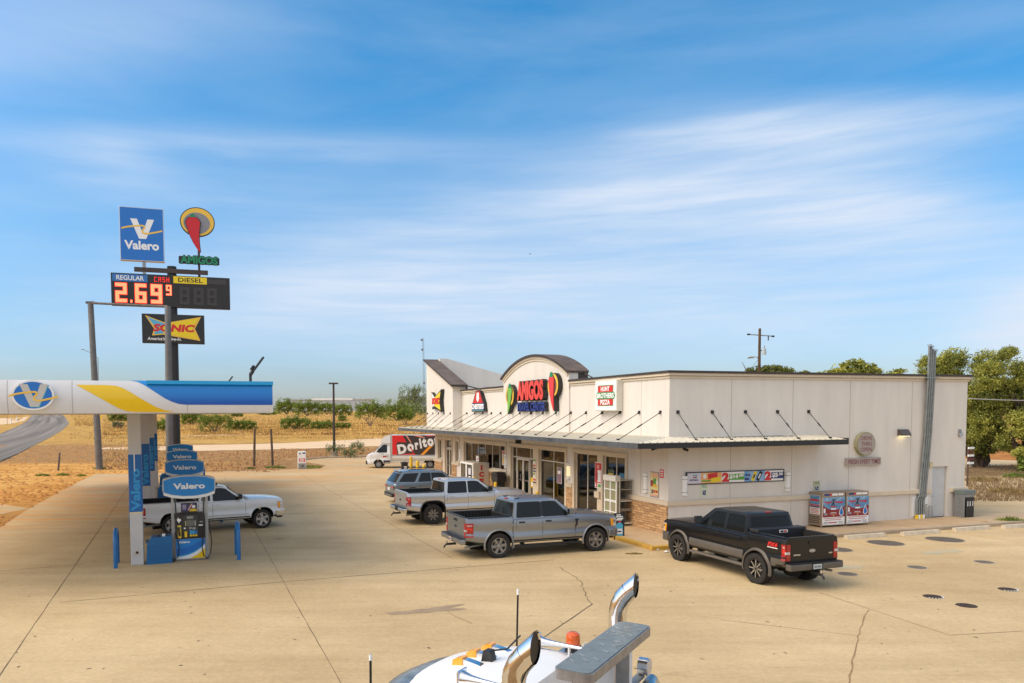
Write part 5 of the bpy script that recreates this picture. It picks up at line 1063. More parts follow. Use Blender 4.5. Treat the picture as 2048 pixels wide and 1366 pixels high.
def add_wheels(root, xs, track, R, W, ms, inner=()):
    hub, ty, rm_ = ms; first = None
    for x in xs:
        for s in (-1, 1):
            if first is None:
                h = hub.build('wheel', root); ty.build('tyre', h); rm_.build('rim', h); first = h
            else: h = copy_tree(first, None, parent=root)
            h.location = (x, s * (track / 2 - W * .5), R); h.rotation_euler = (0, random.Random(x * 7 + s).uniform(0, 1) if s < 0 else .5, 0 if s < 0 else math.pi)
def seam(mb, P, x, z0, z1, s, w=.012):
    n = 9; vs = []
    for k in range(n):
        z = z0 + (z1 - z0) * k / (n - 1); y = side_y(P, x, z) + .0025; vs += [(x - w / 2, s * y, z), (x + w / 2, s * y, z)]
    fs = [(2 * k, 2 * k + 1, 2 * k + 3, 2 * k + 2) for k in range(n - 1)]
    mb.add(vs, fs if s < 0 else [f[::-1] for f in fs], dark)
def band(mb, P, x0, x1, z0, z1, s, mt, off=.006, n=14, zf=None):
    vs = []
    for k in range(n + 1):
        x = x0 + (x1 - x0) * k / n
        for j in range(4):
            z = z0 + (z1 - z0) * j / 3; vs.append((x, s * (side_y(P, x, z) + off), z))
    fs = [(4 * k + j, 4 * (k + 1) + j, 4 * (k + 1) + j + 1, 4 * k + j + 1) for k in range(n) for j in range(3)]
    mb.add(vs, fs if s < 0 else [f[::-1] for f in fs], mt, True)
def flare(root, P, mt, r_in, wr, out_, name='wheel_arch_trim', sq=2, lab=None):
    for xw in (0.0, P['wb']):
        for s in (-1, 1):
            mb = MB(); A = superarc(r_in, sq, -.25, math.pi + .25, 30); B = superarc(r_in + wr, sq, -.25, math.pi + .25, 30); vs = []
            for (a, b), (c, d) in zip(A, B):
                z1 = P['zc'] + b; z2 = P['zc'] + d; y1 = side_y(P, xw + a, max(lin(P['zb'], xw) + .1, min(z1, lin(P['zt'], xw) - .1))); y2 = side_y(P, xw + c, max(lin(P['zb'], xw) + .1, min(z2, lin(P['zt'], xw) - .08)))
                vs += [(xw + a, s * (y1 - .07), z1), (xw + a, s * (y1 + out_), z1), (xw + a + (c - a) * .5, s * ((y1 + y2) / 2 + out_ + .006), (z1 + z2) / 2), (xw + c, s * (y2 + .002), z2)]
            fs = [(4 * k + j, 4 * (k + 1) + j, 4 * (k + 1) + j + 1, 4 * k + j + 1) for k in range(29) for j in range(3)]
            mb.add(vs, fs if s > 0 else [f[::-1] for f in fs], mt, True); mb.build(name, root)
def paintm(name, c, flake=0.0): 
    m = mat(name, c, .32 if flake else .28, metal=flake, var=.03, vs=2, coat=.8); return m
def mirror(root, g, x, s, shell, y0=.98, z=None, big=1.0):
    z = z or g['z0'] + .05; m = MB(); y = s * (g['w0'])
    m.box(x - .02, x + .06, min(y, y + s * .12), max(y, y + s * .12), z, z + .05, black); o = MB()
    o.prism([(-.03, 0), (.10, .02), (.12, .12), (.10, .22 * big), (-.03, .24 * big)], 0, .19 * big, shell, lambda a, b, c: (x + a, s * (g['w0'] + .08 + b), z + c)); mo = o.build('side_mirror', root, bevel=.02); m.build('mirror_arm', mo)
    q = MB(); q.box(x - .036, x - .031, min(s * (g['w0'] + .1), s * (g['w0'] + .25 * big)), max(s * (g['w0'] + .1), s * (g['w0'] + .25 * big)), z + .03, z + .21 * big, mat('mirror glass', (.6, .62, .62), .05, metal=1, var=0)); q.build('mirror_glass', mo)
def handle(root, P, x, z, s, mt):
    m = MB(); y = side_y(P, x, z); m.box(x - .10, x + .10, *(sorted((s * (y + .012), s * (y + .035)))), z - .018, z + .018, mt); m.box(x - .11, x + .11, *(sorted((s * (y + .001), s * (y + .012)))), z - .03, z + .025, mt); m.build('door_handle', root, bevel=.008)
def pickup(name, label, loc, rot, prm):
    root = thing(name, label, 'pickup truck', loc, rot); p = prm; paint = p['paint']; wb, R = p['wb'], p['R']; RH, FO = p.get('rh', -1.18), wb + p.get('fo', .93)
    lift = p.get('lift', 0); zs = p['zs'] + lift; zb0 = .50 + lift; hood = p['hood'] + lift; cabr = p['cabr']; xf0 = p['xf0']
    P = dict(x0=RH, x1=FO, wb=wb, zc=R + .02, ra=p['ra'], sq=p.get('sq', 2), w=[(RH, .965), (RH + .12, .995), (0, 1.0), (wb - .3, 1.0), (wb + .35, .985), (FO - .22, .97), (FO - .05, .94), (FO, .89)],
        zb=[(RH, zb0 + .12), (-.6, zb0), (.6, zb0 - .04), (wb - .6, zb0 - .04), (wb + .6, zb0 + .02), (FO, zb0 + .08)],
        zt=[(RH, zs + .01), (cabr - .02, zs), (cabr + .02, p['belt'] + lift), (xf0 - .05, p['belt'] + lift), (xf0 + .1, hood + .02), (wb + .2, hood + .005), (FO - .35, hood - .02), (FO - .07, hood - .05), (FO, hood - .13)],
        crown=[(RH, 0), (cabr, 0), (xf0, .05), (wb, .05), (FO, .02)])
    P['bed'] = (RH + .07, cabr - .06, .80, zb0 + .33)
    body = make_body(P, paint, root)
    g = dict(xr0=cabr + .02, xr1=cabr + p.get('rslope', .12), xf1=p['xf1'], xf0=xf0, z0=p['belt'] + lift, z1=p['roof'] + lift, w0=.925, w1=.77, crown=.055)
    greenhouse(g, paint, root)
    end_glass(g, root, True, 'windshield', mt=mat('windshield glass', (.03, .04, .04), .03, var=0)); end_glass(g, root, False, 'rear_window', .12, .86, .86, split=p.get('split'), mt=mat('privacy glass', (.006, .007, .008), .12, var=0, spec=.25))
    zl, zh = g['z0'] + .03, g['z1'] - .055
    for s in (-1, 1):
        b1, b2 = p['bp']                       # b pillar position, front of the front window at the belt
        if p.get('ext'): side_window(g, [(cabr + .14, zl + .02), (b1 - .10, zl + .02), (b1 - .10, zh), (cabr + .22, zh)], root, s)
        else: side_window(g, [(cabr + .16, zl), (b1 - .05, zl), (b1 - .05, zh), (cabr + .24, zh)], root, s)
        fx1 = g['xf1'] - .12; side_window(g, [(b1 + .05, zl), (b2, zl), (b2 + .02, zl + .06), (fx1 + .02, zh - .01), (fx1 - .12, zh), (b1 + .05, zh)], root, s)
        if p.get('blackb'): m = MB(); zz = (zl, zh); m.add([(b1 - .05, s * (gy(g, zl) + .004), zl), (b1 + .05, s * (gy(g, zl) + .004), zl), (b1 + .05, s * (gy(g, zh) + .004), zh), (b1 - .05, s * (gy(g, zh) + .004), zh)], [(0, 1, 2, 3) if s < 0 else (3, 2, 1, 0)], black); m.build('pillar_cover', root)
        m = MB(); zt_ = P['zt'][2][1]
        seam(m, P, cabr - .01, zb0 + .03, zs - .03, s, .022); 
        if not p.get('ext'): seam(m, P, b1, zb0 + .06, zt_ - .02, s)
        else: seam(m, P, b1, zb0 + .06, zt_ - .02, s)
        seam(m, P, b2 + .28, zb0 + .06, zt_ - .02, s)
        if not p.get('ext'): seam(m, P, cabr + .12, zb0 + .45, zt_ - .02, s, .01)
        m.build('panel_gap', root)
        m = MB(); m2 = p.get('handle', black)
        handle(root, P, b1 + .22, zt_ - .13, s, m2)
        if not p.get('ext'): handle(root, P, cabr + .32, zt_ - .13, s, m2)
        mirror(root, g, b2 - .02, s, p.get('mirror', black), big=p.get('mbig', 1.0))
        if 'lower' in p:
            m = MB(); r_ = p['ra'] + .05
            for a, b in ((RH + .03, -r_), (r_, wb - r_), (wb + r_, FO - .12)): band(m, P, a, b, zb0 + .07, zb0 + .30, s, p['lower'])
            m.build('lower_cladding', root)
        else:
            m = MB(); r_ = p['ra'] + .04; band(m, P, r_, wb - r_, zb0 + .03, zb0 + .075, s, dark); m.build('rocker_strip', root)
        m = MB(); yb = .93
        if p.get('steps', True):
            m.box(cabr + .1, wb - .58, *(sorted((s * .86, s * 1.02))), zb0 - .16, zb0 - .09, p.get('stepm', black)); 
            for x in (cabr + .4, wb - .9): m.box(x, x + .06, *(sorted((s * .6, s * .9))), zb0 - .13, zb0 + .02, black)
            m.build('running_board', root, bevel=.02)
        # tail lamp, head lamp
        tl = MB(); y = .995; zt2 = zs - .16; zt3 = zs - .16 - p.get('tlh', .42)
        band(tl, P, RH + .002, RH + p.get('tlw', .20), zt3, zt2, s, lens_red, .012, 5); yb_ = side_y(P, RH + .002, (zt2 + zt3) / 2) + .012; tl.box(RH - .012, RH + .02, *(sorted((s * .80, s * (yb_ - .012)))), zt3, zt2, lens_red); tlo = tl.build('tail_lamp', root)
        tl = MB(); zm_ = zt2 - (zt2 - zt3) * .42; band(tl, P, RH + .03, RH + p.get('tlw', .20) - .04, zm_ - .045, zm_ + .045, s, mat('bright red band', (.75, .03, .02), .15, var=0, coat=.5), .017, 3); band(tl, P, RH + .02, RH + p.get('tlw', .20) - .05, zt2 - .11, zt2 - .05, s, mat('pink lens', (.55, .25, .25), .12, var=0, coat=.5), .017, 3); tl.build('lamp_band', tlo)
        tl = MB(); tl.box(RH - .02, RH + .03, *(sorted((s * .825, s * .965))), (zt2 + zt3) / 2 - .045, (zt2 + zt3) / 2 + .02, lens_clr); tl.build('reversing_lens', tlo)
        hl = MB(); hh = hood - .17; hl.prism([(FO - .26, hh + .02), (FO - .02, hh - .0), (FO + .005, hh - .28), (FO - .22, hh - .28)], .55, .90, lens_clr, lambda a, b, c: (a, s * (b + lin(P['w'], a) - .89), c)); ho = hl.build('headlight', root, bevel=.01)
        hl = MB(); hl.prism([(FO - .275, hh + .0), (FO - .17, hh - .01), (FO - .15, hh - .26), (FO - .235, hh - .26)], .885, .91, lens_amb, lambda a, b, c: (a, s * (b + lin(P['w'], a) - .89), c)); hl.build('marker_lens', ho)
        m = MB(); m.box(RH + .08, cabr - .06, *(sorted((s * .80, s * .93))), zs + .003, zs + .022, black); m.build('bed_rail_cap', root, bevel=.008)
    # tailgate, bumper
    m = MB(); m.box(RH - .008, RH + .02, -.78, .78, zb0 + .20, zs - .015, paint); tg = m.build('tailgate', root, bevel=.008)
    m = MB(); m.box(RH - .004, RH + .085, -.81, .81, zs - .004, zs + .03, black if not p.get('tgpaint') else paint); m.build('spoiler_lip', tg, bevel=.01)
    m = MB(); m.box(RH - .03, RH - .009, -.14, .14, zs - .17, zs - .09, black if not p.get('tgpaint') else paint); m.build('handle', tg, bevel=.008)
    if p.get('badge'): m = MB(); m.prism(ell(.115, .048, 24, 0, zs - .36), RH - .014, RH - .009, p['badge'], lambda a, b, c: (b, -a, c)); m.build('emblem', tg)
    m = MB(); bm_ = p.get('bumper', chrome); m.box(RH - .20, RH - .01, -.98, .98, zb0 + .02, zb0 + .20, bm_); bo = m.build('rear_bumper', root, bevel=.035)
    m = MB(); m.box(RH - .205, RH - .19, -.20, .20, zb0 + .03, zb0 + .19, black); m.box(RH - .212, RH - .206, -.155, .155, zb0 + .045, zb0 + .175, p.get('plate', mat('number plate', (.45, .50, .52), .5, var=0))); 
    for y in (-.1, -.06, -.02, .03, .07, .11): m.box(RH - .2135, RH - .2125, y - .011, y + .011, zb0 + .08, zb0 + .135, kprint)
    m.build('number_plate', bo)
    m = MB(); m.box(RH - .19, RH - .02, -.97, .97, zb0 + .201, zb0 + .21, black); m.build('bumper_step', bo)
    if p.get('hitch', True): m = MB(); m.box(RH - .36, RH, -.035, .035, zb0 - .12, zb0 - .05, black); m.tube([(RH - .34, 0, zb0 - .08), (RH - .42, 0, zb0 - .16), (RH - .42, 0, zb0 - .2)], .03, black, 8); m.cyl((RH - .33, 0, zb0 - .05), (RH - .33, 0, zb0 + .03), .028, chrome, n=12); m.build('tow_hitch', root)
    m = MB(); m.tube([(.5, -.55, zb0 - .05), (-.6, -.62, zb0 - .08), (RH + .15, -.75, zb0 - .1), (RH + .02, -.8, zb0 - .1)], .035, galv, 8); m.build('exhaust_pipe', root)
    m = MB(); m.box(RH + .25, FO - .3, -.42, .42, zb0 - .12, zb0 + .1, dark); m.cyl((0, -.8, R), (0, .8, R), .06, dark, n=10); m.cyl((0, 0, R), (.1, 0, R), .14, dark, n=12); m.cyl((wb, -.8, R), (wb, .8, R), .05, dark, n=10); m.cyl((RH + .55, 0, zb0 - .06), (RH + .8, 0, zb0 - .06), .28, dark, n=16); m.build('chassis', root)
    # front
    m = MB(); gx = FO + .005; m.box(gx - .06, gx, -.5, .5, hood - .58, hood - .24, p.get('grille', black)); 
    for k in range(3): m.box(gx - .02, gx + .012, -.48, .48, hood - .54 + k * .11, hood - .51 + k * .11, p.get('grillebar', black))
    m.build('grille', root, bevel=.008)
    m = MB(); m.box(FO - .12, FO + .07, -.90, .90, zb0 - .02, zb0 + .27, p.get('fbumper', bm_)); m.box(FO - .34, FO - .119, -1.0, -.84, zb0 - .0, zb0 + .26, p.get('fbumper', bm_)); m.box(FO - .34, FO - .119, .84, 1.0, zb0 - .0, zb0 + .26, p.get('fbumper', bm_)); m.box(FO - .2, FO + .03, -.7, .7, zb0 - .12, zb0 - .021, black); m.build('front_bumper', root, bevel=.03)
    m = MB(); m.box(xf0 - .08, xf0 + .12, -.75, .75, g['z0'] + .0, g['z0'] + .035, black); m.tube([(xf0 + .1, -.4, g['z0'] + .06), (xf0 - .2, .1, g['z0'] + .22)], .009, black, 5); m.build('cowl_and_wipers', root)
    m = MB(); m.box(g['xr1'] - .02, g['xr1'] + .07, -.11, .11, g['z1'] + .004, g['z1'] + .035, lens_red); m.build('brake_light', root, bevel=.006)
    # bed liner
    m = MB(); bz = P['bed'][3]; b0, b1, bw = P['bed'][:3]; ln = mat('bed liner', (.017, .017, .017), .7, var=.2, vs=6)
    m.box(b0 + .005, b1 - .005, -bw + .005, bw - .005, bz + .002, bz + .02, ln)
    x = b0 + .05
    while x < b1 - .05: m.box(x, x + .05, -bw + .004, -bw + .02, bz + .02, zs - .03, ln); m.box(x, x + .05, bw - .02, bw - .004, bz + .02, zs - .03, ln); x += .12
    y = -bw + .1
    while y < bw - .1: m.box(b1 - .02, b1 - .005, y, y + .05, bz + .02, zs - .03, ln); m.box(b0 + .02, b1 - .02, y, y + .05, bz + .02, bz + .032, ln); y += .12
    for x in (.0,): 
        for s in (-1, 1): m.prism([(-.42, bz), (.42, bz), (.34, bz + .22), (-.34, bz + .22)], .56, .795, ln, lambda a, b, c, s=s: (a, s * b, c))
    m.build('bed_liner', root)
    if 'flare' in p: flare(root, P, p['flare'][0], p['ra'] - .005, p['flare'][1], p['flare'][2], sq=p.get('sq', 2))
    add_wheels(root, (0.0, wb), 2.0 + p.get('tw', 0), R, p.get('W', .27), p['wheel'])
    return root, P, g
rimS = mat('machined silver rim', (.50, .50, .51), .25, metal=.9, var=0); rimD = mat('gloss black rim', (.02, .02, .022), .25, metal=.3, var=0); rimM = mat('grey machined rim', (.30, .30, .31), .3, metal=.8, var=0)
def place(pr, pf, wb_only=True):           # rear / front wheel contact points (near side) -> origin at the rear axle, heading
    d = (pf - pr).normalized(); return d, math.atan2(d.y, d.x)
def axle(pr, ang, side, half):             # near-side contact -> axle centre; side=-1 when the right side faces the camera
    left = Vector((-math.sin(ang), math.cos(ang), 0)); return pr - left * side * half
PG = paintm('silver grey metallic', (.29, .305, .325), .75); PS = paintm('light silver metallic', (.60, .61, .62), .7); PW = paintm('white car paint', (.74, .74, .73)); PB = mat('black car paint', (.007, .007, .008), .3, var=0, coat=.35, spec=.3); PSUV = paintm('blue grey metallic', (.19, .235, .27), .7)
TAU = mat('taupe lower paint', (.125, .108, .09), .5, metal=.2, var=.1)
# grey crew cab, nearest
ang = rad(19.0); R = .415; pr = G(997, 1116); o = axle(pr, ang, -1, .93)
f1_, P1, g1 = pickup('pickup_truck', 'grey metallic crew cab pickup with black door handles parked nose in by the white rack', o, ang, dict(fo=.86, paint=PG, wb=3.69, R=R, ra=.50, zs=1.38, belt=1.30, hood=1.30, roof=1.87, cabr=.52, xf0=2.98, xf1=2.25, bp=(1.62, 2.60), wheel=wheel_meshes(R, .28, .265, (6, .020, (-.11, .11), 1.2), rimM, tread=True), flare=(PG, .055, .015), mirror=PG, badge=mat('emblem blue', (.02, .03, .09), .3, var=0), tlw=.26, tlh=.47, bumper=PG, blackb=True, grille=black, rslope=.16, split=(-.35, .35), plate=mat('tan plate', (.5, .42, .4), .5, var=0)))
mb = MB()
for k in range(5): y = -.5 + k * .25; mb.box(.95, 2.2, y - .03, y + .03, 1.925, 1.935, PG)
mb.build('roof_rib', f1_, bevel=.004)
mb = MB(); mb.box(.8, .96, -.52, -.40, 1.89, 1.93, black); mb.box(.8, .96, .40, .52, 1.89, 1.93, black); mb.build('roof_fitting', f1_, bevel=.012)
mb = MB(); x = P1['wb'] - .72; y = side_y(P1, x, 1.1); mb.prism([(x - .12, 1.18), (x + .03, 1.20), (x - .01, 1.12), (x - .02, .98), (x - .10, .90), (x - .07, 1.08)], -(y + .012), -(y - .01), black); mb.build('side_vent', f1_)
# light silver crew cab behind it
ang2 = rad(20.5); R = .44; pr = G(866, 1049); o = axle(pr, ang2, -1, .95)
f2_, P2, g2 = pickup('pickup_truck', 'light silver crew cab pickup with squared black wheel arches and black spoked wheels', o, ang2, dict(paint=PS, wb=3.65, R=R, ra=.56, sq=3.2, lift=.05, zs=1.36, belt=1.27, hood=1.29, roof=1.83, cabr=.55, xf0=3.05, xf1=2.25, bp=(1.66, 2.66), wheel=wheel_meshes(R, .30, .265, (8, .011, (-.12, .12), 1.5), rimD, tread=True, hubm=rimD, spm=rimM), flare=(black, .05, .03), mirror=black, handle=PS, tgpaint=True, badge=black, tlw=.17, tlh=.40, bumper=chrome, steps=False, grillebar=chrome, rslope=.10, split=(-.3, .3), plate=black))
# white pickup at the pumps
pr = G(335, 1071); pf = G(523, 1056); d, ang3 = place(pr, pf); wbw = 3.65; R = .40; o = axle(pr, ang3, -1, .92) + Vector((.2, .04, 0))
f3_, P3, g3 = pickup('pickup_truck', 'white extended cab pickup with chrome wheels stopped at the fuel pumps', o, ang3, dict(paint=PW, wb=wbw, R=R, ra=.49, sq=2.6, zs=1.33, belt=1.26, hood=1.28, roof=1.84, cabr=1.02, xf0=3.02, xf1=2.18, bp=(1.58, 2.66), ext=True, hitch=False, wheel=wheel_meshes(R, .27, .265, (5, .045, (0,), 1.25), rimS, tread=False, hubm=rimS), mirror=black, handle=PW, tgpaint=True, bumper=chrome, fbumper=chrome, steps=False, grillebar=chrome, tlw=.16))
mb = MB(); mb.box(1.9, 2.0, -.03, .03, 1.88, 1.95, black); mb.build('roof_aerial', f3_)
mb = MB()
for s in (-1, 1): band(mb, P3, .6, 3.05, .66, .70, s, mat('pale side moulding', (.55, .55, .55), .4, var=0), .012)
mb.build('side_moulding', f3_)
# black pickup by the side wall
pf = G(1358, 1121); pr = G(1513, 1167); d, ang4 = place(pr, pf); ang4 = YB + rad(90.5); R = .43; o = axle(pr, ang4, 1, .90)
f4_, P4, g4 = pickup('pickup_truck', 'black crew cab pickup with taupe wheel arches and bed tool box by the side wall', o, ang4, dict(rh=-1.06, paint=PB, wb=3.55, R=R, ra=.50, lift=.06, zs=1.37, belt=1.27, hood=1.24, roof=1.84, cabr=.42, xf0=2.85, xf1=2.05, bp=(1.42, 2.42), wheel=wheel_meshes(R, .31, .27, (8, .017, (0,), 1.1), rimD, tread=True, spm=rimS), flare=(TAU, .075, .045), lower=TAU, mirror=black, handle=PB, tgpaint=True, badge=mat('pewter badge', (.4, .4, .38), .3, metal=.6, var=0), bumper=TAU, fbumper=TAU, stepm=mat('taupe step', (.14, .12, .1), .5), tlw=.13, tlh=.44, split=(-.33, .33), rslope=.14, mbig=1.05, tw=.06))
mb = MB()
for k in range(8):
    for s in (-1, 1):
        pass
mb = MB(); y0 = .93; mb.box(-.0 + .02, .36, -y0, y0, 1.455, 1.53, mat('black tool box', (.022, .023, .027), .45, var=.1)); mb.box(.03, .35, -.78, .78, 1.15, 1.455, MATS['black tool box']); tb_ = mb.build('tool_box', f4_, bevel=.012); f4_.scale = (1, .93, 1)
mb = MB(); mb.box(.0, .018, -.18, .12, 1.40, 1.48, wprint); mb.box(-.004, -.001, -.14, -.04, 1.415, 1.465, red); mb.box(-.004, -.001, -.02, .10, 1.415, 1.465, kprint); mb.build('maker_plate', tb_)
mb = MB(); yy = side_y(P4, -.72, 1.2) + .008
FL = lambda x, y, z: (-x, -y + 0, z)
mb.text('FX4', .42, 1.155, .80, 1.28, -yy - .0, red, bold=.05, shear=.3, depth=.003, mp=lambda a, b, c: (-a, -b, c)); mb.box(-.80, -.42, yy, yy + .004, 1.12, 1.14, wprint); mb.build('side_decal', f4_)
mb = MB(); mb.box(-1.085, -1.07, .45, .70, .96, 1.0, alu); mb.box(-1.085, -1.07, -.74, -.6, .96, 1.0, alu); mb.build('tailgate_badge', f4_)
mb = MB(); mb.prism([(1.1, 1.935), (1.95, 1.935), (1.9, 1.94), (1.15, 1.94)], -.3, .1, mat('sun-bleached roof patch', (.14, .09, .05), .5, var=.3, vs=3)); mb.build('faded_patch', f4_) if False else None
# spoke faces machined bright on the black wheels
for c in f4_.children:
    if c.name.startswith('wheel') and not c.name.startswith('wheel_arch'):
        pass
# SUV
def suv():
    R = .39; ang = rad(19.5); pr = G(825, 1007); root = thing('suv', 'blue grey three row SUV parked beyond the silver pickup', 'SUV', axle(pr, ang, -1, .9), ang)
    wb = 3.07; RH, FO = -1.05, wb + .95
    P = dict(x0=RH, x1=FO, wb=wb, zc=R + .02, ra=.45, w=[(RH, .80), (RH + .15, .92), (RH + .5, .97), (wb, .97), (FO - .3, .92), (FO, .72)], zb=[(RH, .48), (-.5, .36), (wb + .5, .34), (FO, .42)],
        zt=[(RH, .98), (RH + .06, 1.08), (RH + .2, 1.14), (0, 1.15), (wb - .8, 1.10), (wb - .5, 1.09), (wb + .1, 1.08), (FO - .3, 1.0), (FO - .05, .88), (FO, .76)], crown=[(RH, .02), (wb - .6, .03), (wb, .05), (FO, .02)])
    make_body(P, PSUV, root)
    g = dict(xr0=RH + .10, xr1=RH + .55, xf1=wb - 1.35, xf0=wb - .5, z0=1.13, z1=1.72, w0=.93, w1=.74, crown=.06); greenhouse(g, PSUV, root)
    end_glass(g, root, True, 'windshield'); end_glass(g, root, False, 'rear_window', .12, .80, .84, mt=mat('privacy glass', (.006, .007, .008), .12, var=0, spec=.25))
    for s in (-1, 1):
        zl, zh = 1.18, 1.62
        side_window(g, [(RH + .30, zl + .03), (.12, zl), (.38, zh), (RH + .66, zh - .02)], root, s); side_window(g, [(.33, zl), (1.05, zl), (1.05, zh), (.56, zh)], root, s); side_window(g, [(1.13, zl), (wb - .85, zl), (wb - 1.35, zh - .02), (1.13, zh)], root, s)
        m = MB(); [seam(m, P, x, .45, 1.12, s, .014) for x in (.42, 1.10, 2.15)]; m.build('panel_gap', root); handle(root, P, .62, 1.0, s, PSUV); handle(root, P, 1.35, 1.0, s, PSUV)
        m = MB(); m.tube([(RH + .9, s * .66, 1.76), (RH + 1.0, s * .67, 1.815), (1.2, s * .67, 1.82), (1.35, s * .66, 1.77)], .018, black, 8); m.build('roof_rail', root); mirror(root, g, wb - .95, s, PSUV)
        m = MB(); m.prism([(RH + .03, .93), (RH + .52, 1.02), (RH + .42, .88), (RH + .06, .80)], .0, .02, lens_red, lambda a, b, c, s=s: (a, s * (side_y(P, max(a, RH + .01), c) + b - .008), c)); m.box(RH - .012, RH + .04, *(sorted((s * .35, s * .84))), .86, .95, lens_red); m.build('tail_lamp', root)
        m = MB(); r_ = P['ra'] + .02; band(m, P, r_, wb - r_, .40, .52, s, black); m.build('lower_cladding', root)
        m = MB(); m.box(FO - .3, FO - .02, *(sorted((s * .5, s * .8))), .78, .88, lens_clr); m.build('headlight', root, bevel=.02)
    flare(root, P, black, P['ra'] - .005, .045, .008)
    m = MB(); m.box(RH - .06, RH + .1, -.78, .78, .36, .56, black); m.box(RH - .065, RH - .06, -.6, .6, .42, .47, galv); m.build('rear_bumper', root, bevel=.03)
    m = MB(); m.box(RH - .03, RH + .0, -.17, .17, .70, .84, wprint); m.build('number_plate', root); m = MB(); m.box(FO - .02, FO + .03, -.5, .5, .5, .74, black); m.build('grille', root, bevel=.01)
    m = MB(); m.box(RH + .42, RH + .62, -.62, .62, 1.70, 1.745, PSUV); m.box(RH + .40, RH + .41, -.12, .12, 1.705, 1.725, lens_red); m.build('rear_spoiler', root, bevel=.012)
    add_wheels(root, (0, wb), 1.94, R, .25, wheel_meshes(R, .25, .25, (10, .014, (0,), 1.3), rimS, tread=False))
suv()
# delivery box truck
def van():
    R = .36; pf = G(757, 936.5); ang = math.pi - rad(3.0); root = thing('delivery_truck', 'white delivery box truck with a red snack advert on its side', 'delivery truck', (0, 0, 0), ang)
    fwd = Vector((math.cos(ang), math.sin(ang), 0)); left = Vector((-math.sin(ang), math.cos(ang), 0)); wb = 4.6; root.location = pf - fwd * wb - left * .9 + Vector((0, 0, .0))
    FO = wb + 1.10; cx0 = wb - 1.05; WV = paintm('van white', (.72, .72, .72)); dgr = mat('grey cladding', (.05, .05, .052), .6)
    P = dict(x0=cx0, x1=FO, wb=wb, zc=R + .02, ra=.44, w=[(cx0, .98), (wb + .2, 1.0), (FO - .35, .96), (FO - .1, .88), (FO, .78)], zb=[(cx0, .42), (FO, .34)], zt=[(cx0, 1.45), (wb - .1, 1.44), (wb + .25, 1.42), (wb + .6, 1.35), (FO - .14, 1.22), (FO, 1.02)], crown=[(cx0, .02), (wb, .05), (FO, .03)])
    P['wbx'] = wb; body = make_body(dict(P), WV, root)
    g = dict(xr0=cx0 + .02, xr1=cx0 + .02, xf1=wb - .42, xf0=wb + .42, z0=1.42, z1=2.22, w0=.95, w1=.82, crown=.05); greenhouse(g, WV, root); end_glass(g, root, True, 'windshield', .05, .93, .93, mt=mat('bright windscreen glass', (.10, .13, .14), .05, var=0))
    for s in (-1, 1):
        side_window(g, [(cx0 + .28, 1.40), (wb - .15, 1.38), (wb + .18, 1.46), (wb - .42, 2.08), (cx0 + .28, 2.08)], root, s); m = MB(); seam(m, P, cx0 + .18, .5, 1.27, s, .015); seam(m, P, wb - .42, .95, 1.27, s, .015); m.build('panel_gap', root)
        m = MB(); band(m, P, cx0 + .01, wb - .46, .44, .72, s, dgr, .012); m.build('lower_cladding', root)
        m = MB(); m.prism([(FO - .50, 1.24), (FO - .16, 1.12), (FO - .08, .96), (FO - .42, 1.04)], 0, .02, lens_clr, lambda a, b, c, s=s: (a, s * (side_y(P, a, min(c, lin(P['zt'], a) - .06)) + b), c)); m.build('headlight', root)
        mirror(root, g, wb - .12, s, black, big=1.3); handle(root, P, cx0 + .30, 1.10, s, black)
        if s > 0: m = MB(); band(m, P, cx0 + .35, cx0 + .62, .98, 1.10, s, red, .008, 3); m.build('door_sticker', root)
    m = MB(); m.box(FO - .15, FO + .06, -.88, .88, .34, .68, dgr); m.build('front_bumper', root, bevel=.06); m = MB(); m.box(FO - .06, FO + .012, -.46, .46, .66, 1.0, black); m.build('grille', root, bevel=.01)
    bx0, bx1, bw, zb, zt = -1.35, cx0 - .04, 1.10, .92, 2.98
    m = MB(); m.box(bx0, bx1, -bw, bw, zb, zt, WV); bo = m.build('cargo_box', root, bevel=.03)
    m = MB(); m.prism([(bx1, 2.2), (bx1, 2.96), (bx1 + .25, 2.94), (bx1 + .60, 2.76), (bx1 + .84, 2.45), (bx1 + .90, 2.26)], -.98, .98, WV, None, True); m.build('wind_deflector', root, bevel=.06)
    m = MB(); beige = mat('soiled white skirt', (.58, .53, .45), .5, var=.1)
    for s in (-1, 1):
        m.box(bx0, -.62, *(sorted((s * (bw - .05), s * bw))), .50, zb, beige); m.box(.62, bx1, *(sorted((s * (bw - .05), s * bw))), .50, zb, beige); m.prism([(-.62, zb), (.62, zb), (.62, .5), (.55, .5), (.38, .80), (-.38, .80), (-.55, .5), (-.62, .5)], bw - .05, bw, beige, lambda a, b, c, s=s: (a, s * b, c))
        m.box(bx0, bx1, *(sorted((s * bw, s * (bw + .02)))), 1.12, 1.17, galv); m.box(bx0, bx1, *(sorted((s * bw, s * (bw + .012)))), .70, .78, mat('pale stripe', (.40, .36, .31), .5))
    m.build('skirt', root)
    m = MB(); m.box(bx1 - .16, bx1 + .01, bw, bw + .015, .5, zt - .02, mat('corner panel', (.42, .40, .38), .4)); m.build('corner_trim', root)
    # side advert (faces the camera side, y=+bw). picture x to the right = -x of the vehicle
    m = MB(); XR = lambda q: (bx1 - .18) - q; mp = lambda a, b, c: (XR(a), bw + .006 - b, c)
    L = bx1 - .18 - bx0 - .05; AR = mat('advert red', (.62, .012, .012), .4, var=0, coat=.3); AD = mat('advert dark', (.035, .022, .02), .4, var=0, coat=.3); AO = mat('advert orange', (.80, .28, .01), .4, var=0); AP = mat('advert salmon', (.62, .24, .16), .4, var=0)
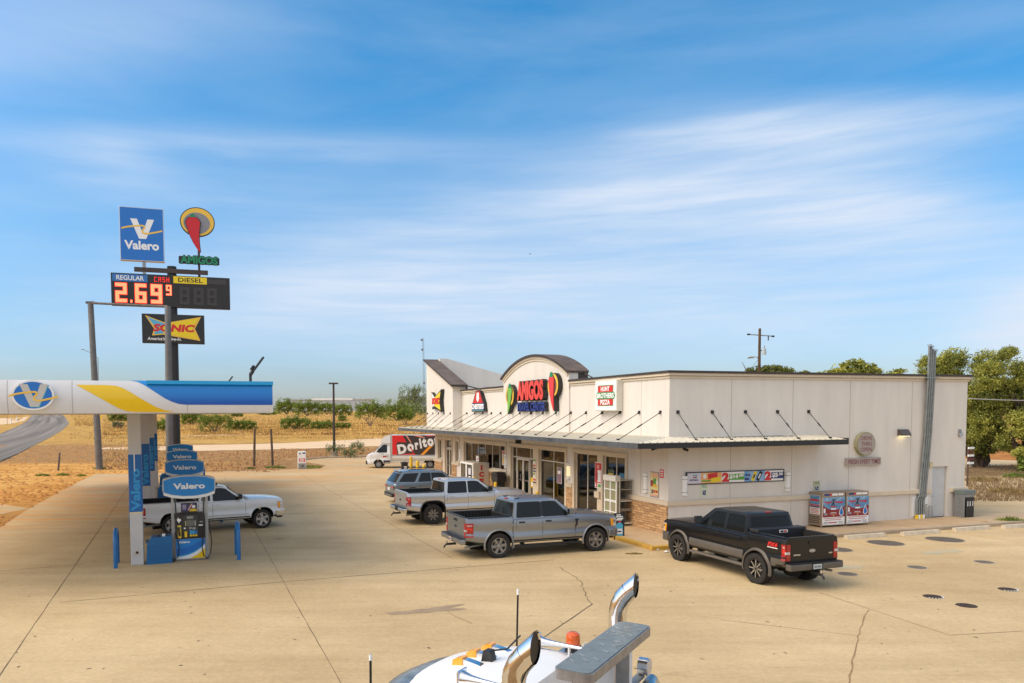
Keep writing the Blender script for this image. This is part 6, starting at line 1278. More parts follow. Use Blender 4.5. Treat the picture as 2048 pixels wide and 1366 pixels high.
    m.prism([(0, 1.2), (L, 1.2), (L, 2.93), (0, 2.93)], .0, .004, AR, mp)
    m.prism([(.95, 2.93), (L - .1, 2.93), (L, 2.6), (L, 1.2), (2.1, 1.2), (1.35, 2.1)], -.004, -.0005, AD, mp); m.prism([(2.9, 2.93), (L, 2.93), (L, 2.5), (3.0, 2.85)], -.008, -.0045, AR, mp)
    m.prism([(.95, 2.93), (1.15, 2.93), (1.62, 2.22), (1.52, 2.15)], -.009, -.005, AD, mp); m.prism([(1.18, 2.93), (1.32, 2.93), (1.72, 2.3), (1.64, 2.25)], -.009, -.005, AP, mp); m.prism([(1.8, 2.93), (2.4, 2.93), (2.95, 2.72), (2.6, 2.72)], -.009, -.005, AP, mp)
    m.prism([(2.5, 1.2), (2.8, 1.2), (3.7, 2.1), (3.6, 2.25), (3.3, 2.0)], -.011, -.0095, AO, mp); m.prism([(.35, 2.2), (.55, 2.35), (1.2, 2.3), (2.0, 2.75), (4.2, 2.9), (4.2, 1.75), (2.1, 1.35), (1.2, 1.3), (.45, 1.2)], -.0085, -.0049, AD, mp)
    m.build('advert_panel', bo)
    m = MB(); LW = mat('advert letter', (.70, .68, .66), .4, var=0)
    for i, (ch, x, w_, z, h) in enumerate((('D', .48, .78, 1.30, .86), ('o', 1.34, .58, 1.50, .70), ('r', 2.02, .34, 1.68, .62), ('i', 2.42, .18, 1.76, .92), ('t', 2.66, .40, 1.86, .86), ('o', 3.12, .55, 1.95, .70), ('s', 3.74, .45, 2.05, .72))):
        m.text(ch, x, z, x + w_, z + h, -.014, LW, bold=.06, depth=.004, rot=.16, mp=mp)
    m.prism([(1.62, 1.9), (1.70, 1.86), (1.98, 1.22), (1.86, 1.22)], -.024, -.019, red, mp); m.build('advert_lettering', bo)
    m = MB(); m.box(bx0, wb, -.4, .4, .45, .6, dark); m.cyl((0, -.9, R), (0, .9, R), .07, dark); m.build('chassis', root)
    hub, ty, rm_ = wheel_meshes(R, .24, .21, (8, .03, (0,), 1.2), galv, tread=False); add_wheels(root, (0, wb), 1.92, R, .24, (hub, ty, rm_))
van()
# ------------------------------------------------------------ tractor unit in the foreground
def tractor():
    near = Vector((.46, 4.7, 0)); ac = Vector((.537, .845, 0)).normalized(); fw = Vector((-ac.y, ac.x, 0)); ang = math.atan2(fw.y, fw.x)
    # local: x forward, y left. near stack is the left one: lateral l (from near stack to the far) -> y = 1.0 - l
    org = near + ac * 1.0; root = thing('semi_truck', 'white tractor unit with chrome exhaust stacks, horns and amber lights in the foreground', 'semi truck', org, ang)
    Wt = mat('truck white', (.80, .80, .80), .4, var=.03, coat=.15)
    # cab roof and cab: loft of rounded sections
    mb = MB(); X = [.22, .42, .70, .95, 1.20, 1.38]; Zr = [2.82, 2.86, 2.86, 2.83, 2.77, 2.66]; Wd = [.90, .93, .95, .94, .90, .84]; vs = []; n = 15
    for x, z, w_ in zip(X, Zr, Wd):
        for k in range(n):
            s = -1 + 2 * k / (n - 1); xx = x - .30 * (s * s) * (x - .22) / 1.0; vs.append((xx, s * w_, z - .16 * abs(s) ** 3.2))
    fs = [(i * n + k, (i + 1) * n + k, (i + 1) * n + k + 1, i * n + k + 1) for i in range(len(X) - 1) for k in range(n - 1)]
    mb.add(vs, fs, Wt, True)
    top = [(v[0], v[1], v[2]) for v in vs[:n]] ; mb.add(top + [(top[-1][0], .90, 1.25), (top[0][0], -.90, 1.25)], [tuple(range(n + 1)) + (n + 1,)], Wt)
    for s, k in ((1, n - 1), (-1, 0)):
        edge = [vs[i * n + k] for i in range(len(X))]; low = [(e[0], s * .97, 1.2) for e in edge]; m_ = len(edge); mb.add(edge + low, [(i, i + 1, m_ + i + 1, m_ + i) if s > 0 else (i + 1, i, m_ + i, m_ + i + 1) for i in range(m_ - 1)], Wt)
    fr_ = vs[-n:]; low = [(v[0] + .12, v[1] * 1.1, 2.0) for v in fr_]; mb.add(fr_ + low, [(k, k + 1, n + k + 1, n + k) for k in range(n - 1)], glass)
    mb.box(.23, 1.55, -.96, .96, .75, 1.9, Wt); mb.build('cab', root)
    mb = MB(); mb.box(1.5, 3.2, -.75, .75, .8, 1.85, Wt); mb.box(3.19, 3.26, -.55, .55, .75, 1.75, chrome); mb.build('bonnet', root, bevel=.12)
    # visor: chrome strip along the leading edge
    mb = MB(); vs = []; N2 = 21
    for k in range(N2):
        s = -1 + 2 * k / (N2 - 1); xx = 1.38 - .36 * s * s; z = 2.66 - .16 * abs(s) ** 3.2; vs += [(xx - .10, s * .86, z + .055), (xx + .02, s * .875, z + .035), (xx + .17, s * .91, z - .04), (xx + .18, s * .91, z - .10)]
    mb.add(vs, [(4 * k + j, 4 * k + j + 1, 4 * (k + 1) + j + 1, 4 * (k + 1) + j) for k in range(N2 - 1) for j in range(3)], mat('bug-streaked visor', (.62, .58, .53), .3, metal=.9, var=.3, vs=9), True); mb.build('sun_visor', root)
    def zroof(x, y): 
        s = y / .93; return lin(list(zip(X, Zr)), x + .30 * s * s * (x - .22) / 1.0) - .16 * abs(s) ** 3.2
    for y in (.12, -.10, -.32):
        x = .90 - .25 * y * y; z = zroof(x, y); m = MB(); m.prism([(x - .26, z + .0), (x + .06, z - .02), (x + .05, z + .035), (x - .02, z + .05), (x - .15, z + .03)], y - .035, y + .035, chrome, None, True); o = m.build('marker_light', root, bevel=.015); m = MB(); m.prism([(x - .02, z + .0), (x + .08, z - .02), (x + .07, z + .035), (x + .01, z + .06), (x - .02, z + .06)], y - .042, y + .042, lens_amb); m.build('amber_lens', o, bevel=.008)
    # stacks
    for s in (1, -1):
        m = MB(); pts = [(0, s, .9), (0, s, 3.05), (0, s, 3.12), (-.012, s, 3.19), (-.045, s, 3.26), (-.10, s, 3.325)]; r = [.079] * 6; m.tube(pts, r, chrome, 28, False)
        # slanted mouth with dark bore, cut vertical facing rearwards
        vs = []; nn = 28
        for k in range(nn):
            t = 2 * math.pi * k / nn; c = Vector((-.10, s, 3.325)); d = Vector((-.72, 0, .69)).normalized(); u_ = Vector((0, 1, 0)); v_ = d.cross(u_).normalized(); p = c + (u_ * math.cos(t) + v_ * math.sin(t)) * .079
            q = p + d * ((-.158 - p.x) / d.x if True else 0); vs += [tuple(p), tuple(q)]
        m.add(vs, [(2 * k, 2 * ((k + 1) % nn), 2 * ((k + 1) % nn) + 1, 2 * k + 1) for k in range(nn)], chrome, True); so_ = m.build('exhaust_stack', root, merge=True, sharp=60)
        m = MB(); cx_ = sum(vs[2 * k + 1][0] for k in range(nn)) / nn; cz_ = sum(vs[2 * k + 1][2] for k in range(nn)) / nn; m.add([((vs[2 * k + 1][0]) + .012, s + (vs[2 * k + 1][1] - s) * .93, cz_ + (vs[2 * k + 1][2] - cz_) * .93) for k in range(nn)], [tuple(range(nn))], mat('sooty bore', (.03, .02, .012), .5, var=.3, vs=12)); m.build('bore', so_)
        m = MB(); m.cyl((0, s, .6), (0, s, 2.2), .1, chrome, n=24); m.build('heat_shield', so_)
    # horns
    for y, x0 in ((.56, .56), (-.62, .50)):
        z = zroof(x0 - .2, y) + .085; m = MB(); m.lathe([(.062, .09), (.058, .08), (.036, .01), (.024, -.08), (.016, -.22), (.013, -.40), (.022, -.42), (.022, -.45), (0, -.45)], chrome, (x0, y, z), 'x', 24); m.lathe([(0, .03), (.05, .07)], black, (x0, y, z), 'x', 20); o = m.build('air_horn', root)
        m = MB(); m.box(x0 - .22, x0 - .20, y - .012, y + .012, z - .12, z - .0, chrome); m.box(x0 - .42, x0 - .39, y - .02, y + .02, z - .12, z, chrome); m.box(x0 + .075, x0 + .09, y - .068, y + .068, z - .065, z + .065, chrome); m.build('horn_bracket', o, bevel=.005)
    # beacon
    bx, by = .33, -.80; z = zroof(bx, by); m = MB(); m.box(bx - .09, bx + .09, by - .11, by + .11, z - .02, z + .05, alu); m.lathe([(.072, z + .05), (.072, z + .085), (.066, z + .09)], black, (bx, by, 0), n=24); o = m.build('beacon', root)
    m = MB(); m.lathe([(.064, z + .088), (.062, z + .15), (.058, z + .185), (.040, z + .20), (0, z + .205)], mat('orange beacon dome', (.62, .10, .01), .12, var=0, coat=.7), (bx, by, 0), n=24); m.build('dome', o); m = MB(); m.box(bx - .13, bx - .125, by + .02, by + .09, z - .02, z + .14, wprint); m.build('bracket_plate', o)
    # gps puck + cable
    m = MB(); z = zroof(.72, -.02); m.prism([(.68, z), (.78, z - .01), (.76, z + .085), (.70, z + .085)], -.05, .03, black); m.tube([(.72, .0, z + .08), (.62, -.12, z + .08), (.56, -.24, z + .17)], .008, black, 6); m.build('antenna_base', root, bevel=.01)
    # plank shaped rack top
    deck = mat('ribbed grey tread', (.20, .235, .24), .5, metal=.2, var=.12, vs=9, bump=.3, bs=25); y0, y1 = .52, -.86; cxp = -.20; m = MB(); poly = []
    for (cx_, cy_, a0) in ((cxp + .08, y0 - .06, 0), (cxp - .08, y0 - .06, 90), (cxp - .08, y1 + .06, 180), (cxp + .08, y1 + .06, 270)):
        for k in range(6): a = rad(a0 + 18 * k); poly.append((cx_ + .06 * math.cos(a), cy_ + .06 * math.sin(a)))
    m.prism(poly, 3.02, 3.09, mat('dull aluminium edge', (.36, .35, .35), .4, metal=.6, var=.2, vs=12), lambda a, b, c: (a, c, b)); po = m.build('rack_top', root, bevel=.01); m = MB(); m.prism([(cxp + (a - cxp) * .9, (b + .17) * .985 - .17) for a, b in poly], 3.091, 3.096, deck, lambda a, b, c: (a, c, b)); rr_ = random.Random(4)
    for k in range(26): yy = rr_.uniform(y1 + .08, y0 - .08); xx = cxp + rr_.uniform(-.09, .09); Mx = Matrix.Translation((xx, yy, 3.097)) @ Matrix.Rotation(rr_.choice((.5, -.6)), 4, 'Z'); m.box(-.03, .03, -.004, .004, 0, .004, mat('worn ridge', (.36, .38, .39), .4, metal=.4, var=0), Mx)
    m.build('tread_plate', po)
    m = MB()
    for y in (.30, -.62): m.box(-.24, -.14, y - .04, y + .04, 1.3, 3.02, Wt); m.box(-.245, -.135, y + .045, y + .055, 1.3, 3.0, galv)
    m.box(-.22, -.16, -.62, .3, 2.5, 2.58, Wt); m.box(-.22, -.16, -.62, .3, 2.0, 2.08, Wt); m.box(-.12, -.1, -.58, .26, 1.3, 2.9, Wt); m.build('rack_frame', root)
    m = MB(); m.cyl((-.30, -.92, 2.72), (-.22, -.92, 2.72), .075, chrome, n=24); m.cyl((-.305, -.92, 2.72), (-.30, -.92, 2.72), .066, lens_clr, n=24); m.box(-.26, -.2, -.93, -.66, 2.62, 2.65, galv); m.build('work_lamp', root)
    m = MB(); m.tube([(-.3, -.75, 2.1), (-.3, -.78, 2.45), (-.3, -.86, 2.56), (-.3, -1.0, 2.58), (-.3, -1.1, 2.50), (-.3, -1.14, 2.3), (-.3, -1.15, 1.8)], .055, alu, 14); m.build('grab_tube', root)
    # whip aerials on the mirror arms
    for (px, pt, Yb) in ((741, 1309, 6.4), (1036, 1178, 8.05)):
        tp = atY(px, pt, Yb); bp_ = atY(px - 4 if px > 900 else px + 1, pt + 190, Yb); loc = root.matrix_world
        Mi = (Matrix.Translation(org) @ Matrix.Rotation(ang, 4, 'Z')).inverted(); a = Mi @ tp; b = Mi @ bp_; m = MB(); m.tube([a, a.lerp(b, .5), b], .011, black, 6); m.tube([a, a.lerp(b, .06)], .014, wprint, 6); bb = a + (b - a).normalized() * (a.z - 1.9) / abs((b - a).normalized().z); m.tube([b, bb], .013, black, 6); m.tube([bb, (1.35, math.copysign(.95, bb.y), 1.9)], .02, chrome, 8); m.build('aerial', root)
    # running gear
    m = MB(); m.box(-3.2, 3.0, -.42, .42, .75, 1.0, dark); m.build('chassis', root); hub, ty, rm_ = wheel_meshes(.51, .28, .29, (10, .03, (0,), 1.1), alu, tread=False); add_wheels(root, (2.3, -2.2), 2.1, .51, .28, (hub, ty, rm_))
tractor()
# ============================================================ FUEL ISLANDS
YC = rad(19.7); CW = Vector((math.cos(YC), math.sin(YC), 0)); CU = Vector((-math.sin(YC), math.cos(YC), 0)); C1 = G(275, 1131) + CU * .22
STEP = 8.75 / math.cos(YC)
def CL(a, b, z=0.0): return C1 + CW * a + CU * b + Vector((0, 0, z))
CB, CT = 4.90, 5.80
cn = thing('fuel_canopy', 'long white and blue fuel canopy with a yellow swoosh and oval V logo', 'canopy', CL(0, 0), YC)
a0, a1, b0, b1 = -8.0, 3.97, -3.33, STEP * 3 + 3.2
cwhite = mat('canopy white panel', (.70, .70, .71), .35, var=.03, coat=.2)
def bulge(t): return -.10 * math.sin(math.pi * min(1, t * 1.0)) ** .8 if 0 < t < 1 else 0.0
def faceseg(mb, x0, x1, z0, z1, mt, off=0.0, n=10, nx=1):
    vs = []; 
    for i in range(nx + 1):
        for k in range(n + 1): z = z0 + (z1 - z0) * k / n; t = (z - CB) / (CT - CB); vs.append((x0 + (x1 - x0) * i / nx, b0 + bulge(t) - off, z))
    mb.add(vs, [(i * (n + 1) + k, (i + 1) * (n + 1) + k, (i + 1) * (n + 1) + k + 1, i * (n + 1) + k + 1) for i in range(nx) for k in range(n)], mt, True)
mb = MB(); mb.box(a0, a1, b0 + .002, b1, CB, CT - .005, cwhite); faceseg(mb, a0, a1, CB, CT, cwhite); mb.prism([(b0 + bulge(t), CB + (CT - CB) * t) for t in np.linspace(0, 1, 12)] + [(b1, CT), (b1, CB)], a1 - .001, a1 + .02, cwhite, lambda x, y, z: (y, x, z))
for x in (-6.85, -2.9, 1.05): mb.box(x, x + .012, b0 - .105, b0 - .02, CB + .01, CT - .01, mat('panel seam', (.30, .30, .32), .6, var=0)) if False else None
mb.build('fascia', cn)
smt = mat('panel seam', (.36, .36, .38), .6, var=0)
def fxp(px, py): s, z = onplane(px, py, CL(0, b0 - .08), CW); return s, z
for px in (14.3, 144, 374): x = fxp(px, 800)[0]; mb = MB(); faceseg(mb, x, x + .014, CB + .01, CT - .01, smt, .0035); mb.build('panel_seam', cn)
mb = MB(); mb.box(a0, a1 - .01, b0 + .02, b1 - .02, CB - .015, CB - .001, mat('canopy soffit', (.55, .55, .53), .5, var=.03)); mb.build('soffit', cn)
# printed graphics follow the bulged fascia
def prt(mb, poly, mt, off, mz=lambda z: z):
    # slice polygon columnwise
    xs = sorted(set(round(p[0], 3) for p in poly)); lo_, hi_ = poly
    return
def stripe(mb, top, bot, x0, x1, mt, off, n=60, m=8):        # region between two curves z(x)
    vs = []
    for i in range(n + 1):
        x = x0 + (x1 - x0) * i / n; zt_, zb_ = top(x), bot(x)
        for k in range(m + 1): z = zb_ + (zt_ - zb_) * k / m; vs.append((x, b0 + bulge((z - CB) / (CT - CB)) - off, z))
    mb.add(vs, [(i * (m + 1) + k, (i + 1) * (m + 1) + k, (i + 1) * (m + 1) + k + 1, i * (m + 1) + k + 1) for i in range(n) for k in range(m)], mt, True)
def curve(pts):
    q = [fxp(*p) for p in pts]; return lambda x: lin(q, x)
sm_ = lambda pts: curve(pts)
bt = bpy.data.materials.new('canopy gradient print'); bt.use_nodes = True; N_, L_, b_ = nodes_of(bt); b_.inputs['Roughness'].default_value = .3; b_.inputs['Coat Weight'].default_value = .3
tcn = N_.new('ShaderNodeTexCoord'); sp = N_.new('ShaderNodeSeparateXYZ'); L_.new(tcn.outputs['Object'], sp.inputs[0]); mr = N_.new('ShaderNodeMapRange'); mr.inputs['From Min'].default_value = CB + .2; mr.inputs['From Max'].default_value = CT; L_.new(sp.outputs['Z'], mr.inputs['Value'])
rp = N_.new('ShaderNodeValToRGB'); rp.color_ramp.elements[0].color = (.002, .075, .42, 1); rp.color_ramp.elements[1].color = (.004, .27, .70, 1); L_.new(mr.outputs[0], rp.inputs['Fac']); L_.new(rp.outputs[0], b_.inputs['Base Color'])
mb = MB(); x0 = fxp(257, 761)[0]; x1 = a1
stripe(mb, curve([(257, 760.5), (270, 760.7), (300, 761.5), (553, 765.5)]), curve([(257, 760.2), (275, 763), (290, 771), (310, 784), (330, 797), (345, 804), (358, 808), (372, 809.5), (553, 810.0)]), x0, x1, bt, .006); mb.build('blue_panel', cn)
mb = MB(); yl = fxp(151, 769)[0], fxp(347, 824)[0]
stripe(mb, curve([(151, 769.2), (215, 770.2), (232, 771.5), (246, 776), (262, 785), (290, 802), (310, 813), (325, 819), (347, 823.8)]), curve([(151, 769.0), (170, 779.5), (200, 796), (225, 810), (240, 818), (255, 822.5), (270, 824), (347, 824.4)]), yl[0], yl[1], mat('canopy yellow print', (.80, .52, .0), .3, var=0, coat=.3), .006); mb.build('yellow_swoosh', cn)
mb = MB(); lb = mat('light blue channel', (.015, .33, .68), .35, var=.02); c0 = fxp(293, 763)[0]; mb.box(c0, a1 + .02, b0 - .14, b0 + .0, CT - .085, CT + .015, lb); mb.box(a1 + .022, a1 + .03, b0, b1, CT - .3, CT, lb) if False else None; mb.build('light_channel', cn)
lx, lz = fxp(67.5, 790.5); ol = MB(); rx_ = (fxp(110, 790)[0] - fxp(25, 790)[0]) / 2; ol.prism(ell(rx_, .40, 48, lx, lz), b0 - .20, b0 - .02, wprint, None, True); oo = ol.build('oval_logo', cn)
ol = MB(); ol.prism(ell(rx_ - .05, .355, 48, lx, lz), b0 - .205, b0 - .201, VB); vmark(ol, lx, lz - .01, .60, b0 - .207, mat('warm grey print', (.52, .50, .46), .5, var=0), goldp, mat('light aqua print', (.05, .38, .55), .5, var=0)); ol.build('logo_face', oo)
for k, (px, pa, pb_) in enumerate(((535, 764, 724), (487, 763, 754))):
    d = [0, 6][k]; base = CL(a1 - [.5, .6][k], b0 + [1.2, 12][k], CT); m = MB(); s = [1, .9][k]; t = thing('canopy_floodlight', ['dark flat area light tilted up above the canopy end', 'small dark area light further back on the canopy roof'][k], 'floodlight', base, YC, 'area lights on the canopy roof')
    m.cyl((0, 0, 0), (0, 0, .32 * s), .045, black, n=10); m.cyl((0, 0, .28 * s), (.08, 0, .40 * s), .06, black, n=10); m.build('bracket', t); m = MB(); Mx = Matrix.Translation((.08, 0, .38 * s)) @ Matrix.Rotation(rad(-54), 4, 'Y'); m.box(0, .55 * s, -.16, .16, -.03, .03, black, Mx); m.box(.0, .16, -.1, .1, .03, .12, black, Mx); m.build('lamp_head', t, bevel=.02)
# columns
CG = mat('column grey paint', (.56, .55, .55), .5, var=.04, vs=2); CBn = mat('column blue band', (.003, .12, .40), .4, var=.02); CLt = mat('light blue letters', (.02, .30, .66), .4, var=0); GY = mat('pale gold ring', (.75, .58, .25), .5, var=0)
def column(i):
    t = thing('canopy_column', 'x', 'column', CL(0, i * STEP), YC, 'canopy columns with blue bands'); r = .195; zt_, zb_ = 3.60, 1.72
    m = MB(); m.box(-r, r, -r, r, 0, CB, CG); m.build('post', t, bevel=.03)
    m = MB(); m.box(-r - .006, r + .006, -r - .006, r + .006, zb_, zt_, CBn); b = m.build('blue_band', t, bevel=.03); m = MB(); m.box(-r - .008, r + .008, -r - .008, r + .008, zb_ - .045, zb_, GY); m.build('gold_ring', b, bevel=.02)
    m = MB(); m.text('Valero', 0, 0, 1.36, .28, -r - .008, CLt, bold=.035, depth=.002, mp=lambda a, b_, c: (-c + .14, b_, zb_ + .05 + a)) ; m.build('lettering', b)
    if i == 0: m = MB(); m.cyl((0, -r - .03, .42), (0, -r, .42), .075, mat('beige ring', (.6, .5, .38), .5, var=0), n=20); m.cyl((0, -r - .034, .42), (0, -r - .03, .42), .045, black, n=16); m.build('drain_cap', t); m = MB(); m.box(-.03, .0, -r - .02, -r - .0, 3.05, 3.62, wprint); m.build('white_tag', t)
    return t
labs = ['nearest canopy column with a round drain cap near its foot', 'second canopy column back from the camera', 'third canopy column, partly hidden by the two in front', 'farthest canopy column in the row']
for i in range(4): column(i)['label'] = labs[i]
# pumps
PL = mat('pump light grey', (.42, .42, .41), .45, metal=.2, var=.06); PK2 = mat('pump black head', (.018, .018, .019), .4, var=.05)
tpb = mat('topper blue', (.003, .22, .60), .35, var=.03, coat=.2)
bnd = bpy.data.materials.new('pump skirt print'); bnd.use_nodes = True; N_, L_, b_ = nodes_of(bnd); b_.inputs['Roughness'].default_value = .35
tcn = N_.new('ShaderNodeTexCoord'); sp = N_.new('ShaderNodeSeparateXYZ'); L_.new(tcn.outputs['Object'], sp.inputs[0])
m1 = N_.new('ShaderNodeMath'); m1.operation = 'ADD'; m1.inputs[1].default_value = .5; L_.new(sp.outputs['X'], m1.inputs[0]); pw = N_.new('ShaderNodeMath'); pw.operation = 'POWER'; pw.inputs[1].default_value = 2.6; L_.new(m1.outputs[0], pw.inputs[0])
m2 = N_.new('ShaderNodeMath'); m2.operation = 'MULTIPLY'; m2.inputs[1].default_value = .42; L_.new(pw.outputs[0], m2.inputs[0]); m3 = N_.new('ShaderNodeMath'); m3.operation = 'SUBTRACT'; L_.new(sp.outputs['Z'], m3.inputs[0]); L_.new(m2.outputs[0], m3.inputs[1])
rp = N_.new('ShaderNodeValToRGB'); cr_ = rp.color_ramp; cr_.interpolation = 'CONSTANT'; cr_.elements[0].position = 0; cr_.elements[0].color = (.8, .52, .01, 1); cr_.elements[1].position = .03; cr_.elements[1].color = (.75, .75, .75, 1); e = cr_.elements.new(.155); e.color = (.02, .30, .62, 1); e = cr_.elements.new(.20); e.color = (.004, .14, .48, 1); e = cr_.elements.new(.42); e.color = (.006, .20, .56, 1)
L_.new(m3.outputs[0], rp.inputs['Fac']); L_.new(rp.outputs[0], b_.inputs['Base Color'])
def pump():
    t = thing('fuel_pump', 'x', 'fuel pump', CL(0, 0), YC, 'fuel pumps with curved blue toppers'); D = .28
    m = MB(); m.box(-.47, .47, -D, D, .04, .74, PL); m.box(-.52, .52, -D - .04, D + .04, 0, .06, mat('pump plinth', (.2, .17, .14), .8)); m.build('cabinet', t, bevel=.01)
    m = MB(); m.box(-.46, .46, -D - .012, -D - .001, .08, .73, bnd); m.text('Valero', -.40, .60, -.02, .68, -D - .014, wprint, bold=.03); m.build('skirt_panel', t)
    m = MB(); m.box(-.47, .47, -D - .02, D + .02, .742, 1.56, PK2); h = m.build('dispenser_head', t, bevel=.015); Y = -D - .022
    m = MB(); m.box(-.22, .25, Y - .03, Y, .98, 1.52, mat('pump bezel', (.035, .035, .037), .35, var=0)); m.box(-.10, .12, Y - .036, Y - .0305, 1.17, 1.36, mat('lcd screen', (.13, .14, .13), .2, var=0)); m.box(-.10, .10, Y - .036, Y - .0305, 1.41, 1.50, mat('lcd grey', (.25, .27, .24), .2, var=0))
    for k in range(5): m.box(-.155, -.125, Y - .036, Y - .0305, 1.18 + k * .035, 1.20 + k * .035, wprint if k % 2 else yellow); m.box(.145, .175, Y - .036, Y - .0305, 1.18 + k * .035, 1.20 + k * .035, wprint)
    m.box(-.40, -.28, Y - .02, Y, .78, 1.20, yellow); m.box(-.395, -.285, Y - .024, Y - .0205, 1.09, 1.15, mat('teal print', (.1, .3, .3), .5, var=0)); m.box(-.18, -.10, Y - .03, Y, .80, 1.0, yellow)
    for k in range(3): x = -.02 + k * .085; m.box(x, x + .075, Y - .03, Y, .90, 1.03, [mat('button light blue', (.04, .35, .65), .4, var=0), mat('button light blue', (0, 0, 0)), mat('button mid blue', (.01, .17, .45), .4, var=0)][k]); m.box(x + .005, x + .065, Y - .03, Y, .82, .88, yellow)
    m.box(-.04, .05, Y - .034, Y - .0305, 1.07, 1.13, galv); m.box(.07, .17, Y - .034, Y - .0305, 1.05, 1.12, galv); m.box(.27, .40, Y - .01, Y, 1.16, 1.20, wprint); m.box(.30, .40, Y - .01, Y, 1.27, 1.31, galv); m.box(-.2, -.14, Y - .034, Y - .03, 1.08, 1.12, wprint)
    st_ = [(-.40, 1.40), (-.36, 1.46), (-.37, 1.40), (-.30, 1.40), (-.28, 1.35), (-.32, 1.31), (-.34, 1.27), (-.37, 1.32)]; m.prism([(-.42, 1.40), (-.385, 1.405), (-.385, 1.46), (-.36, 1.46), (-.35, 1.42), (-.29, 1.41), (-.28, 1.36), (-.33, 1.32), (-.34, 1.27), (-.37, 1.31)], Y - .006, Y, wprint); m.build('control_panel', h)
    m = MB(); m.box(-.27, .24, -.05, .05, 1.60, 1.90, PK2); m.box(-.02, .02, -.02, .02, 1.55, 1.62, PK2); s_ = m.build('media_screen', t, bevel=.01); m = MB(); m.box(-.25, .22, -.055, -.051, 1.62, 1.88, mat('screen dark blue', (.03, .03, .07), .2, var=0, emit=.2)); m.prism([(-.02, 1.62), (.22, 1.62), (.22, 1.70), (.05, 1.71)], -.060, -.056, yellow); m.prism([(-.06, 1.66), (.06, 1.88), (.10, 1.88), (-.02, 1.66)], -.059, -.056, mat('screen salmon', (.5, .25, .2), .3, var=0, emit=.2)); m.prism(ell(.055, .05, 20, .13, 1.78), -.059, -.056, wprint)
    for q in (1.83, 1.79, 1.74, 1.70): m.box(-.23, -.11, -.058, -.056, q, q + .018, mat('screen text', (.4, .35, .5), .4, var=0, emit=.1))
    m.build('display', s_)
    for s in (-1, 1):
        m = MB(); vs_ = [(s * .50, 0), (s * .50, 2.2)]; m.prism([(s * .475, .03), (s * .585, .03), (s * .635 if False else s * .58, 2.25), (s * .50, 2.25)], -.12, .12, PL); m.build('side_column', t, bevel=.012)
        m = MB(); m.prism([(s * .40, 1.57), (s * .475, 1.57), (s * .475, 2.2), (s * .43, 2.2)], -.05, .05, PL); m.build('mast', t)
        m = MB(); hz_ = mat('hose green', (.02, .09, .055), .5, var=0) if s < 0 else black; m.tube([(s * .46, -.13, 2.10), (s * .43, -.24, 1.6), (s * .42, -.36, .95), (s * .36, -.40, .45), (s * .40, -.40, .18), (s * .52, -.36, .06), (s * .63, -.28, .22), (s * .68, -.2, .55), (s * .64, -.14, 1.0), (s * .60, -.12, 1.3)], .018, black, 8); m.tube([(s * .46, -.13, 2.10), (s * .435, -.22, 1.6), (s * .42, -.34, .95)], .02, hz_, 8); m.build('hose', t)
        m = MB(); m.prism([(s * .30, .86), (s * .36, .86), (s * .40, 1.15), (s * .34, 1.15)], -D - .09, -D - .03, black); m.build('nozzle', t)
    m = MB(); ol_ = [(-.80, 2.20), (-.55, 2.11), (-.2, 2.065), (.2, 2.065), (.55, 2.11), (.80, 2.20), (.84, 2.40), (.83, 2.70), (.80, 2.74), (.55, 2.80), (.2, 2.84), (-.2, 2.84), (-.55, 2.80), (-.80, 2.74), (-.83, 2.70), (-.84, 2.40)]; m.prism(ol_, -.22, .22, mat('topper edge', (.50, .52, .54), .4, var=.04)); to = m.build('topper', t, bevel=.015)
    m = MB(); fc = [(-.79, 2.31), (-.55, 2.22), (-.2, 2.165), (.2, 2.165), (.55, 2.22), (.79, 2.31), (.80, 2.68), (.55, 2.765), (.2, 2.805), (-.2, 2.805), (-.55, 2.765), (-.80, 2.68)]; m.prism(fc, -.232, -.221, tpb); m.prism([(-.80, 2.29), (-.55, 2.205), (-.2, 2.155), (.2, 2.155), (.55, 2.205), (.80, 2.29), (.80, 2.21), (.55, 2.12), (.2, 2.075), (-.2, 2.075), (-.55, 2.12), (-.80, 2.21)], -.23, -.221, wprint); m.text('Valero', -.50, 2.39, .50, 2.585, -.234, wprint, bold=.035); m.build('topper_face', to)
    return t
pm0 = pump(); PPOS = 1.64
plabs = ['nearest fuel pump with its black dispenser head and hoses in full view', 'second fuel pump back, its topper just above the nearest one', 'third fuel pump back, only its topper showing', 'farthest fuel pump, its small topper highest in the stack']
for i in range(4):
    o = pm0 if i == 0 else copy_tree(pm0, CL(PPOS, i * STEP)); o.location = CL(PPOS, i * STEP + .28); o['label'] = plabs[i]
binb = mat('waste bin blue', (.006, .13, .33), .45, var=.08, vs=3)
def bin_():
    t = thing('waste_bin', 'x', 'waste bin', CL(0, 0), YC, 'blue waste and windshield service bins'); m = MB(); m.prism([(-.40, .0), (.40, .0), (.40, .90), (-.24, .86), (-.36, .62)], -.30, .30, binb); b = m.build('bin_body', t, bevel=.03); m = MB(); m.box(-.30, .34, -.305, -.30, .14, .62, mat('bin panel', (.005, .11, .29), .5, var=.05)); m.box(-.40, .405, -.308, .308, .70, .73, binb); m.build('front_panel', b); m = MB(); m.box(-.05, .05, -.2, -.1, .86, .92, black); m.box(.1, .2, -.2, -.05, .87, .95, wprint); m.box(.22, .26, -.1, 0, .87, 1.0, black); m.build('squeegee_tray', t); return t
b0_ = bin_(); blabs = ['nearest blue waste bin between the column and the pump', 'second blue waste bin, above the white pickup bed', 'third blue waste bin, just behind the second', 'farthest blue waste bin in the row']
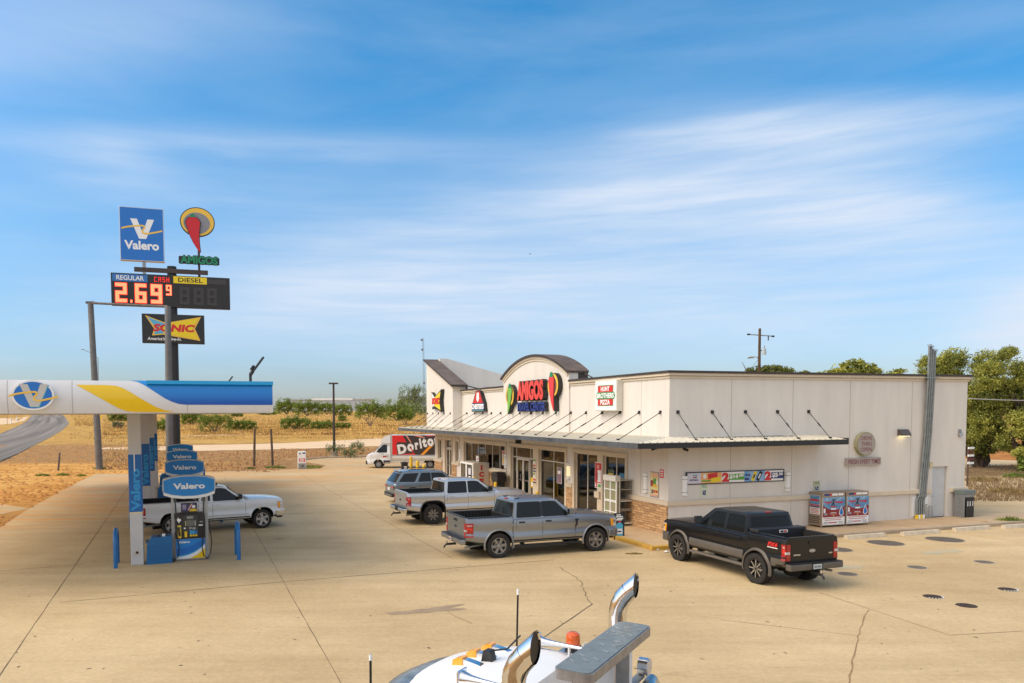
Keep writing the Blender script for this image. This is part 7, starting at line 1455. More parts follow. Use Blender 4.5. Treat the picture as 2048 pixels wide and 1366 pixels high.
for i in range(4): o = b0_ if i == 0 else copy_tree(b0_, CL(.72, i * STEP)); o.location = CL(.66, i * STEP + .10); o['label'] = blabs[i]
gb = mat('guard blue paint', (.006, .15, .42), .35, var=.08, coat=.3)
def hoop():
    t = thing('guard_hoop', 'x', 'bollard', CL(0, 0), YC, 'blue tubular guard hoops at the island ends'); m = MB(); pts = [(0, -.48, -.05), (0, -.48, .75)] + [(0, -.48 * math.cos(a), .75 + .42 * math.sin(a)) for a in np.linspace(.15, math.pi - .15, 14)] + [(0, .48, .75), (0, .48, -.05)]; m.tube(pts, .065, gb, 14); m.build('hoop', t); return t
h0 = hoop(); hl = [('nearest guard hoop left of the column', 'nearest guard hoop right of the pump'), ('guard hoop behind the column beside the white pickup tail', 'guard hoop of the second island, right of its pump'), ('guard hoop left of the third column', 'guard hoop of the third island, right of its pump'), ('guard hoop left of the farthest column', 'guard hoop of the farthest island, right of its pump')]
hL = (G(229, 1137) + G(238, 1125)) / 2 - C1; hR = (G(479, 1119) + G(472, 1110)) / 2 - C1
for i in range(4):
    for j, q in enumerate((hL, hR)): o = h0 if (i, j) == (0, 0) else copy_tree(h0, (0, 0, 0)); o.location = C1 + q + CU * STEP * i; o.location.z = 0; o['label'] = hl[i][j]
mb = MB(); im2 = mat('island slab', (.52, .39, .25), .85, var=.12)
for i in range(4): c = CL(.3, i * STEP + .1); 
# ============================================================ THINGS AROUND THE SHOP
def atB(v, u, z=SZ): return BL(v, u, z)
# ice merchandiser
v, u = -1.25, 13.9
uL, uR = onF(923, 930, -.9)[0], onF(975, 930, -.9)[0]
t = thing('ice_freezer', 'beige ice merchandiser with two glass doors and red letters by the window row', 'ice freezer', BL(-.58, 19.6, SZ), YB)
PI_ = mat('ice box beige', (.55, .50, .42), .5, var=.05); L2 = 2.4
mb = MB(); mb.box(-.52, .50, -L2 / 2, L2 / 2, .05, 1.66, PI_); mb.build('cabinet', t, bevel=.02)
mb = MB()
for a, b in ((-L2 / 2 + .04, -.01), (.01, L2 / 2 - .04)):
    mb.box(-.575, -.525, a, b, .2, 1.62, wprint); mb.box(-.582, -.576, a + .12, b - .12, .3, 1.52, mat('frosty glass', (.10, .09, .08), .08, var=.3, vs=3))
mb.box(-.59, -.583, -.8, -.45, .6, .8, wprint); mb.box(-.59, -.583, -.85, -.4, .9, 1.3, MATS['pale lavender print']); mb.build('door', t)
mb = MB(); LI = mat('ice letter red', (.42, .01, .01), .5, var=0)
mb.text('I', -.06, 1.20, .05, 1.50, -L2 / 2, LI, bold=.07); mb.text('C', -.17, .78, .16, 1.10, -L2 / 2, LI, bold=.07); mb.text('E', -.14, .36, .14, .68, -L2 / 2, LI, bold=.07); mb.build('lettering', t)
t = thing('wooden_crate', 'small slatted wooden crate with a white notice on top of the ice freezer', 'crate', BL(-.30, 19.2, SZ + 1.66), YB); wd_ = mat('raw wood', (.34, .24, .12), .8, var=.15)
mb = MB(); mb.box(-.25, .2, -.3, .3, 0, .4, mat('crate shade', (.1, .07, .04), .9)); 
for k in range(6): mb.box(-.262 + k * .09, -.22 + k * .09, -.31, -.301, 0, .42, wd_)
mb.box(-.27, .22, -.31, .31, .4, .43, wd_); mb.build('slats', t); mb = MB(); mb.box(-.285, -.263, -.28, .15, .04, .38, wprint); mb.box(-.288, -.2855, -.15, .0, .1, .26, red); mb.build('notice', t)
# barbecue / black grille on the stone
t = thing('black_grill', 'black covered barbecue grill under the window row', 'grill', BL(-.62, 15.55, SZ), YB)
mb = MB(); mb.prism([(-.45, .75), (.45, .75), (.5, 1.15), (.3, 1.3), (-.3, 1.3), (-.48, 1.12)], -.28, .28, black, lambda a, b, c: (b, a, c)); mb.build('lid', t, bevel=.03); mb = MB(); mb.box(-.25, .25, -.35, .35, .08, .74, mat('grill dark', (.02, .02, .02), .6)); mb.tube([(-.3, -.4, 1.1), (-.36, -.4, 1.1), (-.36, .4, 1.1), (-.3, .4, 1.1)], .015, black, 6); mb.build('cart', t)
# yellow bollards
def bollard(loc, lab, r=.09, h=1.0):
    t = thing('bollard', lab, 'bollard', loc, 0, 'yellow bollards along the shop front'); m = MB(); m.lathe([(r, -.02), (r, h - r), (r * .92, h - r * .45), (r * .6, h - .015), (0, h)], mat('bollard yellow', (.75, .48, .03), .5, var=.08), n=18); m.build('post', t)
bp = [(822, 913, 'yellow bollard just right of the black trash can'), (835, 921, 'second yellow bollard right of the trash can'), (848, 928.5, 'low far right yellow bollard of the three behind the SUV roof')]
for i, (px, py, lab) in enumerate(bp): Y = [54, 49, 45][i]; q = atY(px, py, Y); bollard((q.x, q.y, q.z - 1.15), lab, .11, 1.15) if q.z - 1.15 > -.2 else bollard((q.x, q.y, 0), lab, .11, q.z)
for k, (px, py, lab) in enumerate(((1135.5, 1003, 'yellow bollard behind the hood of the grey pickup'), (987, 971, 'yellow bollard beside the black grill'), (871 + 30, 956, 'yellow bollard by the ice freezer door'))):
    u = [8.0, 13.3, 16.6][k]; bollard(BL(-1.75, u, SZ), lab, .09, .95)
q = atY(809, 930, 52); t = thing('trash_can', 'tall black trash can with white print left of the yellow bollards', 'trash can', (q.x, q.y, 0), YB)
mb = MB(); mb.lathe([(.24, 0), (.24, 1.35), (.27, 1.42)], kprint, n=20); mb.lathe([(.29, 1.42), (.29, 1.46), (0, 1.52)], kprint, n=20); mb.build('drum', t); mb = MB(); mb.prism([(-.1, .8), (.1, .8), (.1, 1.2), (-.1, 1.2)], -.25, -.235, wprint); mb.build('label', t)
# display racks
RK = mat('rack white enamel', (.66, .63, .56), .4, var=.05); RS = mat('rack shelf', (.50, .46, .38), .5, var=.06)
vr, ur = -.62, 3.15
t = thing('display_rack', 'empty cream display rack with open shelves by the stone corner', 'rack', BL(-.36, 2.86, SZ), YB)
mb = MB()
H = 1.92; x0, x1 = -.31, .33
for x in (x0, x1): 
    for y in (-.45, .45): mb.box(x - .02, x + .02, y - .02, y + .02, .06, H, RK)
mb.box(x0, x1, -.46, .46, H - .03, H, RS); mb.box(x0, x1, .43, .45, .1, H, RS); mb.box(x1 - .012, x1, -.44, .43, .1, H, RS)
for z in (.12, .62, .68, 1.1, 1.5): mb.box(x0 + .01, x1 - .01, -.44, .43, z, z + .02, RS)
mb.box(x0 - .01, x0 + .01, -.44, .44, .1, H, RK); mb.box(x0, x1, -.47, -.45, 1.02, 1.07, RK); mb.box(x0, x1, -.47, -.45, .08, .14, RK); mb.build('frame', t)
mb = MB()
for x in (x0, x1): mb.cyl((x, -.43, .03), (x + .03, -.43, .03), .035, black, n=10)
mb.build('caster', t)
t = thing('product_cooler_rack', 'white framed rack door with purple and green goods beside the empty rack', 'rack', BL(-.74, 2.88, SZ), YB)
mb = MB(); pk = mat('goods print', (.33, .22, .20), .6, col2=(.18, .26, .07), vs=7, var=.1)
mb.box(-.05, .03, -.46, .46, .12, 1.86, pk); mb.box(-.14, .09, -.5, .5, 1.87, 2.10, RK)
for y in (-.46, .0, .46): mb.box(-.09, -.051, y - .025, y + .025, .1, 1.87, wprint)
for z in (.1, .55, .98, 1.03, 1.48, 1.84): mb.box(-.085, -.051, -.47, .47, z, z + .035, wprint)
mb.build('frame', t); mb = MB(); mb.cyl((-.02, -.44, .03), (.02, -.44, .03), .04, black, n=10); mb.cyl((-.02, .44, .03), (.02, .44, .03), .04, black, n=10); mb.build('caster', t)
# pavement sign
q = G(1238, 1079); t = thing('pavement_sign', 'black pavement sign with a blue bottle beside the grey pickup nose', 'sign', (q.x, q.y, 0), YB - rad(8))
mb = MB(); mb.box(-.21, .21, -.03, .03, 0, 1.02, kprint); mb.build('board', t, bevel=.01); mb = MB(); bb_ = mat('bottle blue print', (.08, .42, .62), .5, var=0)
mb.prism([(-.12, .08), (.12, .08), (.15, .3), (.13, .45), (.15, .55), (.05, .66), (-.05, .66), (-.15, .55), (-.13, .45), (-.15, .3)], -.034, -.031, bb_); mb.box(-.12, .12, -.037, -.0345, .22, .42, wprint); mb.box(-.05, .05, -.036, -.031, .66, .72, red)
for z, a, b in ((.93, -.12, .05), (.86, -.15, .13), (.79, -.1, .15), (.74, -.14, .1)): mb.box(a, b, -.036, -.031, z, z + .045, wprint)
mb.box(-.08, .08, -.04, -.0375, .29, .34, navy); mb.build('picture', t)
# propane exchange lockers
TAN = mat('tan locker metal', (.34, .26, .19), .5, metal=.2, var=.08)
def chest(v, lab):
    t = thing('exchange_locker', lab, 'locker', BL(v, -.70, SZ), YB, 'twin exchange lockers against the side wall'); W, D, H = 1.20, .66, 1.42
    m = MB(); m.box(0, W, 0, D, .06, H, TAN); m.box(0, .05, 0, .05, 0, .06, TAN); m.box(W - .05, W, 0, .05, 0, .06, TAN); m.build('cabinet', t, bevel=.01)
    m = MB(); m.box(.06, W - .06, -.008, 0, H - .15, H - .03, mat('label strip tan', (.40, .31, .22), .5)); m.box(.12, .40, -.012, -.0085, H - .13, H - .05, navy); m.box(.40, .52, -.012, -.0085, H - .13, H - .05, red); m.box(.52, .80, -.012, -.0085, H - .13, H - .05, wprint); m.box(.84, 1.1, -.012, -.0085, H - .13, H - .05, wprint); m.build('price_strip', t)
    m = MB(); x0, x1 = .04, W - .03; ltb = mat('poster blue', (.02, .13, .32), .4, col2=(.22, .42, .60), vs=2.2, stretch=(1, 1, 3), var=.1); mar = mat('poster maroon', (.25, .015, .02), .45, var=0)
    m.box(x0, x1, -.03, -.001, .10, H - .20, wprint); f = -.0305
    m.box(x0, x1, -.034, f, .42, H - .2, mar); m.prism([(x0, H - .2), (x1, H - .2), (x1, .86), (W * .72, .74), (W * .5, .70), (W * .25, .76), (x0, .90)], -.038, -.0345, ltb)
    for k, a in enumerate(np.linspace(-1.15, 1.15, 8)): cx_, cz_ = W * .47, 1.02; r1, r2 = .17, .42; m.prism([(cx_ + r1 * math.sin(a - .02), min(H - .21, cz_ + r1 * math.cos(a - .02))), (cx_ + r2 * math.sin(a - .06), min(H - .21, cz_ + r2 * math.cos(a - .06))), (cx_ + r2 * math.sin(a + .06), min(H - .21, cz_ + r2 * math.cos(a + .06)))], -.040, -.0385, mat('pale ray', (.45, .62, .75), .5, var=0))
    m.text('Rapid', .12, .96, .48, 1.08, -.041, red, bold=.03); m.text('change', .64, .96, 1.06, 1.08, -.041, red, bold=.03); m.text('X', .44, .88, .68, 1.16, -.0415, kprint, bold=.05, shear=.3)
    m.box(.42, .72, -.042, -.0385, .82, .86, red); m.box(.45, .70, -.042, -.0385, .72, .78, wprint)
    dx = W * .82; m.prism([(dx - .12, .52), (dx, .44), (dx + .12, .52), (dx + .10, .66), (dx, .86), (dx - .10, .66)], -.042, -.0385, wprint); m.prism([(dx - .09, .54), (dx, .48), (dx + .09, .54), (dx + .07, .66), (dx, .81), (dx - .07, .66)], -.045, -.0425, blueprint)
    m.box(.07, .16, -.042, -.0385, .60, .78, wprint); m.box(.10, .26, -.042, -.0385, .50, .58, mat('grey print', (.3, .3, .34), .5, var=0)); m.box(.42, .72, -.042, -.0385, .58, .60, wprint); m.box(.38, .76, -.042, -.0385, .53, .55, mat('pink print', (.75, .35, .3), .5, var=0)); m.prism(ell(.03, .03, 12, .58, .48), -.042, -.0385, goldp)
    for z, a, b in ((.36, .1, 1.06), (.29, .14, 1.0)): m.box(x0 + a - .04, b, -.034, -.0305, z, z + .022, mat('red small print', (.45, .05, .05), .5, var=0))
    m.box(.34, .78, -.034, -.0305, .17, .21, MATS['red small print'])
    for k in range(4):
        for j in range(2): m.box(.08 + k * .06 + j * .03, .11 + k * .06 + j * .03, -.034, -.0305, .14 + j * .06, .17 + j * .06, kprint); m.box(.88 + k * .06 - j * .03, .91 + k * .06 - j * .03, -.034, -.0305, .14 + j * .06, .17 + j * .06, kprint)
    m.build('door_poster', t)
    m = MB(); f = lambda a, b, c: (-.004 + b, a, c)
    m.prism([(.08, .52), (.60, .52), (.60, 1.30), (.08, 1.30)], -.006, 0.003, wprint, f); m.prism([(.09, .92), (.59, .92), (.59, 1.29), (.09, 1.29)], -.010, -.0062, ltb, f); m.prism([(.09, .80), (.59, .80), (.59, .86), (.09, .86)], -.010, -.0062, navy, f); m.prism([(.09, .87), (.59, .87), (.59, .915), (.09, .915)], -.010, -.0062, red, f); m.prism([(.12, 1.06), (.56, 1.06), (.56, 1.13), (.12, 1.13)], -.013, -.0102, red, f)
    for z in (.74, .68, .62, .56): m.prism([(.13, z), (.54, z), (.54, z + .025), (.13, z + .025)], -.010, -.0062, MATS['red small print'], f)
    for k in range(8):
        for j in range(4): m.prism([(.08 + k * .07 + j % 2 * .03, .16 + j * .08), (.12 + k * .07 + j % 2 * .03, .16 + j * .08), (.12 + k * .07 + j % 2 * .03, .19 + j * .08), (.08 + k * .07 + j % 2 * .03, .19 + j * .08)], -.010, .003, kprint, f)
    m.build('side_poster', t); m = MB(); m.tube([(W - .06, -.03, .72), (W - .06, -.07, .72), (W - .06, -.07, .82), (W - .06, -.03, .82)], .012, alu, 6); m.build('handle', t)
vA = onS(1643, 1057, -.72)[0]; vB = onS(1691, 1053, -.72)[0]
chest(vA, 'left exchange locker with posters on its front and side'); chest(vA + 1.26, 'right exchange locker, next to the blank wall')
# outdoor bin at the far right of the wall
t = thing('service_unit', 'black boxed service unit with a grey lid at the right end of the side wall', 'service unit', BL(onS(1915, 1020)[0] - .3, -.42, SZ), YB); mb = MB(); mb.box(-.10, .62, -.15, .3, 1.02, 1.2, mat('grey lid', (.16, .19, .18), .5)); mb.build('lid', t, bevel=.01)
mb = MB(); mb.box(.12, .60, -.10, .28, 0, .9, black); mb.box(-.08, .02, -.12, .28, 0, 1.02, galv); mb.box(.05, .58, -.11, .28, .9, 1.02, galv); 
for x in (.2, .34, .5): mb.box(x, x + .03, -.115, -.1005, .5, .72, wprint)
mb.build('body', t)
# wheel stops
WS = mat('wheel stop concrete', (.68, .58, .44), .85, var=.15, vs=5, bump=.3)
for i, (pa, pb_, lab) in enumerate(((1691, 1771, 'concrete wheel stop nearest the black pickup'), (1804, 1879, 'second concrete wheel stop from the black pickup'), (1908, 1981, 'third concrete wheel stop from the black pickup'), (2006, 2080, 'wheel stop at the right edge by the grass tuft'))):
    ya = [1078.5, 1071.5, 1063, 1057.5][i]; yb_ = [1073.5, 1066, 1057.5, 1052.5][i]; A = G(pa, ya); B_ = G(pb_, yb_); L = 1.75; d = BW
    t = thing('wheel_stop', lab, 'wheel stop', A, YB, 'concrete wheel stops'); m = MB(); Lx = min((B_ - A).length, 1.9); m.prism([(-.10, 0), (.10, 0), (.07, .15), (-.07, .15)], 0, Lx, WS, lambda a, b, c: (b, a, c)); m.build('block', t, bevel=.012)
# manholes and tank lids
LIDB = mat('dark lid', (.15, .13, .11), .95, spec=.1, var=.15, vs=3); LIDM = mat('grey lid cover', (.17, .15, .13), .95, spec=.1, var=.15, vs=3); LIDS = mat('brown lid', (.075, .058, .05), .95, spec=.1, var=.2, vs=5)
ml = [(1771, 1086.4, 71, LIDB, 'large dark tank lid behind the second wheel stop from the left'), (1889, 1079.4, 72, LIDB, 'large dark tank lid farthest right in the parking bays'), (1676, 1099.7, 56, LIDB, 'large dark tank lid half hidden by the black pickup'), (1834, 1135.3, 37, LIDM, 'medium grey lid in the middle of the bays'), (1968, 1124.7, 36, LIDM, 'medium grey lid near the right edge'), (1695, 1148.6, 38, LIDM, 'medium grey lid beside the black pickup bumper'),
    (1866.5, 1193.8, 33, LIDS, 'small brown lid with a white scalloped ring, left of the trio'), (1932.8, 1211.5, 34, LIDS, 'small brown lid nearest the camera'), (2016, 1179.3, 31, LIDS, 'small brown lid with a white ring at the right edge')]
for i, (px, py, w_, mt_, lab) in enumerate(ml):
    c = G(px, py); r = (G(px + w_ / 2, py) - G(px - w_ / 2, py)).length / 2 * .93; t = thing('tank_lid', lab, 'manhole cover', (c.x, c.y, 0), YB, 'tank lids set in the concrete'); m = MB(); m.lathe([(r + .04, .006), (r + .03, .014), (r, .014)], km if i < 6 else mt_, n=36); m.lathe([(r, .0155), (r * .5, .018), (0, .018)], mt_, n=36)
    if i < 3:
        for a in np.linspace(0, math.pi, 6)[:-1]: m.box(-r * .95, r * .95, -.008, .008, .0185, .021, LIDM, Matrix.Rotation(a, 4, 'Z'))
    m.build('cover', t)
    if i in (6, 8):
        m = MB()
        for k in range(11, 20): a = 2 * math.pi * k / 20; m.prism(ell(.022, .022, 8, (r + .03) * math.cos(a), (r + .03) * math.sin(a)), .0145, .019, wprint, lambda a_, b_, c_: (a_, c_, b_))
        m.build('painted_ring', t)
# litter near the kerb
for k, (px, py, s, lab) in enumerate(((1272, 1089.5, .22, 'crumpled white paper by the yellow kerb'), (1316, 1100.5, .12, 'small pale litter scrap beside the black pickup front wheel'), (1333, 1105, .14, 'pale litter scrap nearest the black pickup front tyre'))):
    c = G(px, py); t = MB(); rr_ = random.Random(k); n = 7; vs = [(s * rr_.uniform(.6, 1) * math.cos(6.28 * i / n), s * .6 * rr_.uniform(.5, 1) * math.sin(6.28 * i / n), .01 + rr_.uniform(0, .03)) for i in range(n)] + [(0, 0, .09)]
    t.add(vs, [(i, (i + 1) % n, n) for i in range(n)], wprint); o = t.build('litter', None, c, .4); tag(o, lab, 'litter')
# air machine
c = G(604, 937.5); t = thing('air_machine', 'white tyre air machine with a red sign at the edge of the lot', 'air machine', (c.x, c.y, 0), rad(8)); mb = MB(); mb.box(-.36, .36, -.3, .3, 0, 1.55, wprint); mb.build('cabinet', t, bevel=.03); mb = MB(); mb.box(-.24, .28, -.31, -.301, .62, .94, red); mb.text('AIR', -.19, .73, .22, .90, -.311, wprint, bold=.05); mb.box(-.2, .2, -.316, -.3105, .65, .69, wprint); mb.build('sign_panel', t)
mb = MB(); mb.box(-.3, .33, -.305, -.301, .02, .50, galv); mb.box(.0, .14, -.32, -.301, .2, .32, black); mb.box(-.2, -.1, -.32, -.301, 1.32, 1.44, black); mb.box(.08, .3, -.32, -.301, 1.36, 1.46, navy); mb.build('fittings', t)
# ============================================================ POLES, FENCES, VEGETATION, DISTANCE
# highway pole frame
RST = mat('rusting grey beam', (.16, .13, .12), .8, var=.3, vs=2)
GP = mat('weathered grey pole', (.19, .185, .18), .6, metal=.3, var=.18, vs=1.2)
b1 = G(199, 939); tp1 = atY(181, 606, b1.y); t = thing('overhead_pole_frame', 'two tall grey steel poles joined by a thin rusty top beam', 'pole frame', b1, 0)
b2 = atY(339, 937, b1.y - 4); b2 = Vector((b2.x, b2.y, 0)); tp2 = atY(335.5, 613, b2.y)
l1, l2, l3, l4 = tp1 - b1, b2 - b1, tp2 - b1, Vector()
mb = MB(); mb.cyl((0, 0, -.2), l1, .30, GP, .24, 18); mb.build('pole', t); mb = MB(); mb.cyl(l2 - Vector((0, 0, .2)), l3, .30, GP, .24, 18); mb.build('pole', t)
mb = MB(); mb.cyl(l1, l3, .10, RST, n=8); mb.box(l1.x - .35, l1.x + .35, l1.y - .2, l1.y + .2, l1.z - .05, l1.z + .12, RST); mb.build('beam', t)
# parking lot light
c = G(668.5, 913.5); c.z = 0; tp = atY(667, 768, c.y); t = thing('parking_light', 'slim dark bronze parking light on a round concrete base', 'street lamp', c, 0)
mb = MB(); mb.lathe([(.40, -.05), (.40, .60), (.36, .62), (0, .62)], mat('lamp base concrete', (.56, .48, .36), .85, var=.1), n=24); mb.build('concrete_base', t); mb = MB(); h = tp - c; mb.cyl((0, 0, .6), h, .16, COP, .11, 12); mb.build('pole', t); mb = MB(); mb.box(h.x - .5, h.x + .5, -.25, .25, h.z - .02, h.z + .15, COP); mb.build('lamp_head', t)
# posts
wdp = mat('grey fence wood', (.15, .10, .07), .9, var=.25, vs=3)
def post(pxb, pyb, pxt, pyt, r, lab, mt=wdp, name='fence_post', group=None):
    b = G(pxb, pyb); tp = atY(pxt, pyt, b.y); o = MB(); o.cyl((0, 0, -.2), tp - b, r, mt, r * .8, 10); q = o.build(name, None, b); return tag(q, lab, 'post', group)
post(508, 934, 509.5, 857, .12, 'left one of two tall rough wooden posts beyond the lot'); post(545.5, 931, 542, 858, .12, 'right one of two tall rough wooden posts beyond the lot')
post(116, 941.5, 119.5, 905, .09, 'short leaning rusty stake in the orange sand', RST)
for k, (x, y0, y1, l) in enumerate(((513.5, 857, 846, 'thin wire fence stake above the left tall post'), (562, 857, 846, 'thin wire fence stake right of the tall posts'), (241, 858, 846, 'wooden corner post by the grass left of the canopy columns'), (236, 857, 848, 'leaning brace post by the corner post'), (600, 856, 849, 'thin wire fence stake left of the field shrubs'))): post(x, y0, x, y1, .10 if k < 2 or k == 4 else .2, l)
# fence wire
m = MB(); pts = [G(x, 857 - (x - 200) * .004) for x in range(210, 860, 30)]
for h in (.5, 1.0): m.tube([(p.x, p.y, p.z + h) for p in pts], .012, RST, 5, False)
tag(m.build('wire_fence'), 'low wire fence strung across the dry field', 'fence')
# road signs far left
def psign(px, pyb, pyt, lab, fn): b = G(px, pyb); t = thing('road_sign', lab, 'road sign', b, 0); h = atY(px, pyt, b.y).z - b.z; k = b.y / CF; m = MB(); m.cyl((0, .05, 0), (0, .05, h), .06, RST, n=8); m.build('post', t); m = MB(); fn(m, h, k); m.build('sign_plate', t)
def diamond(m, h, k):
    s = 7.2 * k; m.prism([(0, h), (s, h - s), (0, h - 2 * s), (-s, h - s)], -.05, 0, mat('warning yellow', (.82, .50, .01), .5, var=0)); m.prism([(-s * .3, h - s * 1.55), (-s * .1, h - s * 1.55), (-s * .1, h - s * .85), (s * .1, h - s * .7), (-s * .2, h - s * .45), (-s * .5, h - s * .7), (-s * .3, h - s * .85)], -.06, -.051, kprint)
psign(198, 851, 827, 'yellow diamond warning sign with a black curved arrow', diamond)
def bsq(m, h, k): s = 3.2 * k; m.box(-s, s, -.05, 0, h - 2 * s, h, blueprint); m.box(-s * .4, s * .3, -.06, -.051, h - 1.5 * s, h - .6 * s, wprint)
psign(14.5, 849, 822, 'small blue square road sign on a thin post at the far left', bsq)
for x, y0, y1, l in ((22.5, 848, 836.5, 'white roadside delineator, left of two'), (33.5, 842.5, 832.5, 'white roadside delineator, right of two')): post(x, y0, x, y1, .16, l, wprint, 'delineator', 'white roadside delineators')
# distant street lamp
b = G(197, 846); m = MB(); tp = atY(196, 716, b.y); tt = atY(166, 699, b.y); k = b.y / CF
t = thing('street_lamp', 'thin distant street lamp with a long curved arm behind the left steel pole', 'street lamp', b, 0); m.tube([(0, 0, 0), tp - b, (tp - b).lerp(tt - b, .55) + Vector((0, 0, 2 * k)), tt - b], [.22, .14, .1, .1], galv, 8); m.build('pole', t); m = MB(); q = tt - b; m.box(q.x - 3 * k, q.x + 1.5 * k, -.3, .3, q.z - .6 * k, q.z + .6 * k, galv); m.build('lamp_head', t)
# utility pole behind the shop
UP = mat('creosote pole', (.14, .075, .035), .9, var=.3, vs=2); Yp = 62.0; b = atY(1516, 900, Yp); b.z = 0; tp = atY(1519.6, 657, Yp)
t = thing('utility_pole', 'wooden utility pole with crossarm, transformer and lamp rising behind the roof', 'utility pole', b, 0); m = MB(); m.cyl((0, 0, 0), tp - b, .15, UP, .10, 14); m.build('pole', t)
def L_(px, py, dy=0): return atY(px, py, Yp + dy) - b
m = MB(); m.tube([L_(1494, 668.5), L_(1548, 672.5)], .045, galv, 8); m.build('crossarm', t)
for px, py in ((1497, 668.8), (1546, 672.6)): m = MB(); m.cyl(L_(px - 2.5, py), L_(px + 2.5, py), .07, black, n=8); m.build('insulator', t)
m = MB(); m.cyl(L_(1536.7, 671), L_(1536.5, 681), .045, black, n=8); m.build('fuse_cutout', t)
m = MB(); c0, c1 = L_(1528, 709.5, -.35), L_(1528, 697.5, -.35); m.cyl(c0, c1, .17, mat('transformer grey', (.45, .50, .52), .5, var=.05), n=16); m.cyl(c1, L_(1529.5, 691, -.35), .03, mat('bushing brown', (.2, .1, .08), .4, var=0), n=8); m.cyl(L_(1520, 701, -.2), L_(1525, 701, -.35), .04, black, n=6); m.build('transformer', t)
m = MB(); m.tube([L_(1517, 719), L_(1514, 714.5), L_(1508, 713.5), L_(1504, 714.5)], .03, galv, 8); m.prism([(-.18, 0), (.28, .04), (.28, .12), (.05, .16), (-.16, .1)], -.12, .12, mat('lamp housing', (.26, .2, .16), .5), lambda a, bb, c: (L_(1500, 716).x + a, L_(1500, 716).y + bb, L_(1500, 716).z - .05 + c)); m.build('lamp_arm', t)
# wires
def wire(pa, pb_, Ya, Yb, sag, lab, r=.016):
    A, B_ = atY(*pa, Ya), atY(*pb_, Yb); m = MB(); m.tube([A.lerp(B_, k / 16) - Vector((0, 0, sag * 4 * (k / 16) * (1 - k / 16))) for k in range(17)], r, mat('pale wire', (.42, .40, .38), .5, var=0) if r > .02 else black, 5); tag(m.build('power_line'), lab, 'wire')
wire((1930, 796.5), (2200, 797.5), 52, 60, .15, 'pale cable crossing in front of the trees at the right', .035); wire((1930, 789), (2200, 788), 55, 60, .1, 'thinner cable just above the pale one at the right', .012); wire((712, 797), (560, 796.5), 260, 260, .6, 'faint wire over the distant warehouse', .02)
wire((1517, 719), (1488, 752), Yp, Yp, 0, 'guy wire at the utility pole', .012)
# antenna mast
b = G(849, 838); b.y = 150; b = atY(849, 850, 150); b.z = gz(0, 150); tp = atY(846, 676, 150); t = thing('radio_mast', 'slender lattice radio mast with small dishes left of the shop tower', 'mast', b, 0); m = MB()
mm = mat('mast steel', (.16, .17, .20), .5, metal=.4, var=0); h = tp - b
for a in (0, 2.1, 4.2): m.tube([(.22 * math.cos(a), .22 * math.sin(a), 0), (h.x + .12 * math.cos(a), .12 * math.sin(a), h.z)], .03, mm, 5)
for k in range(40): z0 = h.z * k / 40; z1 = h.z * (k + 1) / 40; x0 = h.x * k / 40; m.tube([(x0 - .18, 0, z0), (x0 + .18, 0, z1)], .015, mm, 4, False)
m.build('lattice', t)
for px, py in ((843.6, 680), (844.6, 699.5), (848.5, 766)): q = atY(px, py, 149.5) - b; m = MB(); m.cyl(q, q + Vector((0, -.3, 0)), .22, mm, n=14); m.build('dish', t)
b = G(640.5, 818); post(640.5, 822, 640, 783, .14, 'thin bare utility pole by the distant warehouse', wdp, 'far_pole')
# warehouse
YW = 690.0; A = atY(578, 824, YW); B_ = atY(745, 824, YW); t = thing('warehouse', 'long low pale grey metal warehouse far beyond the field', 'warehouse', (A.x, YW, A.z), 0); Wd_ = B_.x - A.x; zt1 = atY(620, 797.5, YW).z - A.z
WM = mat('warehouse grey siding', (.40, .44, .50), .6, var=.04, vs=.3); k = YW / CF
m = MB(); m.box(0, Wd_, 0, 25, -1, zt1 - 1.4, WM); m.build('siding', t)
m = MB(); m.box(-.3, 45 * k, -.3, 25, zt1 - 1.4, zt1 - .6, mat('warehouse tan roof', (.40, .36, .32), .6)); m.box(45 * k, 127 * k, -.4, 25, zt1 - 1.5, zt1 + .3, mat('bright white roof', (.8, .82, .84), .4)); m.box(127 * k, Wd_, -.3, 25, zt1 - 1.4, zt1 - .5, MATS['warehouse tan roof']); m.build('roof', t)
m = MB(); [m.box(x, x + .3, -.08, 0, 0, zt1 - 1.5, mat('siding rib', (.30, .33, .38), .6, var=0)) for x in np.arange(1, Wd_, 4)]; m.build('siding_rib', t)
# bird
bc = atY(1060, 508, 60); m = MB(); m.add([(-.09, 0, 0), (0, 0, .02), (.09, 0, -.01), (0, .02, -.03)], [(0, 1, 3), (1, 2, 3)], black); m.add([(-.02, -.02, 0), (-.14, -.1, .06), (-.03, .05, .01), (.03, .05, .01), (.12, -.1, .07)], [(0, 1, 2), (0, 3, 4)], black); tag(m.build('bird', None, bc), 'tiny dark bird in flight high over the shop', 'bird')
# white and maroon board behind the shop corner
c = G(1941, 931); t = thing('striped_barrier', 'white and maroon striped barrier board just beyond the right building corner', 'barrier', (atY(1941, 935, 48).x, 48, 0), YB); m = MB()
for k in range(5): z = atY(1941, 928 - k * 7.5, 48).z; m.box(-.25, .25, -.03, .03, z, z + .13, wprint if k % 2 == 0 else mat('maroon paint', (.12, .02, .02), .6, var=0))
m.build('boards', t); m = MB(); m.box(-.2, -.12, .03, .1, 0, 2.4, wdp); m.build('post', t)
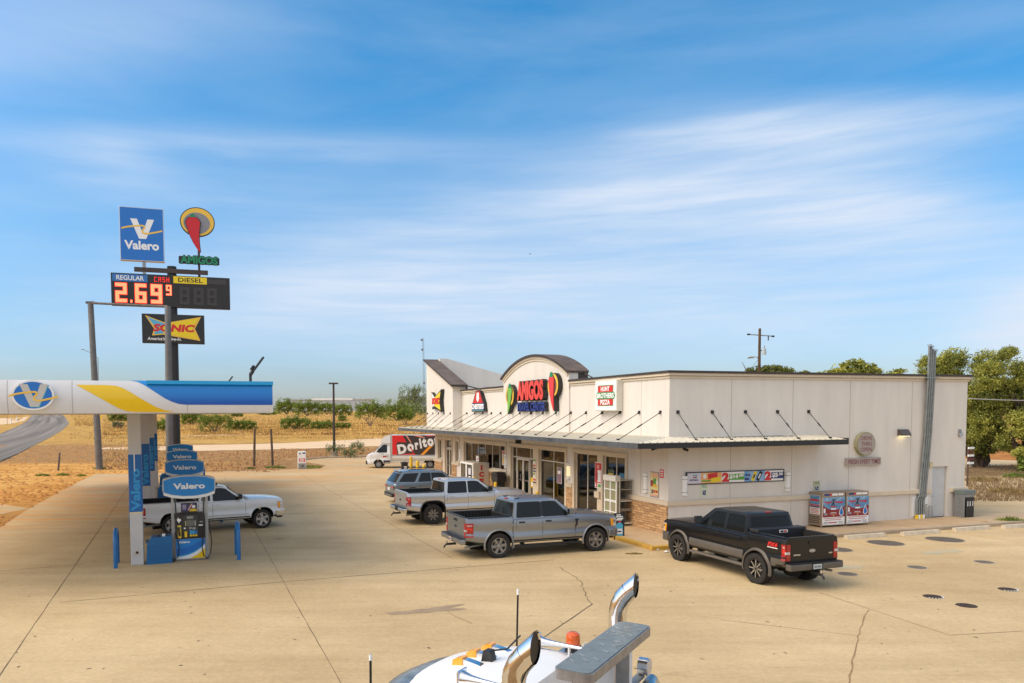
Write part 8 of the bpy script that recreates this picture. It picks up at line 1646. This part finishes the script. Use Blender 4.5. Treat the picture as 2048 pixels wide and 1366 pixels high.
# ---------------------------------------------------------------- foliage
def leaf_mat(name, c1, c2, sc=.8):
    m = bpy.data.materials.new(name); m.use_nodes = True; N, L, b = nodes_of(m); b.inputs['Roughness'].default_value = .6; b.inputs['Specular IOR Level'].default_value = .25
    ge = N.new('ShaderNodeNewGeometry'); nz = N.new('ShaderNodeTexNoise'); nz.inputs['Scale'].default_value = sc; nz.inputs['Detail'].default_value = 5; nz.inputs['Roughness'].default_value = .7; L.new(ge.outputs['Position'], nz.inputs['Vector'])
    ad = N.new('ShaderNodeMath'); ad.operation = 'MULTIPLY_ADD'; ad.inputs[1].default_value = .3; L.new(ge.outputs['Random Per Island'], ad.inputs[0]); sb_ = N.new('ShaderNodeMath'); sb_.operation = 'SUBTRACT'; sb_.inputs[1].default_value = .15; L.new(nz.outputs['Fac'], sb_.inputs[0]); L.new(sb_.outputs[0], ad.inputs[2])
    rp = N.new('ShaderNodeValToRGB'); rp.color_ramp.elements[0].position = .35; rp.color_ramp.elements[1].position = .68; rp.color_ramp.elements[0].color = (*c2, 1); rp.color_ramp.elements[1].color = (*c1, 1); L.new(ad.outputs[0], rp.inputs['Fac']); L.new(rp.outputs[0], b.inputs['Base Color'])
    tl = N.new('ShaderNodeBsdfTranslucent'); L.new(rp.outputs[0], tl.inputs['Color']); mx_ = N.new('ShaderNodeMixShader'); mx_.inputs['Fac'].default_value = .3; o = [n for n in N if n.type == 'OUTPUT_MATERIAL'][0]; L.new(b.outputs[0], mx_.inputs[1]); L.new(tl.outputs[0], mx_.inputs[2]); L.new(mx_.outputs[0], o.inputs['Surface']); return m
LMQ = leaf_mat('mesquite leaves', (.54, .52, .11), (.17, .20, .05), .45); LBU = leaf_mat('shrub leaves', (.30, .36, .06), (.13, .18, .035), .25); LGR = leaf_mat('grey green leaves', (.30, .33, .15), (.13, .16, .07), .5); LDK = leaf_mat('dark oak leaves', (.22, .24, .05), (.09, .11, .025), .8); LDRY = leaf_mat('dry brush', (.50, .36, .16), (.26, .18, .07), 1.5)
BARK = mat('rough bark', (.075, .05, .035), .95, var=.35, vs=4, bump=.5, bs=18); TWIG = mat('pale twigs', (.30, .22, .15), .9, var=.2)
def leaves(name, blobs, n, size, mt, parent, seed, thin=.0, asp=2.2, droop=0.0):
    r = np.random.RandomState(seed); B = np.array([[*b[0], *b[1]] for b in blobs]); vol = B[:, 3] * B[:, 4] * B[:, 5]; pr_ = vol ** .75; pr_ /= pr_.sum(); k = r.choice(len(B), n * 2, p=pr_)
    d = r.normal(size=(n * 2, 3)); d /= np.linalg.norm(d, axis=1)[:, None]; rr = r.rand(n * 2) ** .42; c = B[k, :3] + d * rr[:, None] * B[k, 3:6] * (1 + .18 * r.normal(size=(n * 2, 1)))
    s = B[:, 3:6].mean() * .55; f = np.sin(c[:, 0] / s * 2.1 + 1.3 * np.sin(c[:, 2] / s * 1.7)) + np.sin(c[:, 1] / s * 2.3 + seed) + np.sin(c[:, 2] / s * 2.6 + 1.1 * np.sin(c[:, 0] / s * 2)) + .5 * np.sin(c[:, 0] / s * 6.1) + .5 * np.sin(c[:, 2] / s * 5.3)
    keep = (f + r.normal(size=n * 2) * .6) > thin - .6; c = c[keep][:n]; m_ = len(c)
    a = r.normal(size=(m_, 3)); a[:, 2] -= droop; a /= np.linalg.norm(a, axis=1)[:, None]; b = r.normal(size=(m_, 3)); b -= (b * a).sum(1)[:, None] * a; b /= np.linalg.norm(b, axis=1)[:, None]; sz = size * (.5 + r.rand(m_, 1)); 
    V = np.stack([c - a * sz * .5, c - b * sz / asp * .5 + a * sz * .05, c + a * sz * .5, c + b * sz / asp * .5], 1).reshape(-1, 3)
    me = bpy.data.meshes.new(name); me.vertices.add(len(V)); me.vertices.foreach_set('co', V.ravel().astype(np.float32)); me.loops.add(m_ * 4); me.loops.foreach_set('vertex_index', np.arange(m_ * 4, dtype=np.int32)); me.polygons.add(m_); me.polygons.foreach_set('loop_start', np.arange(0, m_ * 4, 4, dtype=np.int32)); me.update(calc_edges=True); me.materials.append(mt)
    o = bpy.data.objects.new(name, me); COL.objects.link(o); o.parent = parent; return o
def limbs(mb, base, tips, r, mt, seed=0):
    rnd = random.Random(seed)
    for tp in tips:
        tp = Vector(tp); base = Vector(base); n = 5; pts = [base.lerp(tp, k / n) + Vector((rnd.uniform(-.06, .06), rnd.uniform(-.06, .06), rnd.uniform(-.03, .05))) * (tp - base).length * (1 if 0 < k < n else 0) for k in range(n + 1)]; mb.tube(pts, [r * (1 - .8 * k / n) for k in range(n + 1)], mt, 7)
        for _ in range(3): k = rnd.randint(2, n - 1); q = pts[k] + Vector((rnd.uniform(-1, 1), rnd.uniform(-1, 1), rnd.uniform(.1, 1))) * (tp - base).length * .3; mb.tube([pts[k], pts[k].lerp(q, .5) + Vector((0, 0, .05)), q], [r * .35, r * .22, r * .06], mt, 5)
def plant(name, lab, cat, base, blobs_px, Y, n, size, mt, group=None, trunk_r=.08, tips=None, bark=TWIG, seed=1, thin=0.0, dy=None, asp=2.2, droop=0.0):
    t = thing(name, lab, cat, base, 0, group); k = Y / CF; bl = []
    for (px, py, rx, ry) in blobs_px: q = atY(px, py, Y) - base; bl.append(((q.x, (dy or 0) * (hash_(px) - .5), q.z), (rx * k, max(rx, ry) * k * .8, ry * k)))
    leaves('crown', bl, n, size, mt, t, seed, thin, asp=asp, droop=droop); m = MB(); tips = tips or [(b[0][0], b[0][1], b[0][2]) for b in bl]; limbs(m, (0, 0, -.1), tips, trunk_r, bark, seed); m.build('trunk', t); return t
def hash_(x): return (math.sin(x * 12.9898) * 43758.5453) % 1
# big mesquites at the right
Yt = 64.0; b = atY(1958, 933, Yt); b.z = 0
bl = [(1850, 735, 26, 26), (1838, 760, 18, 18), (1880, 722, 24, 22), (1905, 745, 30, 28), (1870, 775, 30, 22), (1930, 790, 34, 34), (1960, 830, 36, 34), (1975, 870, 34, 26), (1940, 860, 30, 26), (1920, 720, 14, 16), (2010, 860, 26, 24), (1990, 800, 34, 36), (1945, 890, 18, 10), (1992, 895, 18, 16), (1975, 900, 12, 14), (1950, 895, 14, 16), (1962, 905, 10, 12)]
plant('mesquite_tree', 'large mesquite tree with dark twisted trunks just behind the right building corner', 'tree', b, bl, Yt, 82000, .17, LMQ, 'mesquite trees at the right', .42, [( *(atY(x, y, Yt) - b).xy, (atY(x, y, Yt) - b).z) for x, y in ((1925, 860), (1950, 850), (1975, 840), (1995, 850), (1940, 800), (1985, 790))], BARK, 3, .15, 4, droop=.4)
for c in bpy.data.objects['mesquite_tree'].children:
    pass
Y2 = 60.0; b = atY(2046, 936, Y2); b.z = 0
bl = [(2000, 730, 34, 30), (1970, 750, 26, 28), (2030, 745, 30, 26), (1985, 712, 20, 14), (2050, 790, 36, 40), (2010, 790, 34, 34), (1975, 800, 30, 30), (2060, 850, 34, 40), (2085, 800, 30, 60), (2025, 845, 30, 28), (2085, 880, 26, 26), (2050, 895, 16, 12), (2012, 885, 20, 16), (1990, 870, 22, 18), (2030, 905, 18, 14), (2060, 905, 20, 16), (2005, 905, 14, 10), (1988, 845, 26, 24)]
plant('mesquite_tree', 'tall mesquite tree at the right edge with a leaning trunk', 'tree', b, bl, Y2, 95000, .16, LMQ, 'mesquite trees at the right', .28, [(*(atY(x, y, Y2) - b).xy, (atY(x, y, Y2) - b).z) for x, y in ((2025, 855), (2050, 800), (2075, 830), (2010, 770))], BARK, 8, .1, 4, droop=.4)
Y3 = 58.; b = atY(2070, 925, Y3); b.z = 0; plant('shrub', 'dark green shrub at the right edge under the leaning mesquite', 'shrub', b, [(2052, 925, 14, 18), (2075, 905, 20, 24)], Y3, 1800, .3, LBU, None, .05, seed=5)
Y4 = 85.; b = atY(1710, 900, Y4); b.z = 0; plant('thin_tree', 'wispy tree crown showing above the roof between the utility pole and mesquites', 'tree', b, [(1690, 738, 20, 12), (1712, 734, 22, 14), (1735, 738, 22, 10), (1668, 745, 14, 7), (1752, 743, 10, 6), (1705, 760, 45, 16)], Y4, 5200, .42, LMQ, None, .25, seed=7, thin=.7)
b = atY(1790, 900, Y4); b.z = 0; plant('thin_tree', 'small sparse crown tip just left of the mesquites above the roof', 'tree', b, [(1800, 742, 12, 5), (1785, 752, 22, 8), (1640, 747, 8, 3)], Y4, 900, .35, LMQ, None, .15, seed=17, thin=.7)
Y5 = 105.; b = atY(1540, 880, Y5); b.z = gz(0, Y5); plant('round_oak', 'dense dark round oak crown behind the utility pole above the roof', 'tree', b, [(1510, 741, 17, 8), (1540, 738, 22, 8), (1568, 741, 18, 8), (1535, 760, 52, 20)], Y5, 9000, .38, LDK, None, .35, seed=11, thin=-.8)
b = atY(1610, 880, 110); b.z = gz(0, 110); plant('thin_tree', 'low tip of foliage right of the round oak above the roof', 'tree', b, [(1610, 746, 9, 5), (1640, 750, 14, 5)], 110., 600, .4, LMQ, None, .15, seed=23, thin=.4)
# field shrubs : (px range, top, base, label, material, density)
SH = [(554, 592, 797, 829, 'green shrub touching the canopy end', 0), (590, 640, 799, 832, 'wide green shrub in front of the warehouse left end', 0), (640, 668, 803, 829, 'sparse shrub left of the parking light pole', 0), (666, 702, 806, 832, 'shrub just right of the parking light pole', 0), (711, 768, 800, 853, 'flat topped mesquite shrub with bare pale stems, left of the box truck', 1), (764, 826, 801, 842, 'wide shrub row above the box truck cab', 0), (798, 852, 771, 832, 'tall rounded tree beside the shop tower', 2), (795, 824, 818, 852, 'small open shrub with bare stems by the awning tip', 1),
    (563, 620, 831, 860, 'bushy shrub in the field right of the tall posts', 0), (622, 646, 841, 860, 'low shrub in the field left of the parking light', 0), (644, 667, 840, 860, 'low shrub touching the parking light pole', 0), (669, 700, 845, 858, 'very low shrub right of the parking light in the dry grass', 0), (678, 692, 830, 843, 'small round shrub in the middle of the yellow field', 0),
    (398, 463, 818, 865, 'big green shrub under the canopy right part', 0), (459, 512, 838, 862, 'low spreading shrub left of the tall posts', 0), (463, 484, 822, 834, 'small far shrub under the canopy edge', 0), (518, 552, 822, 830, 'flat far shrub peeking below the canopy end', 0), (312, 338, 838, 862, 'shrub between the canopy columns and the steel pole', 0), (218, 258, 822, 843, 'dark green shrub left of the nearest canopy column', 0), (226, 246, 842, 856, 'grey green low shrub by the wooden corner post', 3), (364, 402, 820, 850, 'tall pale shrub right of the black sign pole', 0),
    (650, 690, 884, 914, 'grey green weeds around the parking light base', 3), (700, 728, 880, 908, 'grey green weeds between the parking light and the box truck', 3), (688, 712, 896, 916, 'low weeds beside the kerb', 3)]
for i, (xa, xb, yt, yb_, lab, kd) in enumerate(SH):
    b = G((xa + xb) / 2, yb_); Y = b.y; k = Y / CF; w_ = xb - xa; h_ = yb_ - yt; rnd = random.Random(i + 50); bl = []
    nb = max(3, int(w_ / 9))
    for j in range(nb):
        f = (j + .5) / nb; x = xa + w_ * f; top = math.sin(math.pi * min(.98, max(.02, f))) ** .5; ry = h_ * (.46 if kd != 1 else .32) * rnd.uniform(.85, 1.1); cy_ = yb_ - h_ * (.50 if kd != 1 else .62) * (.7 + .45 * top); bl.append((x, max(cy_, yt + ry * .9), w_ / nb * .85, ry))
    if kd == 2: bl.append(((xa + xb) / 2, yt + h_ * .32, w_ * .3, h_ * .3)); bl.append(((xa + xb) / 2 + 8, yt + h_ * .2, w_ * .2, h_ * .18))
    n = int(min(5200, 30 * w_ * h_ / 10 + 500)) if kd != 3 else 900
    plant('field_shrub' if kd != 2 else 'round_tree', lab, 'shrub' if kd != 2 else 'tree', b, bl, Y, n, max(.10, 2.6 * k), {0: LBU, 1: LBU, 2: LGR, 3: LGR}[kd], 'shrubs scattered over the dry field', .5 * k * (2 if kd != 3 else .6), seed=i + 60, thin=[.1, .0, -.2, .5][kd])
# far treeline as a single mass
fb = []; rnd = random.Random(77)
def far_mass():
    V = []; 
    t = None; bl = []
    for x in range(-120, 880, 9):
        
        Yq = 705 if 570 < x < 720 else 560; y = 821 - rnd.uniform(0, 4); q = atY(x, y, Yq); bl.append(((q.x, Yq + rnd.uniform(-12, 0), q.z), (3.6, 3, 1.6 + rnd.uniform(0, 2.4) - (1.0 if 575 < x < 715 else 0))))
    for x in range(820, 2300, 14): q = atY(x, 822, 320); bl.append(((q.x, 320, q.z + rnd.uniform(0, 2)), (4, 3, 3)))
    o = leaves('far_treeline', bl, 26000, 1.0, leaf_mat('far leaves', (.26, .32, .11), (.13, .17, .06), .1), None, 5, -.5); o['kind'] = 'stuff'
far_mass()
# grass tufts near the lot edge and at the right
def tuft(px, py, wpx, lab, mt=None, h=.35, n=260, green=True):
    c = G(px, py); r = wpx / 2 * c.y / CF; rr_ = np.random.RandomState(int(px)); V = []; F = []
    for i in range(n):
        a, q = rr_.uniform(0, 6.28), r * rr_.rand() ** .6; x, y = q * math.cos(a), q * .5 * math.sin(a); hh = h * rr_.uniform(.4, 1) * (1 - .5 * q / r); dx, dy = rr_.uniform(-.6, .6, 2) * hh; a2 = rr_.uniform(0, 3.14); w_ = .012 + .0006 * c.y; o = len(V)
        V += [(x - w_ * math.cos(a2), y - w_ * math.sin(a2), 0), (x + w_ * math.cos(a2), y + w_ * math.sin(a2), 0), (x + dx, y + dy, hh)]; F.append((o, o + 1, o + 2))
    m = MB(); m.add(V, F, mt or LBU); tag(m.build('grass_tuft', None, c), lab, 'grass tuft', 'grass tufts along the lot edge')
for a in ((550, 936, 46, 'green weed patch at the foot of the right tall post'), (500, 937.5, 24, 'small weed patch left of the tall posts', None, .25), (622, 935, 46, 'weed patch around the foot of the air machine'), (85, 952, 30, 'leftmost green tuft at the edge of the orange sand', None, .3), (126, 951, 26, 'green tuft beside the short leaning stake', None, .3), (163, 952, 20, 'small green tuft left of the steel pole', None, .22), (200, 938, 26, 'green weeds at the foot of the left steel pole', None, .35)): tuft(*a)
tuft(2020, 1047, 60, 'round green grass clump above the right-hand wheel stop', None, .42, 700); tuft(1968, 1051, 26, 'brown dry grass clump left of the round green one', LDRY, .25, 260); tuft(1900, 1056, 20, 'thin dry weeds on the walk edge', LDRY, .12, 120); tuft(1268, 1108, 36, 'flat dry weed patch in front of the kerb corner', LDRY, .07, 300)
for k, (px, py, w_, lab) in enumerate(((2005, 985, 60, 'tall dry grass clump at the right below the mesquites'), (2040, 990, 50, 'dry brush clump at the far right edge'), (1965, 962, 70, 'dark brush pile behind the building corner'), (2030, 955, 50, 'green weeds under the leaning mesquite'))): tuft(px, py, w_, lab, LDRY if k != 3 else LBU, .5, 700)
